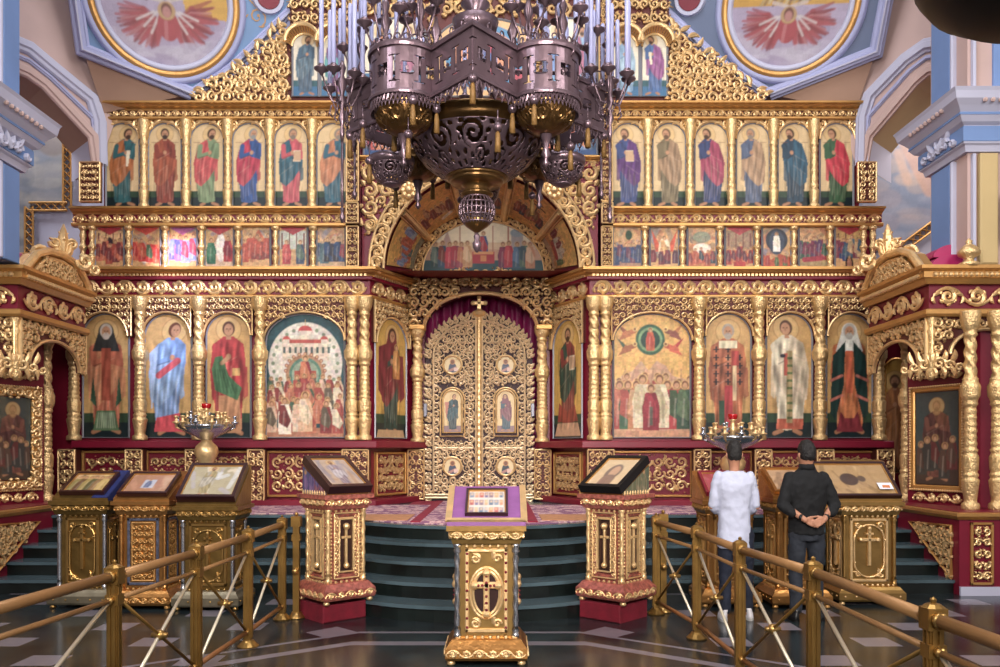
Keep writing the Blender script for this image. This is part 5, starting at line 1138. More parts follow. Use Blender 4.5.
# ================================================================== CORNER SHRINES
class Mir:
    """the left shrine is the mirror image of the right one"""
    def __init__(s, side): s.s = side
    def __call__(s, x, y, z): return (x, y, z) if s.s else (-.65-x, y, z)
def shrine(side):
    mr = Mir(side); nm = 'right' if side else 'left'
    base = mr(5.6, 9.9, 0); T = thing('icon_shrine', 'crimson and gold canopied icon shrine projecting forward at the far %s of the screen' % nm, 'shrine', base)
    def FR(o, u):  # frame built on right side coordinates then mirrored
        f = Frame(o, u); return lambda a, b, c=0: mr(*f(a, b, c))
    def put(name, mb, m, smooth=False, par=T):
        k = MB(); k.V = [mr(*v) for v in mb.V]; k.F = mb.F; return k.obj(name, M[m], par, smooth)
    CP = [(5.2, 11.6), (5.2, 9.96), (8.2, 9.96)]; BP = [(5.21, 11.0), (5.21, 9.3), (8.2, 9.3)]
    m_ = MB(); m_.prism([(5.21, 11.0), (5.21, 9.3), (8.2, 9.3), (8.2, 11.55), (5.45, 11.55)], .0, .86, lambda u, v, c: (u, v, c)); put('base', m_, 'red')
    m_ = MB(); m_.sweep([(0, .86), (.02, .86), (.06, .9), (.06, .93), (0, .95)], BP); put('ledge_moulding', m_, 'gold2')
    m_ = MB(); m_.prism([(5.19, 11.0), (5.19, 9.28), (8.2, 9.28), (8.2, 11.55), (5.45, 11.55)], .93, .951, lambda u, v, c: (u, v, c)); put('ledge', m_, 'red')
    m_ = MB(); m_.sweep([(0, 0), (.03, 0), (.03, .1), (0, .1)], BP[1:]); put('skirting', m_, 'white')
    # inner crimson walls
    m_ = MB(); m_.prism([(6.3, 12.4), (6.3, 11.55), (5.47, 11.0), (5.87, 10.02), (8.2, 10.02), (8.2, 12.4)], .95, 3.4, lambda u, v, c: (u, v, c)); put('inner_wall', m_, 'red')
    m_ = MB(); m_.prism([(5.22, 11.6), (5.22, 9.98), (8.2, 9.98), (8.2, 12.4), (5.9, 12.4)], 3.3, 3.7, lambda u, v, c: (u, v, c)); put('entablature', m_, 'red')
    m_ = MB(); m_.sweep([(-.1, 3.27), (.03, 3.27), (.05, 3.3), (.05, 3.35), (0, 3.37), (-.1, 3.37)], CP); put('architrave', m_, 'gold2')
    m_ = MB(); m_.sweep([(0, 3.66), (.04, 3.66), (.08, 3.72), (.1, 3.73), (.1, 3.8), (.15, 3.83), (.15, 3.87), (0, 3.87)], CP); put('cornice', m_, 'gold2')
    m_ = MB()
    for f, L in along(CP):
        n = int(L/.06)
        for i in range(n): m_.ball(tuple(f((i+.5)*L/n, 3.765, .1)), .034, 6, 5)
    put('rope_moulding', m_, 'gold')
    for k, (f, L) in enumerate(along(CP)):
        o = Orn(700+k); o.rinceau(.06, L-.1, 3.4, 3.63, .36, .03, .22); kk = o.mb(f.sub(0, 0, .0)); put('frieze_carving', kk, 'gold')
    # pediment with crest on the inner side
    f = Frame((5.2, 12.3, 0), (0, -1, 0))     # u runs towards the viewer
    yy = lambda px: 5.2*F/(px-500); zz = lambda px, py: EYE+(HY-py)*yy(px)/F; q = lambda px, py: (12.3-yy(px), zz(px, py))
    out = [q(868, 300), q(871, 286), q(876, 274), q(884, 262), q(893, 255), q(906, 251), q(917, 254), q(925, 265), q(930, 272)]
    m_ = MB(); m_.prism(out+[(out[-1][0], 3.85), (out[0][0], 3.85)], -.1, .04, f); put('pediment', m_, 'gold2')
    m_ = MB(); m_.tube([f(a, b, .07) for a, b in out], .05, 8); m_.tube([f(a*.72+.28*out[4][0], 3.9+(b-3.87)*.66, .06) for a, b in out], .025, 6); put('pediment_moulding', m_, 'gold')
    mx_, Zx = out[4][0], 3.87
    def insP(x, z):
        r = False; P = [(a*.8+.2*out[4][0], 3.88+(b-3.87)*.78) for a, b in out]+[(out[-1][0], 3.87), (out[0][0], 3.87)]
        for (x1, z1), (x2, z2) in zip(P, P[1:]+P[:1]):
            if (z1 > z) != (z2 > z) and x < (x2-x1)*(z-z1)/(z2-z1)+x1: r = not r
        return r
    o = Orn(720); o.fill(out[0][0], out[-1][0], 3.88, max(b for a, b in out), .13, insP, True, .05, .3, 3); put('pediment_carving', o.mb(f.sub(0, 0, .045)), 'gold')
    o = Orn(721); cx, cz = q(890, 256)
    for s_ in (-1, 1):
        for a, L_ in ((.2, .3), (.7, .34), (1.2, .26)): o.leaf(cx, cz-.02, PI/2-s_*a, L_, .055, .07, s_*.9)
        o.spiral(cx+s_*.3, cz-.03, .12, 0, s_, 1.3, .3, 14, .07); o.spiral(cx+s_*.12, cz+.16, .08, 0, -s_, 1.2, .3, 12, .07); o.spiral(cx+s_*.45, cz-.12, .08, 0, s_, 1.2, .3, 12, .06)
    o.leaf(cx, cz, PI/2, .42, .07, .09, 0); o.berry(cx, cz+.2, .08, .1, 7); put('pediment_crest', o.mb(lambda a, b, c, f=f: tuple(np.array(f(cx, 0, .02))+np.array([.68, -.73, 0])*(a-cx)*.9+np.array([0, 0, 1.])*b+np.array([-.73, -.68, 0])*c)), 'gold')
    m_ = MB(); m_.prism([(5.9, 12.4), (5.25, 11.6), (5.25, 10.0), (8.2, 10.0), (8.2, 12.4)], 3.8, 3.88, lambda u, v, c: (u, v, c)); put('canopy_top', m_, 'roof_pink')
    # rose roof of stepped curved slabs
    for (x0, x1, y0, y1, z0, z1) in ((5.3, 8.2, 10.1, 11.5, 3.86, 4.06), (5.42, 8.2, 10.25, 11.4, 4.06, 4.22)):
        m_ = MB(); n = 8; P = [(x0+.28*(1-math.sin(PI/2*i/n)), z0+(z1-z0)*(1-math.cos(PI/2*i/n))) for i in range(n+1)]; P = [(x0+.25*(1-math.cos(PI/2*i/n)), z0+(z1-z0)*math.sin(PI/2*i/n)) for i in range(n+1)]+[(x1, z1), (x1, z0)]
        m_.prism(P, y0, y1, lambda u, v, c: (u, c, v)); put('roof_tier', m_, 'roof_pink')
    m_ = MB(); m_.lathe([(.11, 3.86), (.12, 3.9), (.06, 3.93), (.05, 3.96), (.12, 4.0), (.13, 4.04), (.08, 4.1), (.03, 4.14), (.04, 4.17), (.001, 4.21)], 16, (5.66, 9.9, 0)); put('finial', m_, 'goldcol', True)
    # columns, pendant
    for (x, y) in ((5.6, 11.3), (5.53, 9.64), (5.84, 9.62)):
        h = 3.28-.95
        o_ = place_col('big', *mr(x, y, .95), parent=T, s=(.82, .82, h/2.17)) if (x, y) != (5.3, 12.1) else place_col('big', *mr(x, y, .95), parent=T, s=(.7, .7, h/2.17))
    m_ = MB(); m_.lathe([(.02, 2.5), (.05, 2.56), (.03, 2.62), (.055, 2.66), (.04, 2.8), (.045, 3.05), (.06, 3.1), (.04, 3.15), (.07, 3.25), (.07, 3.3)], 12, (5.27, 10.02, 0)); put('pendant_colonnette', m_, 'goldcol', True)
    o = Orn(730)
    for s_ in (-1, 1):
        for k in range(3): o.spiral(s_*(.08+.11*k), .04-.03*k, .075-.012*k, 0, s_, 1.3, .3, 13, .05); o.leaf(s_*.1*k, .05, PI/2-s_*.9, .16, .035, .05, s_*.6); o.leaf(s_*.1*k, -.0, -PI/2+s_*.9, .14, .03, .05, -s_*.6)
    o.leaf(0, 0, PI/2, .22, .05, .06, 0); put('pendant_swag', o.mb(Frame((5.28, 10.02, 2.66), (.8, -.6, 0))), 'gold')
    # carved arches
    for k, (f, a0, a1) in enumerate(((Frame((5.23, 11.65, 0), (0, -1, 0)), 0.05, 1.62), (Frame((5.2, 10.0, 0), (1, 0, 0)), .06, 1.4))):
        cx = (a0+a1)/2; rx = (a1-a0)/2-(.17 if k == 0 else .22); ry = .36 if k == 0 else .3; zs = 2.72 if k == 0 else 2.82
        o = Orn(740+k); o.fill(a0, a1, zs-.0, 3.27, .14, lambda x, z: ((x-cx)/(rx+.03))**2+((z-zs-.02)/(ry+.03))**2 > 1, True, .04, .32, 3); o.arc(cx, zs, rx, 0, PI, .02, .05, 30, ry); o.line(a0, zs, a0, 3.27, .015, .04); o.line(a1, zs, a1, 3.27, .015, .04); put('arch_carving', o.mb(f), 'gold')
        m_ = MB(); arch_board(m_, f, a0, a1, zs, 3.28, cx, rx, ry, -.03, -.004); put('arch_board', m_, 'hole')
    # carved panels on the base
    f = Frame((5.21, 12.3, 0), (0, -1, 0)); tri = [q(909, 520), q(953, 524), q(953, 578)]; tri = [(12.3-5.21*F/(px-500), EYE+(HY-py)*(5.21/(px-500))) for px, py in ((911, 521), (953, 526), (953, 578))]
    m_ = MB(); m_.tube([f(a, b, .02) for a, b in tri], .022, 4, True); g_ = put('corner_panel', m_, 'gold2')
    def insT(x, z):
        P = tri; s1 = [(P[(i+1) % 3][0]-P[i][0])*(z-P[i][1])-(P[(i+1) % 3][1]-P[i][1])*(x-P[i][0]) for i in range(3)]; return all(v < 0 for v in s1) or all(v > 0 for v in s1)
    o = Orn(750); o.fill(tri[0][0], tri[1][0], tri[2][1], tri[0][1], .12, insT, False, .04, .32, 3); put('carving', o.mb(f.sub(0, 0, .005)), 'gold', False, g_)
    f = Frame((5.21, 9.3, 0), (1, 0, 0))
    for (a, c) in ((.12, .38), (1.0, 1.26)):
        m_ = MB()
        for e_ in ((a, c, .12, .15), (a, c, .8, .83), (a, a+.03, .12, .83), (c-.03, c, .12, .83)): m_.fbox(f, *e_, 0, .03, .008)
        g_ = put('upright_panel', m_, 'gold2'); o = Orn(760); o.fill(a+.04, c-.04, .16, .79, .12, None, True, .04, .32, 3); put('carving', o.mb(f.sub(0, 0, .005)), 'gold', False, g_)
    # narrow icon on the inner wall behind
    f = Frame((X_(883.5), 12.56, 0), (1, 0, 0)) if side else Frame((-.65-X_(48), 12.56, 0), (1, 0, 0)); fm = lambda a, b, c=0: mr(*f(a, b, c))
    p = Paint(.34, 1.75, 90, '#dba83c', 770+side); p.rect(0, .5, 0, .35, '#5c3c24'); p.figure(.15, .04, 1.5, robe='#a8683c', cloak='#b8763c' if side else '#56785a', hair='#5c3c2c', wide=.8)
    t = thing('narrow_icon', 'narrow gold-ground icon half hidden behind the columns of the %s shrine' % nm, 'icon', tuple(fm(.17, 1.3))); p.noise(.06); p.obj('painting', t, lambda u, v, z: fm(u, v+1.3, z), archmask(.34, 1.58, .17), .012)
    m_ = MB(); m_.tube([fm(u, v+1.3, .015) for u, v in archpts(.34, 1.58, .17)], .016, 4, True); m_.obj('frame', M['gold2'], t)
    # framed icon on the oblique wall
    u = np.array([.4, -.98, 0]); u /= np.linalg.norm(u); f = Frame(np.array([5.46, 11.0, 0])+u*.08, u); W_, H_, zb = .8, 1.36, 1.12
    if side: ff = f; fm = lambda a, b, c=0: tuple(f(a, b, c))
    else: fm = lambda a, b, c=0: mr(*f(a, b, c))
    t = thing('framed_icon', 'glazed icon in a wide beaded gilt frame on the inner wall of the %s shrine' % nm, 'icon', fm(W_/2, zb, .03))
    fw = .085 if side else .15
    p = Paint(W_-2*fw, H_-2*fw, 110, '#3f4a48', 780+side); w, h = p.w, p.h; p.rect(0, w, h*.0, h*.3, '#4a3a30')
    p.figure(w*.5, h*.05, h*.88, robe='#7c4a3c', cloak='#5a3430', hair='#4c3428', wide=1.3); crowd(p, 9, ['#5c4438', '#6a3430', '#40403c'], .05*h, .2*h, .4*h, 5); p.ell(w*.5, h*.84, w*.12, h*.09, '#c89858', .6)
    p.noise(.08); p.obj('painting', t, lambda a, b, c: fm(a+fw, b+zb+fw, c), None, .03, M['glazed'])
    m_ = MB()
    for e_ in ((0, W_, 0, fw*.9), (0, W_, H_-fw*.9, H_), (0, fw*.9, 0, H_), (W_-fw*.9, W_, 0, H_)): m_.fbox(lambda a, b, c=0: fm(a, b+zb, c), *e_, .0, .05, .015)
    fo = m_.obj('frame', M['gold2'], t); m_ = MB(); 
    for (a, b_, c_, d) in ((0, 0, W_, 0), (W_, 0, W_, H_), (W_, H_, 0, H_), (0, H_, 0, 0)):
        n = int((abs(c_-a)+abs(d-b_))/.035)
        for i in range(n): x, y = a+(c_-a)*i/n, b_+(d-b_)*i/n; m_.ball(fm(.012+x*(1-.024/W_), zb+.012+y*(1-.024/H_), .055), .017, 6, 4)
    m_.obj('beading', M['gold'], fo)
    if not side:
        o = Orn(781); o.fill(.02, W_-.02, .02, H_-.02, .13, lambda x, z: not (fw-.03 < x < W_-fw+.03 and fw-.03 < z < H_-fw+.03), True, .04, .3, 3); o.mb(lambda a, b, c: fm(a, b+zb, c+.045)).obj('carving', M['gold'], fo)
    for zc in (.98, 2.56): o = Orn(785); o.rinceau(.04, W_-.04, zc-.0, zc+.12 if zc > 2 else zc+.11, .16, .03, .3); put('wall_carving', o.mb(f.sub(0, 0, .005)), 'gold')
M['glazed'] = M['paint'].copy(); M['glazed'].name = 'glazed_icon_paint'; M['glazed'].node_tree.nodes['Principled BSDF'].inputs['Coat Weight'].default_value = 1.0; M['glazed'].node_tree.nodes['Principled BSDF'].inputs['Coat Roughness'].default_value = .05
shrine(0); shrine(1)
M['pewter'] = mat('aged_pewter_plinth', '#857c68', .35, .75, .1, 20, .2, 8)
# ================================================================== LECTERNS
def facing(w, y, s=1): return Frame((-w/2, y, 0), (1, 0, 0))
SIDES = lambda w, d: [(Frame((-w/2, -d/2, 0), (1, 0, 0)), w), (Frame((w/2, -d/2, 0), (0, 1, 0)), d), (Frame((w/2, d/2, 0), (-1, 0, 0)), w), (Frame((-w/2, d/2, 0), (0, -1, 0)), d)]
def sq(w, d): return [(-w/2, -d/2), (w/2, -d/2), (w/2, d/2), (-w/2, d/2)]
def swp(m_, prof, w, d): m_.sweep(prof, sq(w, d)[::1], True); return m_
def lectern(label, x, y, rz=0, w=.52, d=.46, h=1.12, metal='brass', frame_m='gold', accent='silver', desk=(.58, .5, .3), kind='cross', seed=1, desk_m=None, z=0, spiral=False, plinth_m=None):
    T = thing('lectern', label, 'lectern')
    B = MB(); swp(B, [(.0, .04), (.055, .04), (.065, .06), (.065, .13), (.04, .16), (.02, .19), (0, .2)], w, d); B.prism(sq(w, d), .04, .2, lambda u, v, c: (u, v, c)); B.obj('plinth', M[plinth_m or (accent if kind != 'enamel' else 'enamel')], T)
    for sx in (-1, 1):
        for sy in (-1, 1): B = MB(); B.lathe([(.02, 0), (.034, .012), (.028, .03), (.018, .045)], 10, (sx*(w/2+.02), sy*(d/2+.02), 0)); B.obj('foot', M[frame_m], T, True)
    B = MB(); e = .035; B.prism(sq(w-2*e, d-2*e), .18, h-.12, lambda u, v, c: (u, v, c)); B.obj('body', M[metal], T)
    zt0, zt1 = h-.14, h
    B = MB(); swp(B, [(-.04, zt0), (.01, zt0), (.02, zt0+.03), (.03, zt0+.05), (.03, zt0+.09), (.055, zt0+.1), (.055, zt1), (-.04, zt1)], w, d); B.prism(sq(w, d), zt0+.02, zt1, lambda u, v, c: (u, v, c)); B.obj('cornice', M[metal if kind != 'enamel' else 'enamel'], T)
    # corner columns with spiral silver shafts
    for sx in (-1, 1):
        for sy in (-1, 1):
            B = MB(); H_ = zt0-.2; P = [(.03, 0), (.03, .03), (.022, .04), (.03, .06), (.02, .08)]+[(.021, .08+(H_-.16)*i/30) for i in range(31)]+[(.032, H_-.06), (.022, H_-.04), (.032, H_-.02), (.032, H_)]
            B.lathe(P, 10, (sx*(w/2-.025), sy*(d/2-.025), .2), None, (lambda r, t, z_, i: r*(1+.16*math.sin(2*t+z_*55)) if (spiral or kind == 'enamel') and .1 < z_ < H_-.08 else r)); B.obj('corner_column', M['gold' if kind == 'enamel' else (accent if kind != 'plain' else frame_m)], T, True)
    # panel on each side
    for q, (fr, L) in enumerate(SIDES(w-2*e, d-2*e)):
        a, c = .05, L-.05; z0, z1 = .24, zt0-.04
        B = MB()
        for b_ in ((a, c, z0, z0+.03), (a, c, z1-.03, z1), (a, a+.03, z0, z1), (c-.03, c, z0, z1)): B.fbox(fr, *b_, 0, .018, .006)
        pn = B.obj('panel', M['enamel' if kind == 'enamel' else ('enamel_blue' if kind == 'blue' else frame_m)], T)
        cx = L/2; B = MB()
        if kind in ('cross', 'plain'):
            rr = (c-a)/2-.045; zc0, zc1 = z0+.05+rr, z1-.07-rr
            ring = [fr(cx+rr*math.cos(t), zc1+rr*math.sin(t), .012) for t in [PI*i/14 for i in range(15)]]+[fr(cx+rr*math.cos(t), zc0+rr*math.sin(t), .012) for t in [PI+PI*i/14 for i in range(15)]]
            B.tube(ring, .009, 6, True)
            for k in range(0, len(ring), 3): B.ball(tuple(ring[k]+fr.n*.02), .011, 6, 4)
            cz = (zc0+zc1)/2+.05; hh = (zc1-zc0)/2+rr*.55
            B.fbox(fr, cx-.018, cx+.018, cz-hh, cz+hh*.9, 0, .03, .008); B.fbox(fr, cx-rr*.55, cx+rr*.55, cz+hh*.25, cz+hh*.25+.036, 0, .03, .008); B.fbox(fr, cx-rr*.28, cx+rr*.28, cz+hh*.58, cz+hh*.58+.024, 0, .03, .006)
            for sx in (-1, 1): B.ball(tuple(fr(cx+sx*rr*.57, cz+hh*.25+.018, .02)), .024, 8, 5)
            B.ball(tuple(fr(cx, cz+hh*.92, .02)), .024, 8, 5)
            o = Orn(seed)
            for sx in (-1, 1): o.spiral(cx+sx*rr*.75, z1-.075, .035, 0, sx, 1.2, .3, 12, .02); o.spiral(cx+sx*rr*.75, z0+.075, .03, 0, -sx, 1.2, .3, 12, .02); o.leaf(cx+sx*rr*.6, z0+.06, PI/2-sx*.5, .09, .02, .02)
            B.merge(o.mb(fr.sub(0, 0, .003)))
        elif kind == 'jewel':
            rr = (c-a)/2-.06; zc = (z0+z1)/2-.02; ell = lambda k_, t: fr(cx+rr*k_*math.cos(t), zc+rr*1.62*k_*math.sin(t), .012)
            B.tube([ell(1, 2*PI*i/32) for i in range(32)], .014, 6, True)
            Q = MB(); Q.add([ell(1, 2*PI*i/32) for i in range(32)], [tuple(range(32))]); Q.obj('niche', M['niche'], pn)
            for (u0, u1, v0, v1) in ((-.024, .024, -rr*1.55, rr*1.5), (-rr*.85, rr*.85, rr*.35, rr*.35+.05)): B.fbox(fr, cx+u0, cx+u1, zc+v0, zc+v1, .01, .04, .01)
            for (u, v) in ((-rr*.85, rr*.35+.025), (rr*.85, rr*.35+.025), (0, rr*1.5), (0, -rr*1.5)): B.ball(tuple(fr(cx+u, zc+v, .025)), .034, 8, 6)
            o = Orn(seed)
            for sx in (-1, 1):
                for zz in (z1-.08, z0+.07): o.spiral(cx+sx*rr*.8, zz, .035, 0, sx, 1.2, .3, 12, .02); o.leaf(cx+sx*rr*.45, zz, PI/2-sx*.5, .07, .02, .02)
            o.arc(cx, zc, rr*1.22, 0, 2*PI, .012, .02, 32, rr*1.85); B.merge(o.mb(fr.sub(0, 0, .003)))
            G = MB()
            for k in range(6): G.ball(tuple(fr(cx, zc-rr*1.2+k*rr*.5, .042)), .012, 6, 4)
            for k in (-2, -1, 1, 2): G.ball(tuple(fr(cx+k*rr*.3, zc+rr*.35+.025, .042)), .012, 6, 4)
            for k in range(9):
                for u in (a+.015, c-.015): G.ball(tuple(fr(u, z0+.04+k*(z1-z0-.08)/8, .02)), .011, 6, 4)
            G.obj('gem', M['velvet'], pn)['kind'] = 'stuff'
        elif kind == 'blue':
            o = Orn(seed); o.fill(a+.06, c-.06, z0+.06, z1-.06, .07, None, True, .02, .3, 2); o.rect(a+.05, c-.05, z0+.05, z1-.05, .008, .015); B.merge(o.mb(fr.sub(0, 0, .003)))
        else:
            zc1 = z1-.1; o = Orn(seed); o.rect(a+.055, c-.055, z0+.06, z1-.05, .008, .02); B.merge(o.mb(fr.sub(0, 0, .006)))
            B.fbox(fr, cx-.012, cx+.012, z0+.14, z1-.16, 0, .03, .006); B.fbox(fr, cx-.05, cx+.05, z1-.25, z1-.225, 0, .03, .006); B.ball(tuple(fr(cx, z1-.13, .02)), .035, 8, 6); B.ball(tuple(fr(cx, z0+.12, .02)), .03, 8, 6)
            Q = MB(); Q.fbox(fr, a+.05, c-.05, z0+.05, z1-.04, -.002, .004); Q.obj('niche', M['niche'], pn)
        B.obj('relief', M['gold' if kind == 'enamel' else frame_m], pn)
        if kind == 'enamel':
            B = MB(); n = int((zt0-.24)/.035)
            for k in range(n):
                for u in (.02, L-.02): B.ball(tuple(fr(u, .22+k*.035, .012)), .014, 6, 4)
            B.obj('beading', M['gold'], pn)
    # studs round cornice and plinth
    B = MB()
    for fr, L in SIDES(w+.06, d+.06):
        n = int(L/.075)
        for i in range(n): B.ball(tuple(fr((i+.5)*L/n, zt0+.07, .0)), .011, 6, 4)
    for fr, L in SIDES(w+.12, d+.12):
        n = int(L/.11)
        for i in range(n): B.ball(tuple(fr((i+.5)*L/n, .095, .006)), .011, 6, 4)
    for fr, L in SIDES(w-.02, d-.02):
        n = int(L/.055)
        for i in range(n):
            B.ball(tuple(fr((i+.5)*L/n, .205, .0)), .016, 6, 5); B.ball(tuple(fr((i+.5)*L/n, zt0-.02, .0)), .014, 6, 5)
    B.obj('stud', M[frame_m], T)['kind'] = 'stuff'
    o = MB()
    for q, (fr, L) in enumerate(SIDES(w+.06, d+.06)):
        r_ = Orn(seed+q); r_.rinceau(.01, L-.01, zt0+.035, zt0+.092, .09, .014, .24); o.merge(r_.mb(fr.sub(0, 0, .0)))
    if kind in ('enamel', 'jewel', 'blue'):
        for q, (fr, L) in enumerate(SIDES(w+.125, d+.125)):
            r_ = Orn(seed+q); r_.rinceau(.01, L-.01, .065, .125, .1, .014, .24); o.merge(r_.mb(fr.sub(0, 0, .002)))
    if kind == 'enamel':
        for q, (fr, L) in enumerate(SIDES(w-.07, d-.07)):
            r_ = Orn(seed+q)
            for u0 in (.055, L-.095): r_.fill(u0, u0+.04, .26, zt0-.06, .04, None, False, .008, .24, 2)
            r_.rect(.05, L-.05, .24, zt0-.04, .007, .016); r_.rect(.105, L-.105, .3, zt0-.1, .006, .016); o.merge(r_.mb(fr.sub(0, 0, .02)))
    o.obj('filigree', M[frame_m], T)
    # sloping desk
    dw, dd, dh = desk; P = [(-dd/2, h), (dd/2, h), (dd/2, h+dh), (-dd/2, h+.03)]
    B = MB(); B.prism(P, -dw/2, dw/2, lambda u, v, c: (c, u, v)); B.obj('desk', M[desk_m or metal], T)
    T.location = (x, y, z); T.rotation_euler = (0, 0, rz)
    a = math.atan2(dh-.03, dd)
    Dk = Matrix.Translation((x, y, z)) @ Matrix.Rotation(rz, 4, 'Z') @ Matrix.Translation((0, -dd/2, h+.03)) @ Matrix.Rotation(a, 4, 'X')
    return T, Dk, math.hypot(dd, dh-.03)
M['niche'] = mat('dark_niche_enamel', '#3c2420', .3, .4, .1, 20, .3, 10, coat=.5)
M['purple'] = mat('violet_satin_cloth', '#825088', .55, 0, .1, 20, .12, 8)
M['bluecloth'] = mat('deep_blue_cloth', '#1e285c', .6, 0, .1, 20, .2, 8)
M['paper'] = mat('white_paper_card', '#dcdce4', .6)
def desk_icon(label, Dk, L, w, dl, paintf, u0=None, fw=.03, th=.05, fm='woodframe', off=.03, name='framed_icon', seed=1, shift=0, bg='#c8a070'):
    """framed icon lying on a sloping desk; Dk maps (x, along slope, normal)"""
    T = thing(name, label, 'icon'); x0, x1 = -w/2+shift, w/2+shift; y0, y1 = off, off+dl
    B = MB()
    for (a, c, b_, d_) in ((x0, x1, y0, y0+fw), (x0, x1, y1-fw, y1), (x0, x0+fw, y0+fw, y1-fw), (x1-fw, x1, y0+fw, y1-fw)): B.box(a, c, b_, d_, .002, th)
    B.obj('frame', M[fm], T)
    m_ = MB()
    for (a, c, b_, d_) in ((x0+fw, x1-fw, y0+fw, y0+fw+.008), (x0+fw, x1-fw, y1-fw-.008, y1-fw), (x0+fw, x0+fw+.008, y0+fw, y1-fw), (x1-fw-.008, x1-fw, y0+fw, y1-fw)): m_.box(a, c, b_, d_, .002, th-.008)
    m_.obj('gilt_slip', M['gold2'], T)
    p = Paint(w-2*fw, dl-2*fw, 120, bg, seed); paintf(p); p.noise(.08)
    p.obj('painting', T, lambda u, v, z_: (x0+fw+u, y0+fw+v, z_), None, th-.02, M['glazed'])
    L_, R_, S_ = Dk.decompose(); T.location = L_; T.rotation_euler = R_.to_euler(); return T
def pv(seed, cols, fig=None):
    def f(p):
        r = random.Random(seed); w, h = p.w, p.h
        for k in range(18): x = r.uniform(0, w); p.cap(x, r.uniform(0, h), x+r.uniform(-.2, .2)*w, r.uniform(0, h), r.uniform(.01, .03), r.choice(cols), .7)
        if fig: fig(p)
    return f
LECT = {}
def put_lectern(key, label, *a, **k): LECT[key] = lectern(label, *a, **k); return LECT[key]
T, D, L = put_lectern('a', 'brass lectern with silver corner columns, leftmost of the three at the left', -4.38, 8.8, metal='brass_dark', accent='silver', frame_m='brass', plinth_m='pewter')
desk_icon('dark framed icon with gold figures on a blue cloth, on the leftmost lectern', D, L, .47, .42, pv(1, ['#6c6a34', '#b8a05c', '#8a6a3c', '#d8c070', '#4c4a30'], lambda p: [p.mini(p.w*(.15+.14*i), .02, p.h*.85, c) for i, c in enumerate(['#8a7a3c', '#6a4a2c', '#a8904c', '#5c5a34', '#947044', '#c8a860'])]), off=.05)
B = MB(); B.box(.12, .29, -.0, L, .001, .006); B.box(.28, .292, 0, L, -.1, .006); o_ = B.obj('desk_cloth', M['bluecloth'], None); tag(o_, 'deep blue cloth under the icon on the leftmost lectern', 'cloth'); L_, R_, S_ = D.decompose(); o_.location = L_; o_.rotation_euler = R_.to_euler()
T, D, L = put_lectern('b', 'orange-gilt lectern with blue enamel borders, middle of the three at the left', -3.72, 8.75, w=.5, metal='copper', frame_m='gold2', accent='copper', kind='blue')
desk_icon('dark framed icon with a small pale figure on red-brown ground, middle left lectern', D, L, .52, .44, pv(2, ['#b07a5c', '#a05c44', '#c8a080', '#c89070'], lambda p: (p.rect(p.w*.35, p.w*.62, p.h*.25, p.h*.7, '#b8bccc'), p.mini(p.w*.48, p.h*.28, p.h*.45, '#5a6a90'))), off=.03, bg='#b4805c')
T, D, L = put_lectern('c', 'tall brass lectern with silver corner columns, nearest the left fence posts', -3.02, 8.68, w=.56, h=1.07, desk=(.62, .52, .42), metal='brass_dark', accent='silver', frame_m='brass', plinth_m='pewter')
desk_icon('large dark framed icon with pale sweeping bands of painted glare, right of the left trio', D, L, .6, .56, pv(3, ['#b0a890', '#8c8468', '#c8c8c8', '#a8a0a8', '#d8c8b0'], lambda p: p.figure(p.w*.4, .02, p.h*.95, robe='#9a8a5c', cloak='#a8a090', turn=.5)), fw=.035, th=.08, off=.02, bg='#a89c7c')  # pale grey strokes put the glare on the picture into its paint
T, D, L = put_lectern('m', 'single gilt lectern with a jewelled cross panel, standing in the centre foreground', -.105, 6.52, w=.5, d=.42, h=1.07, metal='brass', accent='silver', frame_m='gold', spiral=True, plinth_m='copper', kind='jewel', desk=(.6, .5, .28), desk_m='purple')
def tiny(p):
    w, h = p.w, p.h; p.rect(0, w, 0, h, '#d8ccc0')
    for j in range(3):
        for i in range(7): p.rect(w*(.05+.13*i), w*(.15+.13*i), h*(.06+.32*j), h*(.3+.32*j), ['#8a6a7c', '#b8504c', '#7c8aa0', '#c8a070', '#6a5a8c', '#d08a60', '#54708c'][(i*3+j) % 7]); p.ell(w*(.1+.13*i), h*(.22+.32*j), w*.025, h*.05, '#e8c090')
desk_icon('framed icon of many tiny coloured scenes on violet cloth, centre lectern', D, L, .335, .4, tiny, fw=.018, th=.03, off=.08, bg='#d8ccc0', seed=4)
B = MB()
for s_ in (-1, 1): B.box(s_*.29-.025, s_*.29+.025, 0, L, .0, .012)
B.box(-.3, .3, 0, .03, 0, .02); B.obj('desk_border', M['gold'], None)
o_ = bpy.data.objects[-1] if False else [o for o in COL.objects if o.name.startswith('desk_border')][0]; o_.parent = T; o_.matrix_parent_inverse = Matrix(); L_, R_, S_ = (WM(T).inverted() @ D).decompose(); o_.location = L_; o_.rotation_euler = R_.to_euler()
T, D, L = put_lectern('r1', 'orange-gilt lectern in front of the man in white', 2.42, 8.85, w=.5, metal='copper', frame_m='gold2', accent='copper')
desk_icon('red bound icon on the lectern before the man in white', D, L, .5, .46, pv(5, ['#a83038', '#8a2430', '#b8505c']), fm='red', bg='#9c2a38')
T, D, L = put_lectern('r2', 'orange-gilt lectern half hidden by the man in black', 3.14, 8.8, w=.5, metal='copper', frame_m='gold2', accent='copper', h=1.14)
desk_icon('framed icon with a red centre, half hidden by the man in black', D, L, .54, .5, pv(6, ['#a8845c', '#c89c70', '#a84c3c', '#8a6a4c'], lambda p: p.mini(p.w*.4, p.h*.1, p.h*.7, '#a8504a', '#c88a64')), fm='copper', bg='#b89068')
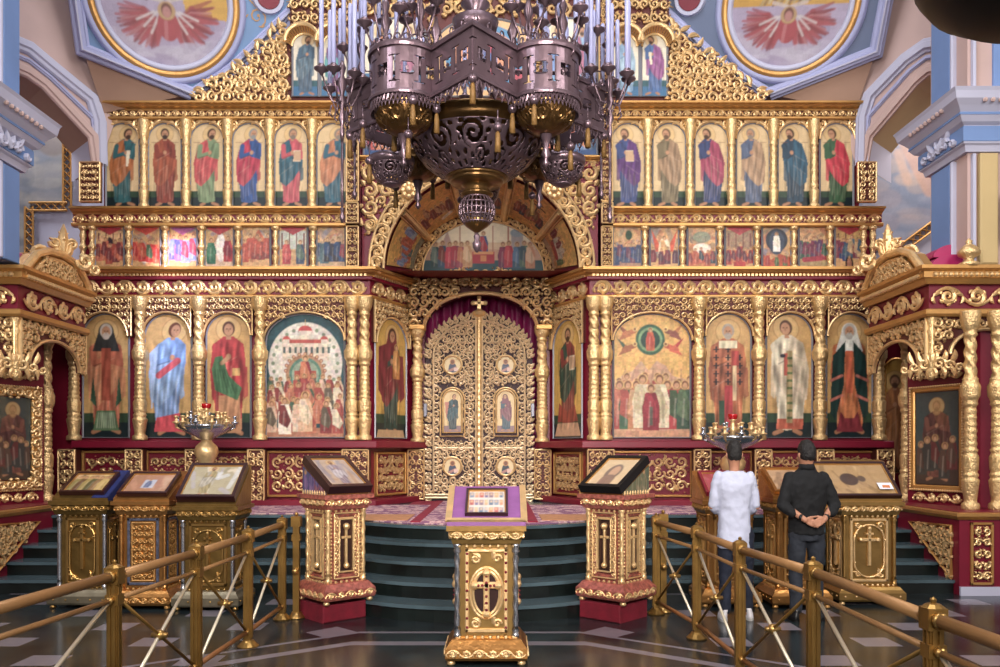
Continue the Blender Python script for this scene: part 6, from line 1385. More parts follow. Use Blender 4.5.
T, D, L = put_lectern('r3', 'broad bright gold lectern with arched cross panel, right of the man in black', 3.95, 9.0, w=.58, d=.5, h=1.1, metal='brass', accent='brass', frame_m='gold', desk=(.68, .5, .44))
desk_icon('wide gold framed icon holding a small white card, right of the man in black', D, L, .82, .56, pv(7, ['#a8824c', '#c8a468', '#8a6a3c', '#b8945c'], lambda p: (p.ell(p.w*.42, p.h*.5, p.w*.13, p.h*.2, '#4a3424'), p.ell(p.w*.6, p.h*.52, p.w*.06, p.h*.1, '#5a4430'))), off=0, bg='#b08a54', shift=-.08)
B = MB(); B.box(.12, .27, .09, .19, .055, .06); o_ = B.obj('card', M['paper'], None); tag(o_, 'small white card with an orange picture lying on the wide gold icon', 'card'); L_, R_, S_ = D.decompose(); o_.location = L_; o_.rotation_euler = R_.to_euler()
B = MB(); B.box(.16, .24, .11, .15, .06, .0615); q_ = B.obj('printed_picture', mat('orange_print', '#c87a4c', .6), None); q_.parent = o_
# rose enamel pedestals turned on their corner, on velvet blocks
for s_, lab, lab2, lab3, fn in ((-1, 'rose enamel pedestal lectern turned on its corner, left of the steps', 'crimson velvet block under the left enamel pedestal', 'dark mahogany framed icon sloping right on the left enamel pedestal', pv(8, ['#b8a08c', '#8c8490', '#c8b8a8', '#a88468'], lambda p: p.figure(p.w*.5, .02, p.h*.9, robe='#8c7c8c', cloak='#b8b0b8'))),
                               (1, 'rose enamel pedestal lectern turned on its corner, right of the steps', 'crimson velvet block under the right enamel pedestal', 'black framed icon of a bearded face on the right enamel pedestal', lambda p: (p.rect(0, p.w, 0, p.h, '#d8bc90'), p.ell(p.w*.5, p.h*.5, p.w*.22, p.h*.3, '#7c6a5c'), p.ell(p.w*.52, p.h*.52, p.w*.13, p.h*.2, '#c8a07c'), p.cap(p.w*.5, 0, p.w*.5, p.h*.25, p.w*.2, '#8a7060')))):
    X = 1.15 if s_ > 0 else -1.63; Y = 8.12; rz = -s_*math.radians(42)
    T, D, L = put_lectern('e%d' % s_, lab, X, Y, rz, w=.44, d=.44, h=1.05, metal='enamel', kind='enamel', frame_m='gold', accent='enamel', desk=(.46, .46, .3), desk_m='copper', z=.17)
    desk_icon(lab3, D, L, .48, .58, fn, fw=.045, th=.085, off=-.04, fm='woodframe' if s_ < 0 else 'black', bg='#b8a08c')
    B = MB(); B.box(-.24, .24, -.24, .24, 0, .168, None, .01); o_ = tag(B.obj('velvet_block', M['velvet'], None), lab2, 'block'); o_.location = (X-.03, Y, 0); o_.rotation_euler = (0, 0, rz)
    # painted side cheeks with gilt cresting
    for sd in (-1, 1):
        fr = Frame((sd*.232, -.23 if sd > 0 else .23, 0), (0, 1 if sd > 0 else -1, 0)); p = Paint(.46, .3, 90, '#4c4a6c' if s_ < 0 else '#5a6450', 820+sd); crowd(p, 4, ['#7c5a8c', '#5a4a7c', '#8a4a5c', '#2c3038'] if s_ < 0 else ['#6a6a4c', '#8a7a5c', '#a88c60'], .0, .03, .24, 4)
        a_ = (lambda X_1, Y_1: Y_1 < .03+.26*(X_1/.46)) if sd > 0 else (lambda X_1, Y_1: Y_1 < .03+.26*(1-X_1/.46))
        f2 = fr.sub(0, 1.05, 0); q_ = p.obj('painted_cheek', None, f2, a_, .002); q_.parent = T
        o = Orn(5)
        for k in range(10): o.leaf(.02+k*.046, 0, PI/2, .05, .014, .012, 0)
        q_ = o.mb(fr.sub(0, 1.04, .006)).obj('cresting', M['gold'], None); q_.parent = T
# ================================================================== BARRIERS
def barrier(label, pts, double=True, seedlab=''):
    """pts: list of post positions (x,y) from near to far"""
    T = thing('barrier', label, 'barrier', (*pts[0], 0))
    for k, (x, y) in enumerate(pts):
        if k == 0 and len(pts) == 6: continue
        B = MB(); B.box(x-.028, x+.028, y-.028, y+.028, .05, .93)
        for dx in (-.014, .014):
            for s_ in (-1, 1): B.box(x+dx-.006, x+dx+.006, y+s_*.031-.005, y+s_*.031+.005, .08, .88); B.box(x+s_*.031-.005, x+s_*.031+.005, y+dx-.006, y+dx+.006, .08, .88)
        B.box(x-.042, x+.042, y-.042, y+.042, .88, .975); B.box(x-.038, x+.038, y-.038, y+.038, .76, .82)
        B.lathe([(.05, .975), (.03, .99), (.012, .995), (.014, 1.01), (.001, 1.02)], 10, (x, y, 0))
        B.lathe([(.085, 0), (.09, .012), (.07, .03), (.055, .045), (.045, .06)], 14, (x, y, 0)); B.obj('post', M['rail'], T)
    for k, ((x0, y0), (x1, y1)) in enumerate(zip(pts[:-1], pts[1:])):
        B = MB(); B.tube([(x0, y0, .925), (x1, y1, .925)], .03, 12); B.obj('hand_rail', M['rail_wood'], T, True)
        B = MB(); B.tube([(x0, y0, .79), (x1, y1, .79)], .016, 8); B.obj('middle_rail', M['rail_wood'], T, True)
        B = MB(); B.tube([(x0, y0, .13), (x1, y1, .13)], .02, 8); B.obj('bottom_rail', M['rail_brown'], T, True)
        dx, dy = (x1-x0)*.05, (y1-y0)*.05
        B = MB(); B.tube([(x0+dx, y0+dy, .78), (x1-dx, y1-dy, .15)], .011, 8); B.obj('brace', M['rail'], T, True)
        B = MB(); B.tube([(x0+dx, y0+dy, .15), (x1-dx, y1-dy, .78)], .012, 8); B.obj('brace', M['silver_rail'], T, True)['label'] = 'pale silvery brace'
        xm, ym = (x0+x1)/2, (y0+y1)/2; B = MB(); B.ball((xm, ym, .465), .036, 12, 8); B.tube([(xm-.05, ym, .465), (xm+.05, ym, .465)], .018, 8); B.obj('boss', M['brass'], T, True)
        for (x, y, s_) in ((x0, y0, 1), (x1, y1, -1)):
            dn = math.hypot(x1-x0, y1-y0); ux, uy = (x1-x0)/dn*s_, (y1-y0)/dn*s_
            for z_, r in ((.925, .036), (.79, .024), (.13, .026)): B = MB(); B.tube([(x+ux*.04, y+uy*.04, z_), (x+ux*.07, y+uy*.07, z_)], r, 10); B.obj('collar', M['brass'], T, True)
    return T
M['rail'] = mat('brushed_brass_post', '#97753f', .35, .8, .1, 20, .2, 6)
M['rail_wood'] = mat('tan_gilt_rail', '#9c744a', .4, .35, .05, 20, .1, 6)
M['rail_brown'] = mat('brown_gilt_rail', '#8a5c38', .4, .4, .05, 20, .15, 6)
M['silver_rail'] = mat('pale_champagne_metal', '#d8ccb4', .3, .6, 0, 20, .05, 6)
barrier('brass rail barrier with crossed braces running back along the left', [(-2.33, 3.35), (-2.22, 4.72), (-2.14, 5.78), (-2.11, 6.87), (-2.12, 7.98)])
barrier('brass rail barrier with crossed braces running back along the right', [(1.9, 2.3), (1.86, 3.52), (1.86, 4.87), (1.75, 5.98), (1.72, 7.17), (1.57, 8.25)])
for x, y, nm in ((-2.0, 8.06, 'left'), (1.66, 8.35, 'right')):
    T = thing('gate_post', 'short brass gate post doubling the far end of the %s barrier' % nm, 'post', (x, y, 0))
    B = MB(); B.box(x-.03, x+.03, y-.03, y+.03, .04, .95); B.box(x-.045, x+.045, y-.045, y+.045, .9, 1.0); B.box(x-.04, x+.04, y-.04, y+.04, .76, .82); B.obj('shaft', M['rail'], T)
    B = MB(); B.lathe([(.09, 0), (.09, .015), (.06, .035), (.05, .06)], 14, (x, y, 0)); B.obj('foot', M['brass'], T, True)
    B = MB(); B.ball((x, y-.05, .465), .035, 10, 8); B.ball((x, y, 1.02), .02, 8, 6); B.obj('knob', M['brass'], T, True)
# ================================================================== CANDLE STANDS
def candle_stand(label, x, y, z0):
    T = thing('candle_stand', label, 'candle stand')
    B = MB(); B.lathe([(.22, 0), (.23, .02), (.17, .06), (.08, .1), (.05, .16), (.06, .2), (.045, .25), (.045, .45), (.07, .5), (.05, .55), (.06, .62), (.12, .74), (.15, .82), (.13, .9), (.07, .96), (.06, 1.0)], 20, rmod=lambda r, t, z, i: r*(1+.06*abs(math.sin(5*t))) if z > .5 else r); B.obj('stem', M['gold'], T, True)
    B = MB(); B.lathe([(.06, .98), (.14, 1.03), (.25, 1.08), (.33, 1.13), (.36, 1.17), (.35, 1.19), (.2, 1.18), (.05, 1.2)], 28, rmod=lambda r, t, z, i: r*(1+.05*abs(math.sin(7*t)))); B.obj('dish', M['silver'], T, True)
    for ring, n, r, z in ((0, 12, .38, 1.2), (1, 8, .24, 1.26)):
        for k in range(n):
            a = 2*PI*(k+.25*ring)/n; cx, cy = r*math.cos(a), r*math.sin(a)
            B = MB(); B.lathe([(.012, -.06), (.014, -.02), (.03, 0), (.05, .01), (.052, .02), (.02, .03), (.022, .08), (.032, .085), (.03, .1)], 10, (cx, cy, z)); B.tube([(cx*.6, cy*.6, z-.06), (cx*.85, cy*.85, z-.08), (cx, cy, z-.05)], .01, 6); B.obj('candle_cup', M['gold' if (k+ring) % 3 else 'silver'], T, True)
    B = MB(); B.lathe([(.04, 1.18), (.03, 1.24), (.06, 1.28), (.03, 1.32), (.025, 1.38), (.05, 1.4)], 14); B.obj('centre_stem', M['gold'], T, True)
    B = MB(); B.lathe([(.03, 1.39), (.055, 1.41), (.065, 1.46), (.06, 1.47), (.02, 1.42)], 14); B.obj('lamp_glass', M['redglass'], T, True)
    T.location = (x, y, z0); return T
M['redglass'] = mat('ruby_lamp_glass', '#b80c18', .15, 0, 0, 10, .1, 5, coat=.6)
candle_stand('many-cupped gilt candle stand with ruby glass, left of the doors before the tall icons', -3.92, 10.95, .8)
candle_stand('many-cupped gilt candle stand with ruby glass, behind the head of the man in white', 2.98, 10.5, .64)
# ================================================================== GREAT CHANDELIER
CHX, CHY = -.2, 7.1
CH = thing('chandelier', 'huge tiered bronze chandelier with pierced bowls, lobed band, tassels and tall pale candles', 'chandelier', (CHX, CHY, 4.6))
def ring_path(R0, Rr, rl, n=48):
    """plan of the lobed band: pointed lobes on the axes, round lobes between"""
    P = []
    for k in range(4):
        a = -PI/2+k*PI/2; P.append(('p', CHX+R0*math.cos(a), CHY+R0*math.sin(a)))
        b = a+PI/4; cx, cy = CHX+Rr*math.cos(b), CHY+Rr*math.sin(b)
        for i in range(29):
            t = b-PI*.56+PI*1.12*i/28; P.append(('r', cx+rl*math.cos(t), cy+rl*math.sin(t)))
    return [(x, y) for _, x, y in P]
RP = ring_path(1.1, .79, .27)
# resample densely
def resample(P, step):
    out = []; n = len(P)
    for i in range(n):
        a, b = np.array(P[i]), np.array(P[(i+1) % n]); L = np.linalg.norm(b-a); k = max(1, int(round(L/step)))
        for j in range(k): out.append(a+(b-a)*j/k)
    return out
def pierced_band(name, P, z0, z1, step=.011, per=.21):
    Q = resample(P, step); n = len(Q); nz = int((z1-z0)/step)+1; B = MB(); cum = [0]
    for i in range(n): cum.append(cum[-1]+np.linalg.norm(Q[(i+1) % n]-Q[i]))
    tot = cum[-1]; reps = round(tot/per); pr = tot/reps; H_ = z1-z0
    for i in range(n+1):
        q = Q[i % n]
        for j in range(nz+1): B.V.append((q[0], q[1], z0+H_*j/nz))
    for i in range(n):
        for j in range(nz):
            u = ((cum[i]+cum[i+1])/2 % pr)-pr/2; v = (j+.5)/nz*H_-H_/2; hole = False
            for a in range(4):
                if math.hypot(u-.035*math.cos(a*PI/2+PI/4), v-.035*math.sin(a*PI/2+PI/4)-.0) < .029: hole = True
            if math.hypot(u, v) < .014: hole = False
            uu = pr/2-abs(u)
            if uu < .009 and abs(v) < H_*.25: hole = True
            if uu < .045 and abs(abs(v)-H_*.27) < .008: hole = True
            if not hole: k = i*(nz+1)+j; B.F.append((k, k+nz+1, k+nz+2, k+1))
    o = B.obj(name, M['bronze'], CH); md = o.modifiers.new('thickness', 'SOLIDIFY'); md.thickness = .012; return o
pierced_band('lobed_band', RP, 4.40, 4.76)
def loopsweep(name, prof, P, m='bronze'):
    B = MB(); B.sweep(prof, P, True); return B.obj(name, M[m], CH)
RPd = [tuple(q) for q in RP]
loopsweep('band_rim', [(-.01, 4.75), (.02, 4.75), (.025, 4.77), (.02, 4.79), (-.01, 4.79)], RPd); loopsweep('band_rim', [(-.01, 4.385), (.022, 4.385), (.026, 4.4), (.02, 4.415), (-.01, 4.415)], RPd)
# cresting above and lambrequin below the band
Qd = resample(RP, .07); up_, dn = MB(), MB()
for i, q in enumerate(Qd):
    q2 = Qd[(i+1) % len(Qd)]; d = (q2-q)/(np.linalg.norm(q2-q)+1e-9); c = (q+q2)/2
    fr = Frame((c[0], c[1], 0), (d[0], d[1], 0))
    s_ = .034
    for (B, z0, sg, hh) in ((up_, 4.79, 1, .05), (dn, 4.385, -1, .075)):
        if B is up_ and i % 2: continue
        ring = [fr((s_*.62)*math.cos(t), z0+sg*(.03+.024*math.sin(t)), 0) for t in [2*PI*k/8 for k in range(8)]]; B.tube(ring, .006, 4, True)
        B.tube([fr(0, z0+sg*.052, 0), fr(0, z0+sg*(hh+.01), 0)], [.009, .003], 5)
        if B is dn: B.tube([fr(-s_*.9, z0, 0), fr(-s_*.4, z0-.045, 0), fr(0, z0-.06, 0), fr(s_*.4, z0-.045, 0), fr(s_*.9, z0, 0)], .008, 4)
up_.obj('cresting', M['bronze'], CH)['kind'] = 'stuff'; dn.obj('lambrequin', M['bronze'], CH)
# bowls
def bowl(name, c, prof, m='bronze', seg=32, pierce=None, sm=True, m2=None):
    """surface of revolution; pierce=(z0,z1,cell,seed): openwork scrolls replace the wall between z0 and z1"""
    B = MB(); solid = [p for p in prof]; o_ = None
    if pierce is None: B.lathe(solid, seg, (c[0], c[1], 0)); o_ = B.obj(name, M[m], CH, sm)
    else:
        z0, z1, cell, seed = pierce
        zs = [p[1] for p in prof]; rs = [p[0] for p in prof]
        rr = lambda z: float(np.interp(z, zs, rs)) if zs[0] < zs[-1] else float(np.interp(z, zs[::-1], rs[::-1]))
        lo = [p for p in prof if p[1] <= z0]+[(rr(z0), z0)]; hi = [(rr(z1), z1)]+[p for p in prof if p[1] >= z1]
        if len(lo) > 1: B.lathe(sorted(lo, key=lambda q: q[1]), seg, (c[0], c[1], 0))
        B.lathe(sorted(hi, key=lambda q: q[1]), seg, (c[0], c[1], 0)); o_ = B.obj(name, M[m], CH, sm)
        rm = rr((z0+z1)/2); hgt = z1-z0; reps = max(6, int(2*PI*rm/(hgt*.85)/2)*2); nu = reps*26; nv = 40; Q = MB()
        for i in range(nu):
            a = 2*PI*i/nu
            for j in range(nv+1): z = z0+hgt*j/nv; Q.V.append((c[0]+rr(z)*math.cos(a), c[1]+rr(z)*math.sin(a), z))
        for i in range(nu):
            for j in range(nv):
                k, f_ = divmod((i+.5)/26, 1); mir = 1 if int(k) % 2 else -1; U_, V_ = (f_-.5)*2, (j+.5)/nv*2-1; hole = False
                for (cu, cv, R_) in ((-.12, .3, .62), (.35, -.55, .38)):
                    du, dv = U_*mir-cu, V_-cv; r_ = math.hypot(du, dv)
                    if r_ < R_ and math.cos(2*PI*r_/R_*1.5-math.atan2(dv, du)) > .05: hole = True; break
                    if r_ < R_: break
                else:
                    if math.sin(U_*9+V_*5)*math.sin(V_*10-U_*4) > .35: hole = True
                if abs(U_) > .93 or abs(V_) > .94: hole = False
                if not hole: q0, q1 = i*(nv+1)+j, ((i+1) % nu)*(nv+1)+j; Q.F.append((q0, q1, q1+1, q0+1))
        q = Q.obj('openwork', M[m2 or m], CH, True); md = q.modifiers.new('thickness', 'SOLIDIFY'); md.thickness = .009
    return o_
hemi = lambda r, zt_, h, n=12, k=1.0: [(max(.012, r*math.cos(PI/2*(1-i/n))**k if i else .012), zt_-h+h*(1-math.sin(PI/2*(1-i/n)))) for i in range(n+1)]
big = [(.17, 3.96), (.24, 3.98), (.36, 4.05), (.46, 4.13), (.53, 4.22), (.57, 4.3), (.59, 4.36), (.6, 4.4), (.62, 4.41), (.62, 4.43), (.58, 4.44)]
bowl('great_bowl', (CHX, CHY), big, 'bronze_warm', 48, (4.0, 4.31, .09, 900), True, 'bronze')
bowl('bowl_collar', (CHX, CHY), [(.05, 3.86), (.12, 3.88), (.1, 3.91), (.15, 3.94), (.22, 3.95), (.24, 3.98), (.2, 4.0), (.17, 4.0)], 'bronze_warm')
bowl('lower_cup', (CHX, CHY), [(.03, 3.8), (.08, 3.82), (.14, 3.85), (.14, 3.87), (.1, 3.88)], 'bronze_warm')
# ball cage finial
B = MB(); zc = 3.72; rb = .155
for k in range(12): a = PI*k/12; B.tube([(CHX+rb*math.cos(a)*math.cos(t), CHY+rb*math.sin(a)*math.cos(t), zc+rb*math.sin(t)) for t in [2*PI*i/24 for i in range(24)]], .008, 5, True)
for t in (-.75, -.35, 0, .35, .75): B.tube([(CHX+rb*math.cos(t)*math.cos(a), CHY+rb*math.cos(t)*math.sin(a), zc+rb*math.sin(t)) for a in [2*PI*i/24 for i in range(24)]], .009, 5, True)
B.obj('cage_ball', M['bronze'], CH, True)
bowl('finial_cup', (CHX, CHY), [(.01, 3.53), (.03, 3.54), (.1, 3.59), (.125, 3.63), (.12, 3.64)], 'bronze_warm')
B = MB(); B.ball((CHX, CHY, 3.66), .06, 12, 8); B.lathe([(.01, 3.36), (.035, 3.4), (.04, 3.44), (.02, 3.47), (.03, 3.5), (.012, 3.53)], 10, (CHX, CHY, 0)); B.obj('finial_drop', M['bronze'], CH, True)
for k in range(4):
    b = -PI/4+k*PI/2; c = (CHX+.80*math.cos(b), CHY+.80*math.sin(b))
    bowl('drum_bowl', c, [(.012, 4.16), (.05, 4.165), (.11, 4.18), (.17, 4.22), (.21, 4.28), (.23, 4.36), (.235, 4.39)], 'bronze_warm', 28)
    zs = [4.165, 4.18, 4.22, 4.28, 4.36]; rs = [.05, .11, .17, .21, .23]; O = Orn(930+k); O.rinceau(0, 2*PI*.24, .09, .23, .17, .02, .25); O.mb(lambda u, v, h, c=c: (c[0]+(float(np.interp(4.1+v, zs, rs))+h)*math.cos(u/.24), c[1]+(float(np.interp(4.1+v, zs, rs))+h)*math.sin(u/.24), 4.1+v)).obj('bowl_relief', M['bronze_warm'], CH)
    B = MB(); B.lathe([(.004, 3.9), (.03, 3.93), (.012, 3.97), (.04, 4.0), (.02, 4.06), (.05, 4.16)], 10, (*c, 0)); B.obj('bowl_drop', M['bronze'], CH, True)
    # lower outer tier of small bowls
    c = (CHX+.74*math.cos(b+PI/4), CHY+.74*math.sin(b+PI/4)) if k % 2 == 0 or True else c
    if k not in (3,): bowl('side_bowl', c, [(.012, 3.92), (.07, 3.94), (.14, 3.99), (.18, 4.07), (.2, 4.14), (.2, 4.17)], 'bronze', 24, (3.95, 4.1, .06, 920+k)); 
# inner frame, chains and struts
B = MB()
for k in range(8):
    a = k*PI/4; e_ = 1.08 if k % 2 == 0 else 1.0
    B.tube([(CHX+.08*math.cos(a), CHY+.08*math.sin(a), 5.0), (CHX+.4*math.cos(a), CHY+.4*math.sin(a), 4.8), (CHX+.75*math.cos(a), CHY+.75*math.sin(a), 4.66), (CHX+e_*math.cos(a), CHY+e_*math.sin(a), 4.6)], .016, 7)
    B.tube([(CHX+.58*math.cos(a), CHY+.58*math.sin(a), 4.62), (CHX+e_*math.cos(a), CHY+e_*math.sin(a), 4.42)], .011, 6)
B.tube([(CHX, CHY, 4.0), (CHX, CHY, 6.6)], .05, 12); B.obj('branch_frame', M['bronze'], CH, True)
B = MB()
B.lathe([(.02, 4.9), (.04, 4.93), (.1, 4.98), (.17, 5.04), (.19, 5.12), (.08, 5.14), (.06, 5.2), (.12, 5.26), (.06, 5.32)], 20, (CHX, CHY-.45, 0)); B.obj('centre_boss', M['bronze'], CH, True)
# tassels
def tassel(x, y, z, L_=.0, m='gold2', par=CH):
    B = MB(); B.tube([(x, y, z), (x, y, z-.1-L_)], .005, 5); B.ball((x, y, z-.13-L_), .036, 10, 8); B.lathe([(.008, -.06), (.02, -.05), (.012, -.03)], 8, (x, y, z-.1-L_)); k = B.obj('tassel_cord', M['bronze'], par, True)
    B = MB(); B.lathe([(.024, -.32), (.021, -.22), (.017, -.18), (.012, -.165)], 10, (x, y, z-L_), None, lambda r, t, zz, i: r*(1+.15*math.sin(5*t))); B.obj('tassel', M['tassel'], k, True)
M['tassel'] = mat('gold_silk_tassel', '#705228', .6, .3, .3, 60, .2, 20)
for k in range(4):
    a = -PI/2+k*PI/2; tassel(CHX+1.1*math.cos(a), CHY+1.1*math.sin(a), 4.5)
    for s_ in (-1, 1):
        b = a+s_*PI/8*1.05; tassel(CHX+.74*math.cos(b), CHY+.74*math.sin(b), 4.45)
        b = a+PI/4+s_*.32; tassel(CHX+1.02*math.cos(b), CHY+1.02*math.sin(b), 4.42)
for k in range(8):
    a = k*PI/4+.2; tassel(CHX+.92*math.cos(a), CHY+.92*math.sin(a), 4.22)
# candle clusters round the ring and above the drums
def cluster(x, y, z, n, r, tilt=0, rod=True, drop=.85):
    B = MB()
    B.lathe([(.01, -.5), (.022, -.42), (.012, -.36), (.034, -.3), (.014, -.22), (.036, -.16), (.014, -.1), (.04, -.02), (.016, .06), (.034, .12), (.01, .18)], 12, (x, y, z))
    if rod: B.tube([(x, y, z-.5), (x, y, z-drop)], .012, 7); B.lathe([(.01, 0), (.025, .04), (.012, .08), (.02, .12)], 8, (x, y, z-drop-.02))
    for q in range(n):
        a = 2*PI*q/n+tilt; cx, cy = x+r*math.cos(a), y+r*math.sin(a); dz = .05*math.sin(q*2.4)
        pts = [(x+r*t*math.cos(a), y+r*t*math.sin(a), z-.12-.1*math.sin(PI*min(1, t*1.1))+.14*t*t+dz*t) for t in (0, .25, .5, .75, 1)]; B.tube(pts, .008, 6)
        zc_ = z+.02+dz; B.lathe([(.014, -.02), (.02, .0), (.06, .025), (.064, .035), (.03, .04), (.03, .06), (.022, .07)], 10, (cx, cy, zc_)); B.tube([(x+r*.5*math.cos(a), y+r*.5*math.sin(a), z-.2), (x+r*.62*math.cos(a), y+r*.62*math.sin(a), z-.27), (x+r*.45*math.cos(a), y+r*.45*math.sin(a), z-.3)], .008, 5)
        yield_c.append((cx, cy, zc_+.05))
    B.obj('candle_branch', M['bronze'], CH, True)
yield_c = []
for k in range(8):
    a = k*PI/4+PI/8*0; 
    if k % 2 == 0:
        a = k*PI/4; R_ = 1.3 if k in (0, 4) else 1.2
        if k in (0, 4): cluster(CHX+R_*math.cos(a)*.86, CHY-.25, 4.72, 6, .17, .3, True, 1.15)
    else: cluster(CHX+.98*math.cos(a), CHY+.98*math.sin(a), 5.0, 5, .17, .5, False)
for k in range(1, 4): a = -PI/2+k*PI/2; cluster(CHX+1.0*math.cos(a), CHY+1.0*math.sin(a), 5.12, 4, .15, .2, False)
for s_ in (-1, 1): cluster(CHX+s_*.42, CHY-.72, 5.08, 5, .14, .9, False); cluster(CHX+s_*1.12, CHY+.35, 4.85, 5, .15, .1, True, .9)
for k, (x, y, z) in enumerate(yield_c[:98]):
    B = MB(); B.lathe([(.02, 0), (.02, .62), (.015, .64), (.004, .65)], 8, (x, y, z)); B.obj('candle', M['candle'], CH, True)
# lamps of the vertical stems at the joints of lobes
B = MB()
for k in range(8):
    b = -PI/2+k*PI/4+(PI/8 if True else 0); x, y = CHX+.78*math.cos(b), CHY+.78*math.sin(b)
    B.lathe([(.01, 4.36), (.028, 4.4), (.016, 4.46), (.02, 4.6), (.016, 4.74), (.03, 4.78), (.02, 4.84), (.045, 4.9), (.02, 4.96), (.01, 5.02)], 10, (x, y, 0))
B.obj('band_stanchion', M['bronze'], CH, True)
# dark near lamp bowl at the upper right corner of the view
k = MB(); cx, cy, cz = 1.78, 2.6, 3.2
k.lathe([(.001, -.16), (.14, -.155), (.29, -.12), (.38, -.06), (.42, 0), (.42, .02), (.3, .03), (.05, .1), (.03, .3), (.02, 2.0)], 40, (cx, cy, cz)); o_ = tag(k.obj('hanging_lamp', M['black'], None, True), 'black bowl of a hanging lamp cut off by the top right corner', 'lamp')
# ================================================================== PEOPLE (seen from behind, facing the screen)
M['skin'] = mat('skin', '#b07c62', .55, 0, .08, 60, .08, 10)
M['hair'] = mat('dark_hair', '#14100f', .6, 0, .6, 90, .3, 30)
M['tee'] = mat('white_cotton_shirt', '#b9bdd2', .85, 0, .25, 14, .03, 6)
M['blackshirt'] = mat('black_cotton_shirt', '#07080c', .85, 0, .3, 14, .2, 6)
M['navy'] = mat('dark_navy_trousers', '#171d2e', .85, 0, .3, 16, .2, 8)
M['jeans'] = mat('charcoal_jeans', '#22262f', .85, 0, .3, 16, .25, 8)
M['sneaker'] = mat('white_sneaker', '#d4d0d4', .5, 0, .05, 20, .08, 10)
M['blackshoe'] = mat('black_shoe', '#0e0e10', .35)
M['sole'] = mat('pale_sole', '#b8b4b0', .6)
def limb(B, pts, rad, seg=14):
    """tapering elliptical tube; rad entries r or (rx,ry)"""
    P = []; R = []
    n = len(pts)
    for i in range(n-1):
        for k in range(4): t = k/4; P.append(tuple(np.array(pts[i])*(1-t)+np.array(pts[i+1])*t)); R.append(rad[i]*(1-t)+rad[i+1]*t)
    P.append(pts[-1]); R.append(rad[-1]); B.tube(P, R, seg); B.ball(P[0], R[0]*.98, 12, 8); B.ball(P[-1], R[-1]*.98, 12, 8); return B
def loft(B, rings, seg=24):
    """rings: (cx,cy,z,rx,ry)"""
    V = []; Fc = []
    for (cx, cy, z, rx, ry) in rings:
        for j in range(seg):
            t = 2*PI*j/seg; c, s_ = math.cos(t), math.sin(t); e = .85
            V.append((cx+rx*math.copysign(abs(c)**e, c), cy+ry*math.copysign(abs(s_)**e, s_), z))
    n = len(rings)
    for i in range(n-1):
        for j in range(seg): k = (j+1) % seg; Fc.append((i*seg+j, i*seg+k, (i+1)*seg+k, (i+1)*seg+j))
    Fc += [tuple(range(seg))[::-1], tuple((n-1)*seg+j for j in range(seg))]; return B.add(V, Fc)
def fuse(B, name, m, T, vox, smooth=6, wr=0, wsc=.1, cut=None):
    o = B.obj(name, m, T, True); r = o.modifiers.new('fuse', 'REMESH'); r.mode = 'VOXEL'; r.voxel_size = vox; r.use_smooth_shade = True
    s_ = o.modifiers.new('soften', 'SMOOTH'); s_.factor = .5; s_.iterations = smooth
    if wr:
        tx = bpy.data.textures.new(name+'_wrinkles', 'CLOUDS'); tx.noise_scale = wsc; tx.noise_depth = 2
        d = o.modifiers.new('wrinkles', 'DISPLACE'); d.texture = tx; d.strength = wr; d.mid_level = .5; d.texture_coords = 'LOCAL'
    return o
def hand(B, wrist, dirv, palmn, side, curl=.5, s_=1.0):
    """palm, four fingers and a thumb; dirv towards fingertips, palmn out of the palm, side = thumb side"""
    w = np.array(wrist, float); d = np.array(dirv, float); d /= np.linalg.norm(d); p = np.array(palmn, float); p -= d*np.dot(p, d); p /= np.linalg.norm(p); s = np.cross(d, p)*side
    for k in range(4):
        off = (k-1.5)*.019*s_; B.tube([w+d*.01*s_+s*off*.5, w+d*.05*s_+s*off*.9, w+d*.085*s_+s*off], [.014*s_, .0145*s_, .0125*s_], 8)
        L = [.058, .075, .08, .07][k]*s_; b0 = w+d*.085*s_+s*off; b1 = b0+d*L*.45+p*L*.12*curl; b2 = b1+d*L*.33*(1-.5*curl)+p*L*.32*curl; b3 = b2+d*L*.2*(1-curl)+p*L*.3*curl
        B.tube([b0, b1, b2, b3], [.0105*s_, .0098*s_, .009*s_, .007*s_], 8); B.ball(tuple(b3), .0072*s_, 8, 6); B.ball(tuple(b0), .011*s_, 8, 6)
    t0 = w+d*.025*s_+s*.03*s_; t1 = t0+d*.03*s_+s*.022*s_+p*.012; t2 = t1+d*.028*s_+s*.008*s_+p*.016*curl; B.tube([w+d*.01+s*.012, t0, t1, t2], [.016*s_, .0145*s_, .011*s_, .0085*s_], 8); B.ball(tuple(t2), .0085*s_, 8, 6)
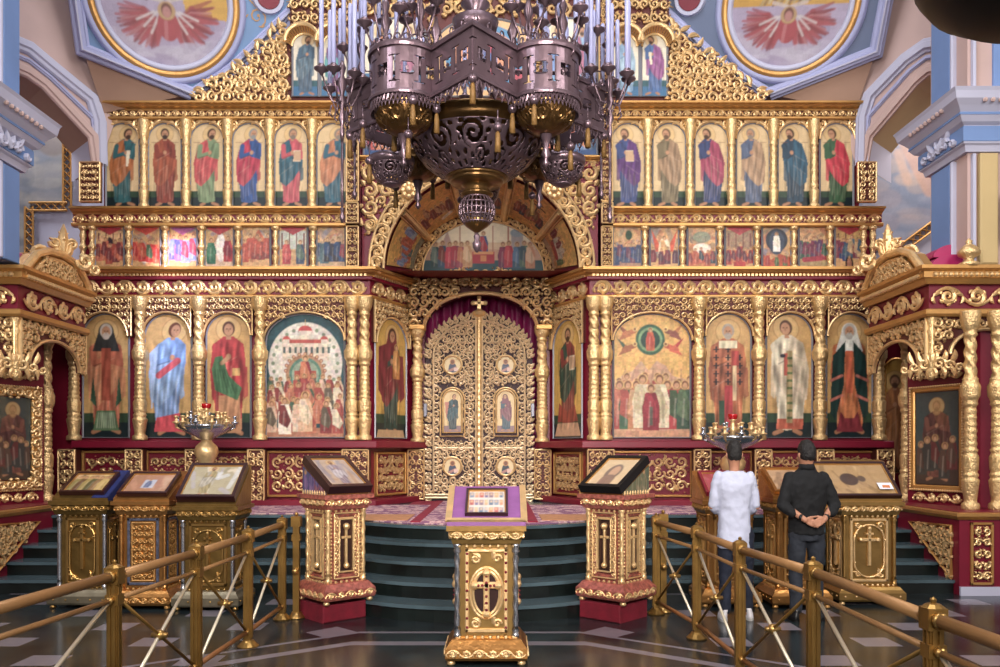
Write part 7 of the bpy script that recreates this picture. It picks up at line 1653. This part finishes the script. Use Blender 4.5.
def person(label, x, y, rz, kind):
    T = thing('person', label, 'person')
    B = MB(); S = 1.0
    # head and neck (front = +y, away from the camera)
    hz = 1.63
    loft(B, [(0, -.01, 1.40, .062, .062), (0, -.005, 1.46, .056, .058), (0, .0, 1.52, .056, .062), (0, .01, 1.555, .062, .08), (0, .012, 1.59, .072, .094), (0, .008, 1.63, .077, .1), (0, 0, 1.67, .076, .1), (0, -.005, 1.71, .066, .09), (0, -.008, 1.74, .045, .065), (0, -.008, 1.755, .02, .03)])
    B.tube([(0, .1, 1.65), (0, .122, 1.615), (0, .105, 1.6)], [.012, .017, .012], 8)
    for s_ in (-1, 1):
        B.tube([(s_*.074, -.005, 1.655), (s_*.088, -.018, 1.65), (s_*.088, -.02, 1.62), (s_*.076, -.005, 1.6)], [.009, .011, .01, .008], 8)
        B.ball((s_*.03, .092, 1.57), .014, 8, 6)
    # trunk under the clothes, legs
    loft(B, [(0, 0, .82, .15, .11), (0, 0, .95, .15, .1), (0, 0, 1.1, .135, .095), (0, 0, 1.28, .165, .11), (0, -.005, 1.38, .15, .085), (0, -.01, 1.44, .07, .06)])
    st = ((-.11, .0), (.11, .0)) if kind == 'black' else ((-.1, -.03), (.15, .07))
    for (lx, ly) in st: limb(B, [(lx*.82, 0, .86), (lx*1.0, .015+ly*.5, .46), (lx*1.05, ly-.01, .1)], [.075, .045, .034]); limb(B, [(lx*1.08, ly-.02, .07), (lx*1.1, ly+.12, .05)], [.036, .03])
    if kind == 'black':
        # arms folded behind the back
        for s_ in (-1, 1): limb(B, [(s_*.18, -.01, 1.38), (s_*.265, -.05, 1.12), (s_*.10, -.185, .985)], [.048, .038, .027])
        hand(B, (-.095, -.185, .985), (.95, -.05, -.32), (0, -1, .1), -1, .55); hand(B, (.1, -.19, .99), (-.93, -.25, -.3), (0, 1, -.1), -1, .75)
    else:
        for s_ in (-1, 1): limb(B, [(s_*.18, 0, 1.38), (s_*.25, .0, 1.1), (s_*.1, .2, 1.02)], [.048, .038, .027])
        hand(B, (-.1, .2, 1.02), (.95, .1, -.2), (0, -1, 0), 1, .5); hand(B, (.1, .21, 1.03), (-.95, .12, -.2), (0, -1, 0), -1, .5)
    B.V = [(a, b, c-.035*max(0, min(1, (c-1.44)/.08))) for a, b, c in B.V]; fuse(B, 'body', M['skin'], T, .0055, 3)
    # face details
    for s_ in (-1, 1):
        B = MB(); B.ball((s_*.03, .094, 1.6), .011, 8, 6); B.obj('eye', M['black'], T, True)
    B = MB(); B.tube([(-.022, .103, 1.537), (0, .108, 1.539), (.022, .103, 1.537)], .005, 6); B.obj('mouth', M['enamel'], T, True)
    # hair
    B = MB(); loft(B, [(0, -.035, 1.585, .062, .06), (0, -.022, 1.62, .079, .09), (0, -.012, 1.665, .084, .1), (0, -.005, 1.71, .08, .1), (0, -.0, 1.75, .062, .085), (0, 0, 1.775, .04, .055), (0, 0, 1.788, .012, .02)]); B.V = [(a, b, c-.035) for a, b, c in B.V]; h_ = fuse(B, 'hair', M['hair'], T, .008, 3, .016, .02)
    if kind == 'black':
        sh, tr = M['blackshirt'], M['jeans']
        B = MB(); loft(B, [(0, -.0, .84, .185, .135), (0, 0, .93, .18, .13), (0, 0, 1.06, .185, .128), (0, -.005, 1.2, .205, .132), (0, -.01, 1.32, .22, .125), (0, -.01, 1.40, .19, .095), (0, -.01, 1.45, .095, .075), (0, -.008, 1.49, .068, .07)])
        for s_ in (-1, 1): limb(B, [(s_*.18, -.01, 1.385), (s_*.235, -.03, 1.25), (s_*.285, -.055, 1.115), (s_*.215, -.12, 1.05)], [.066, .064, .06, .048])
        fuse(B, 'shirt', sh, T, .012, 4, .03, .09)
        B = MB(); loft(B, [(0, -.01, 1.46, .082, .078), (0, -.01, 1.49, .078, .08), (0, -.008, 1.515, .07, .074)]); B.obj('collar', sh, T, True)
        for s_ in (-1, 1): B = MB(); B.tube([(s_*.125, -.168, 1.005), (s_*.145, -.152, 1.012)], .034, 14); B.obj('wrist_band', M['black'], T, True)
    else:
        sh, tr = M['tee'], M['navy']
        B = MB(); loft(B, [(0, -.01, .70, .19, .145), (0, -.005, .82, .185, .14), (0, 0, .95, .178, .132), (0, 0, 1.08, .178, .125), (0, -.005, 1.22, .2, .13), (0, -.01, 1.33, .215, .125), (0, -.01, 1.41, .175, .09), (0, -.01, 1.45, .09, .072)])
        for s_ in (-1, 1): limb(B, [(s_*.18, -.005, 1.385), (s_*.215, -.0, 1.25), (s_*.238, .0, 1.12), (s_*.2, .07, 1.06)], [.062, .06, .056, .046])
        fuse(B, 'shirt', sh, T, .012, 4, .028, .1)
    B = MB(); loft(B, [(0, 0, .78, .165, .125), (0, 0, .88, .17, .125), (0, 0, .98, .155, .115)])
    st = ((-.11, .0), (.11, .0)) if kind == 'black' else ((-.1, -.03), (.15, .07))
    for (lx, ly) in st: limb(B, [(lx*.82, 0, .84), (lx*.95, .0, .62), (lx*1.0, .015+ly*.5, .46), (lx*1.05, ly-.01, .12)], [.1, .088, .072, .066])
    fuse(B, 'trousers', tr, T, .012, 4, .024, .07)
    for (lx, ly) in st:
        m = M['blackshoe'] if kind == 'black' else M['sneaker']; s_ = 1 if lx > 0 else -1; xs = lx*1.08
        B = MB(); V = []
        loft(B, [(xs+s_*.02, ly+.05, .02, .05, .14), (xs+s_*.02, ly+.05, .05, .048, .138), (xs+s_*.012, ly+.03, .085, .042, .11), (xs, ly-.02, .12, .042, .06)]); sh_ = fuse(B, 'shoe', m, T, .01, 3)
        B = MB(); loft(B, [(xs+s_*.02, ly+.05, .0, .05, .145), (xs+s_*.02, ly+.05, .024, .052, .148)]); B.obj('sole', M['sole'] if kind != 'black' else M['black'], sh_)
    T.location = (x, y, 0); T.rotation_euler = (0, 0, rz); T.scale = (.84 if kind == 'white' else .92, .95, 1.0); return T
person('man seen from behind in a long white shirt, dark trousers and white sneakers', 2.27, 7.95, -.12, 'white')
person('man seen from behind in black shirt and charcoal jeans, hands clasped behind his back', 2.97, 7.95, .08, 'black')
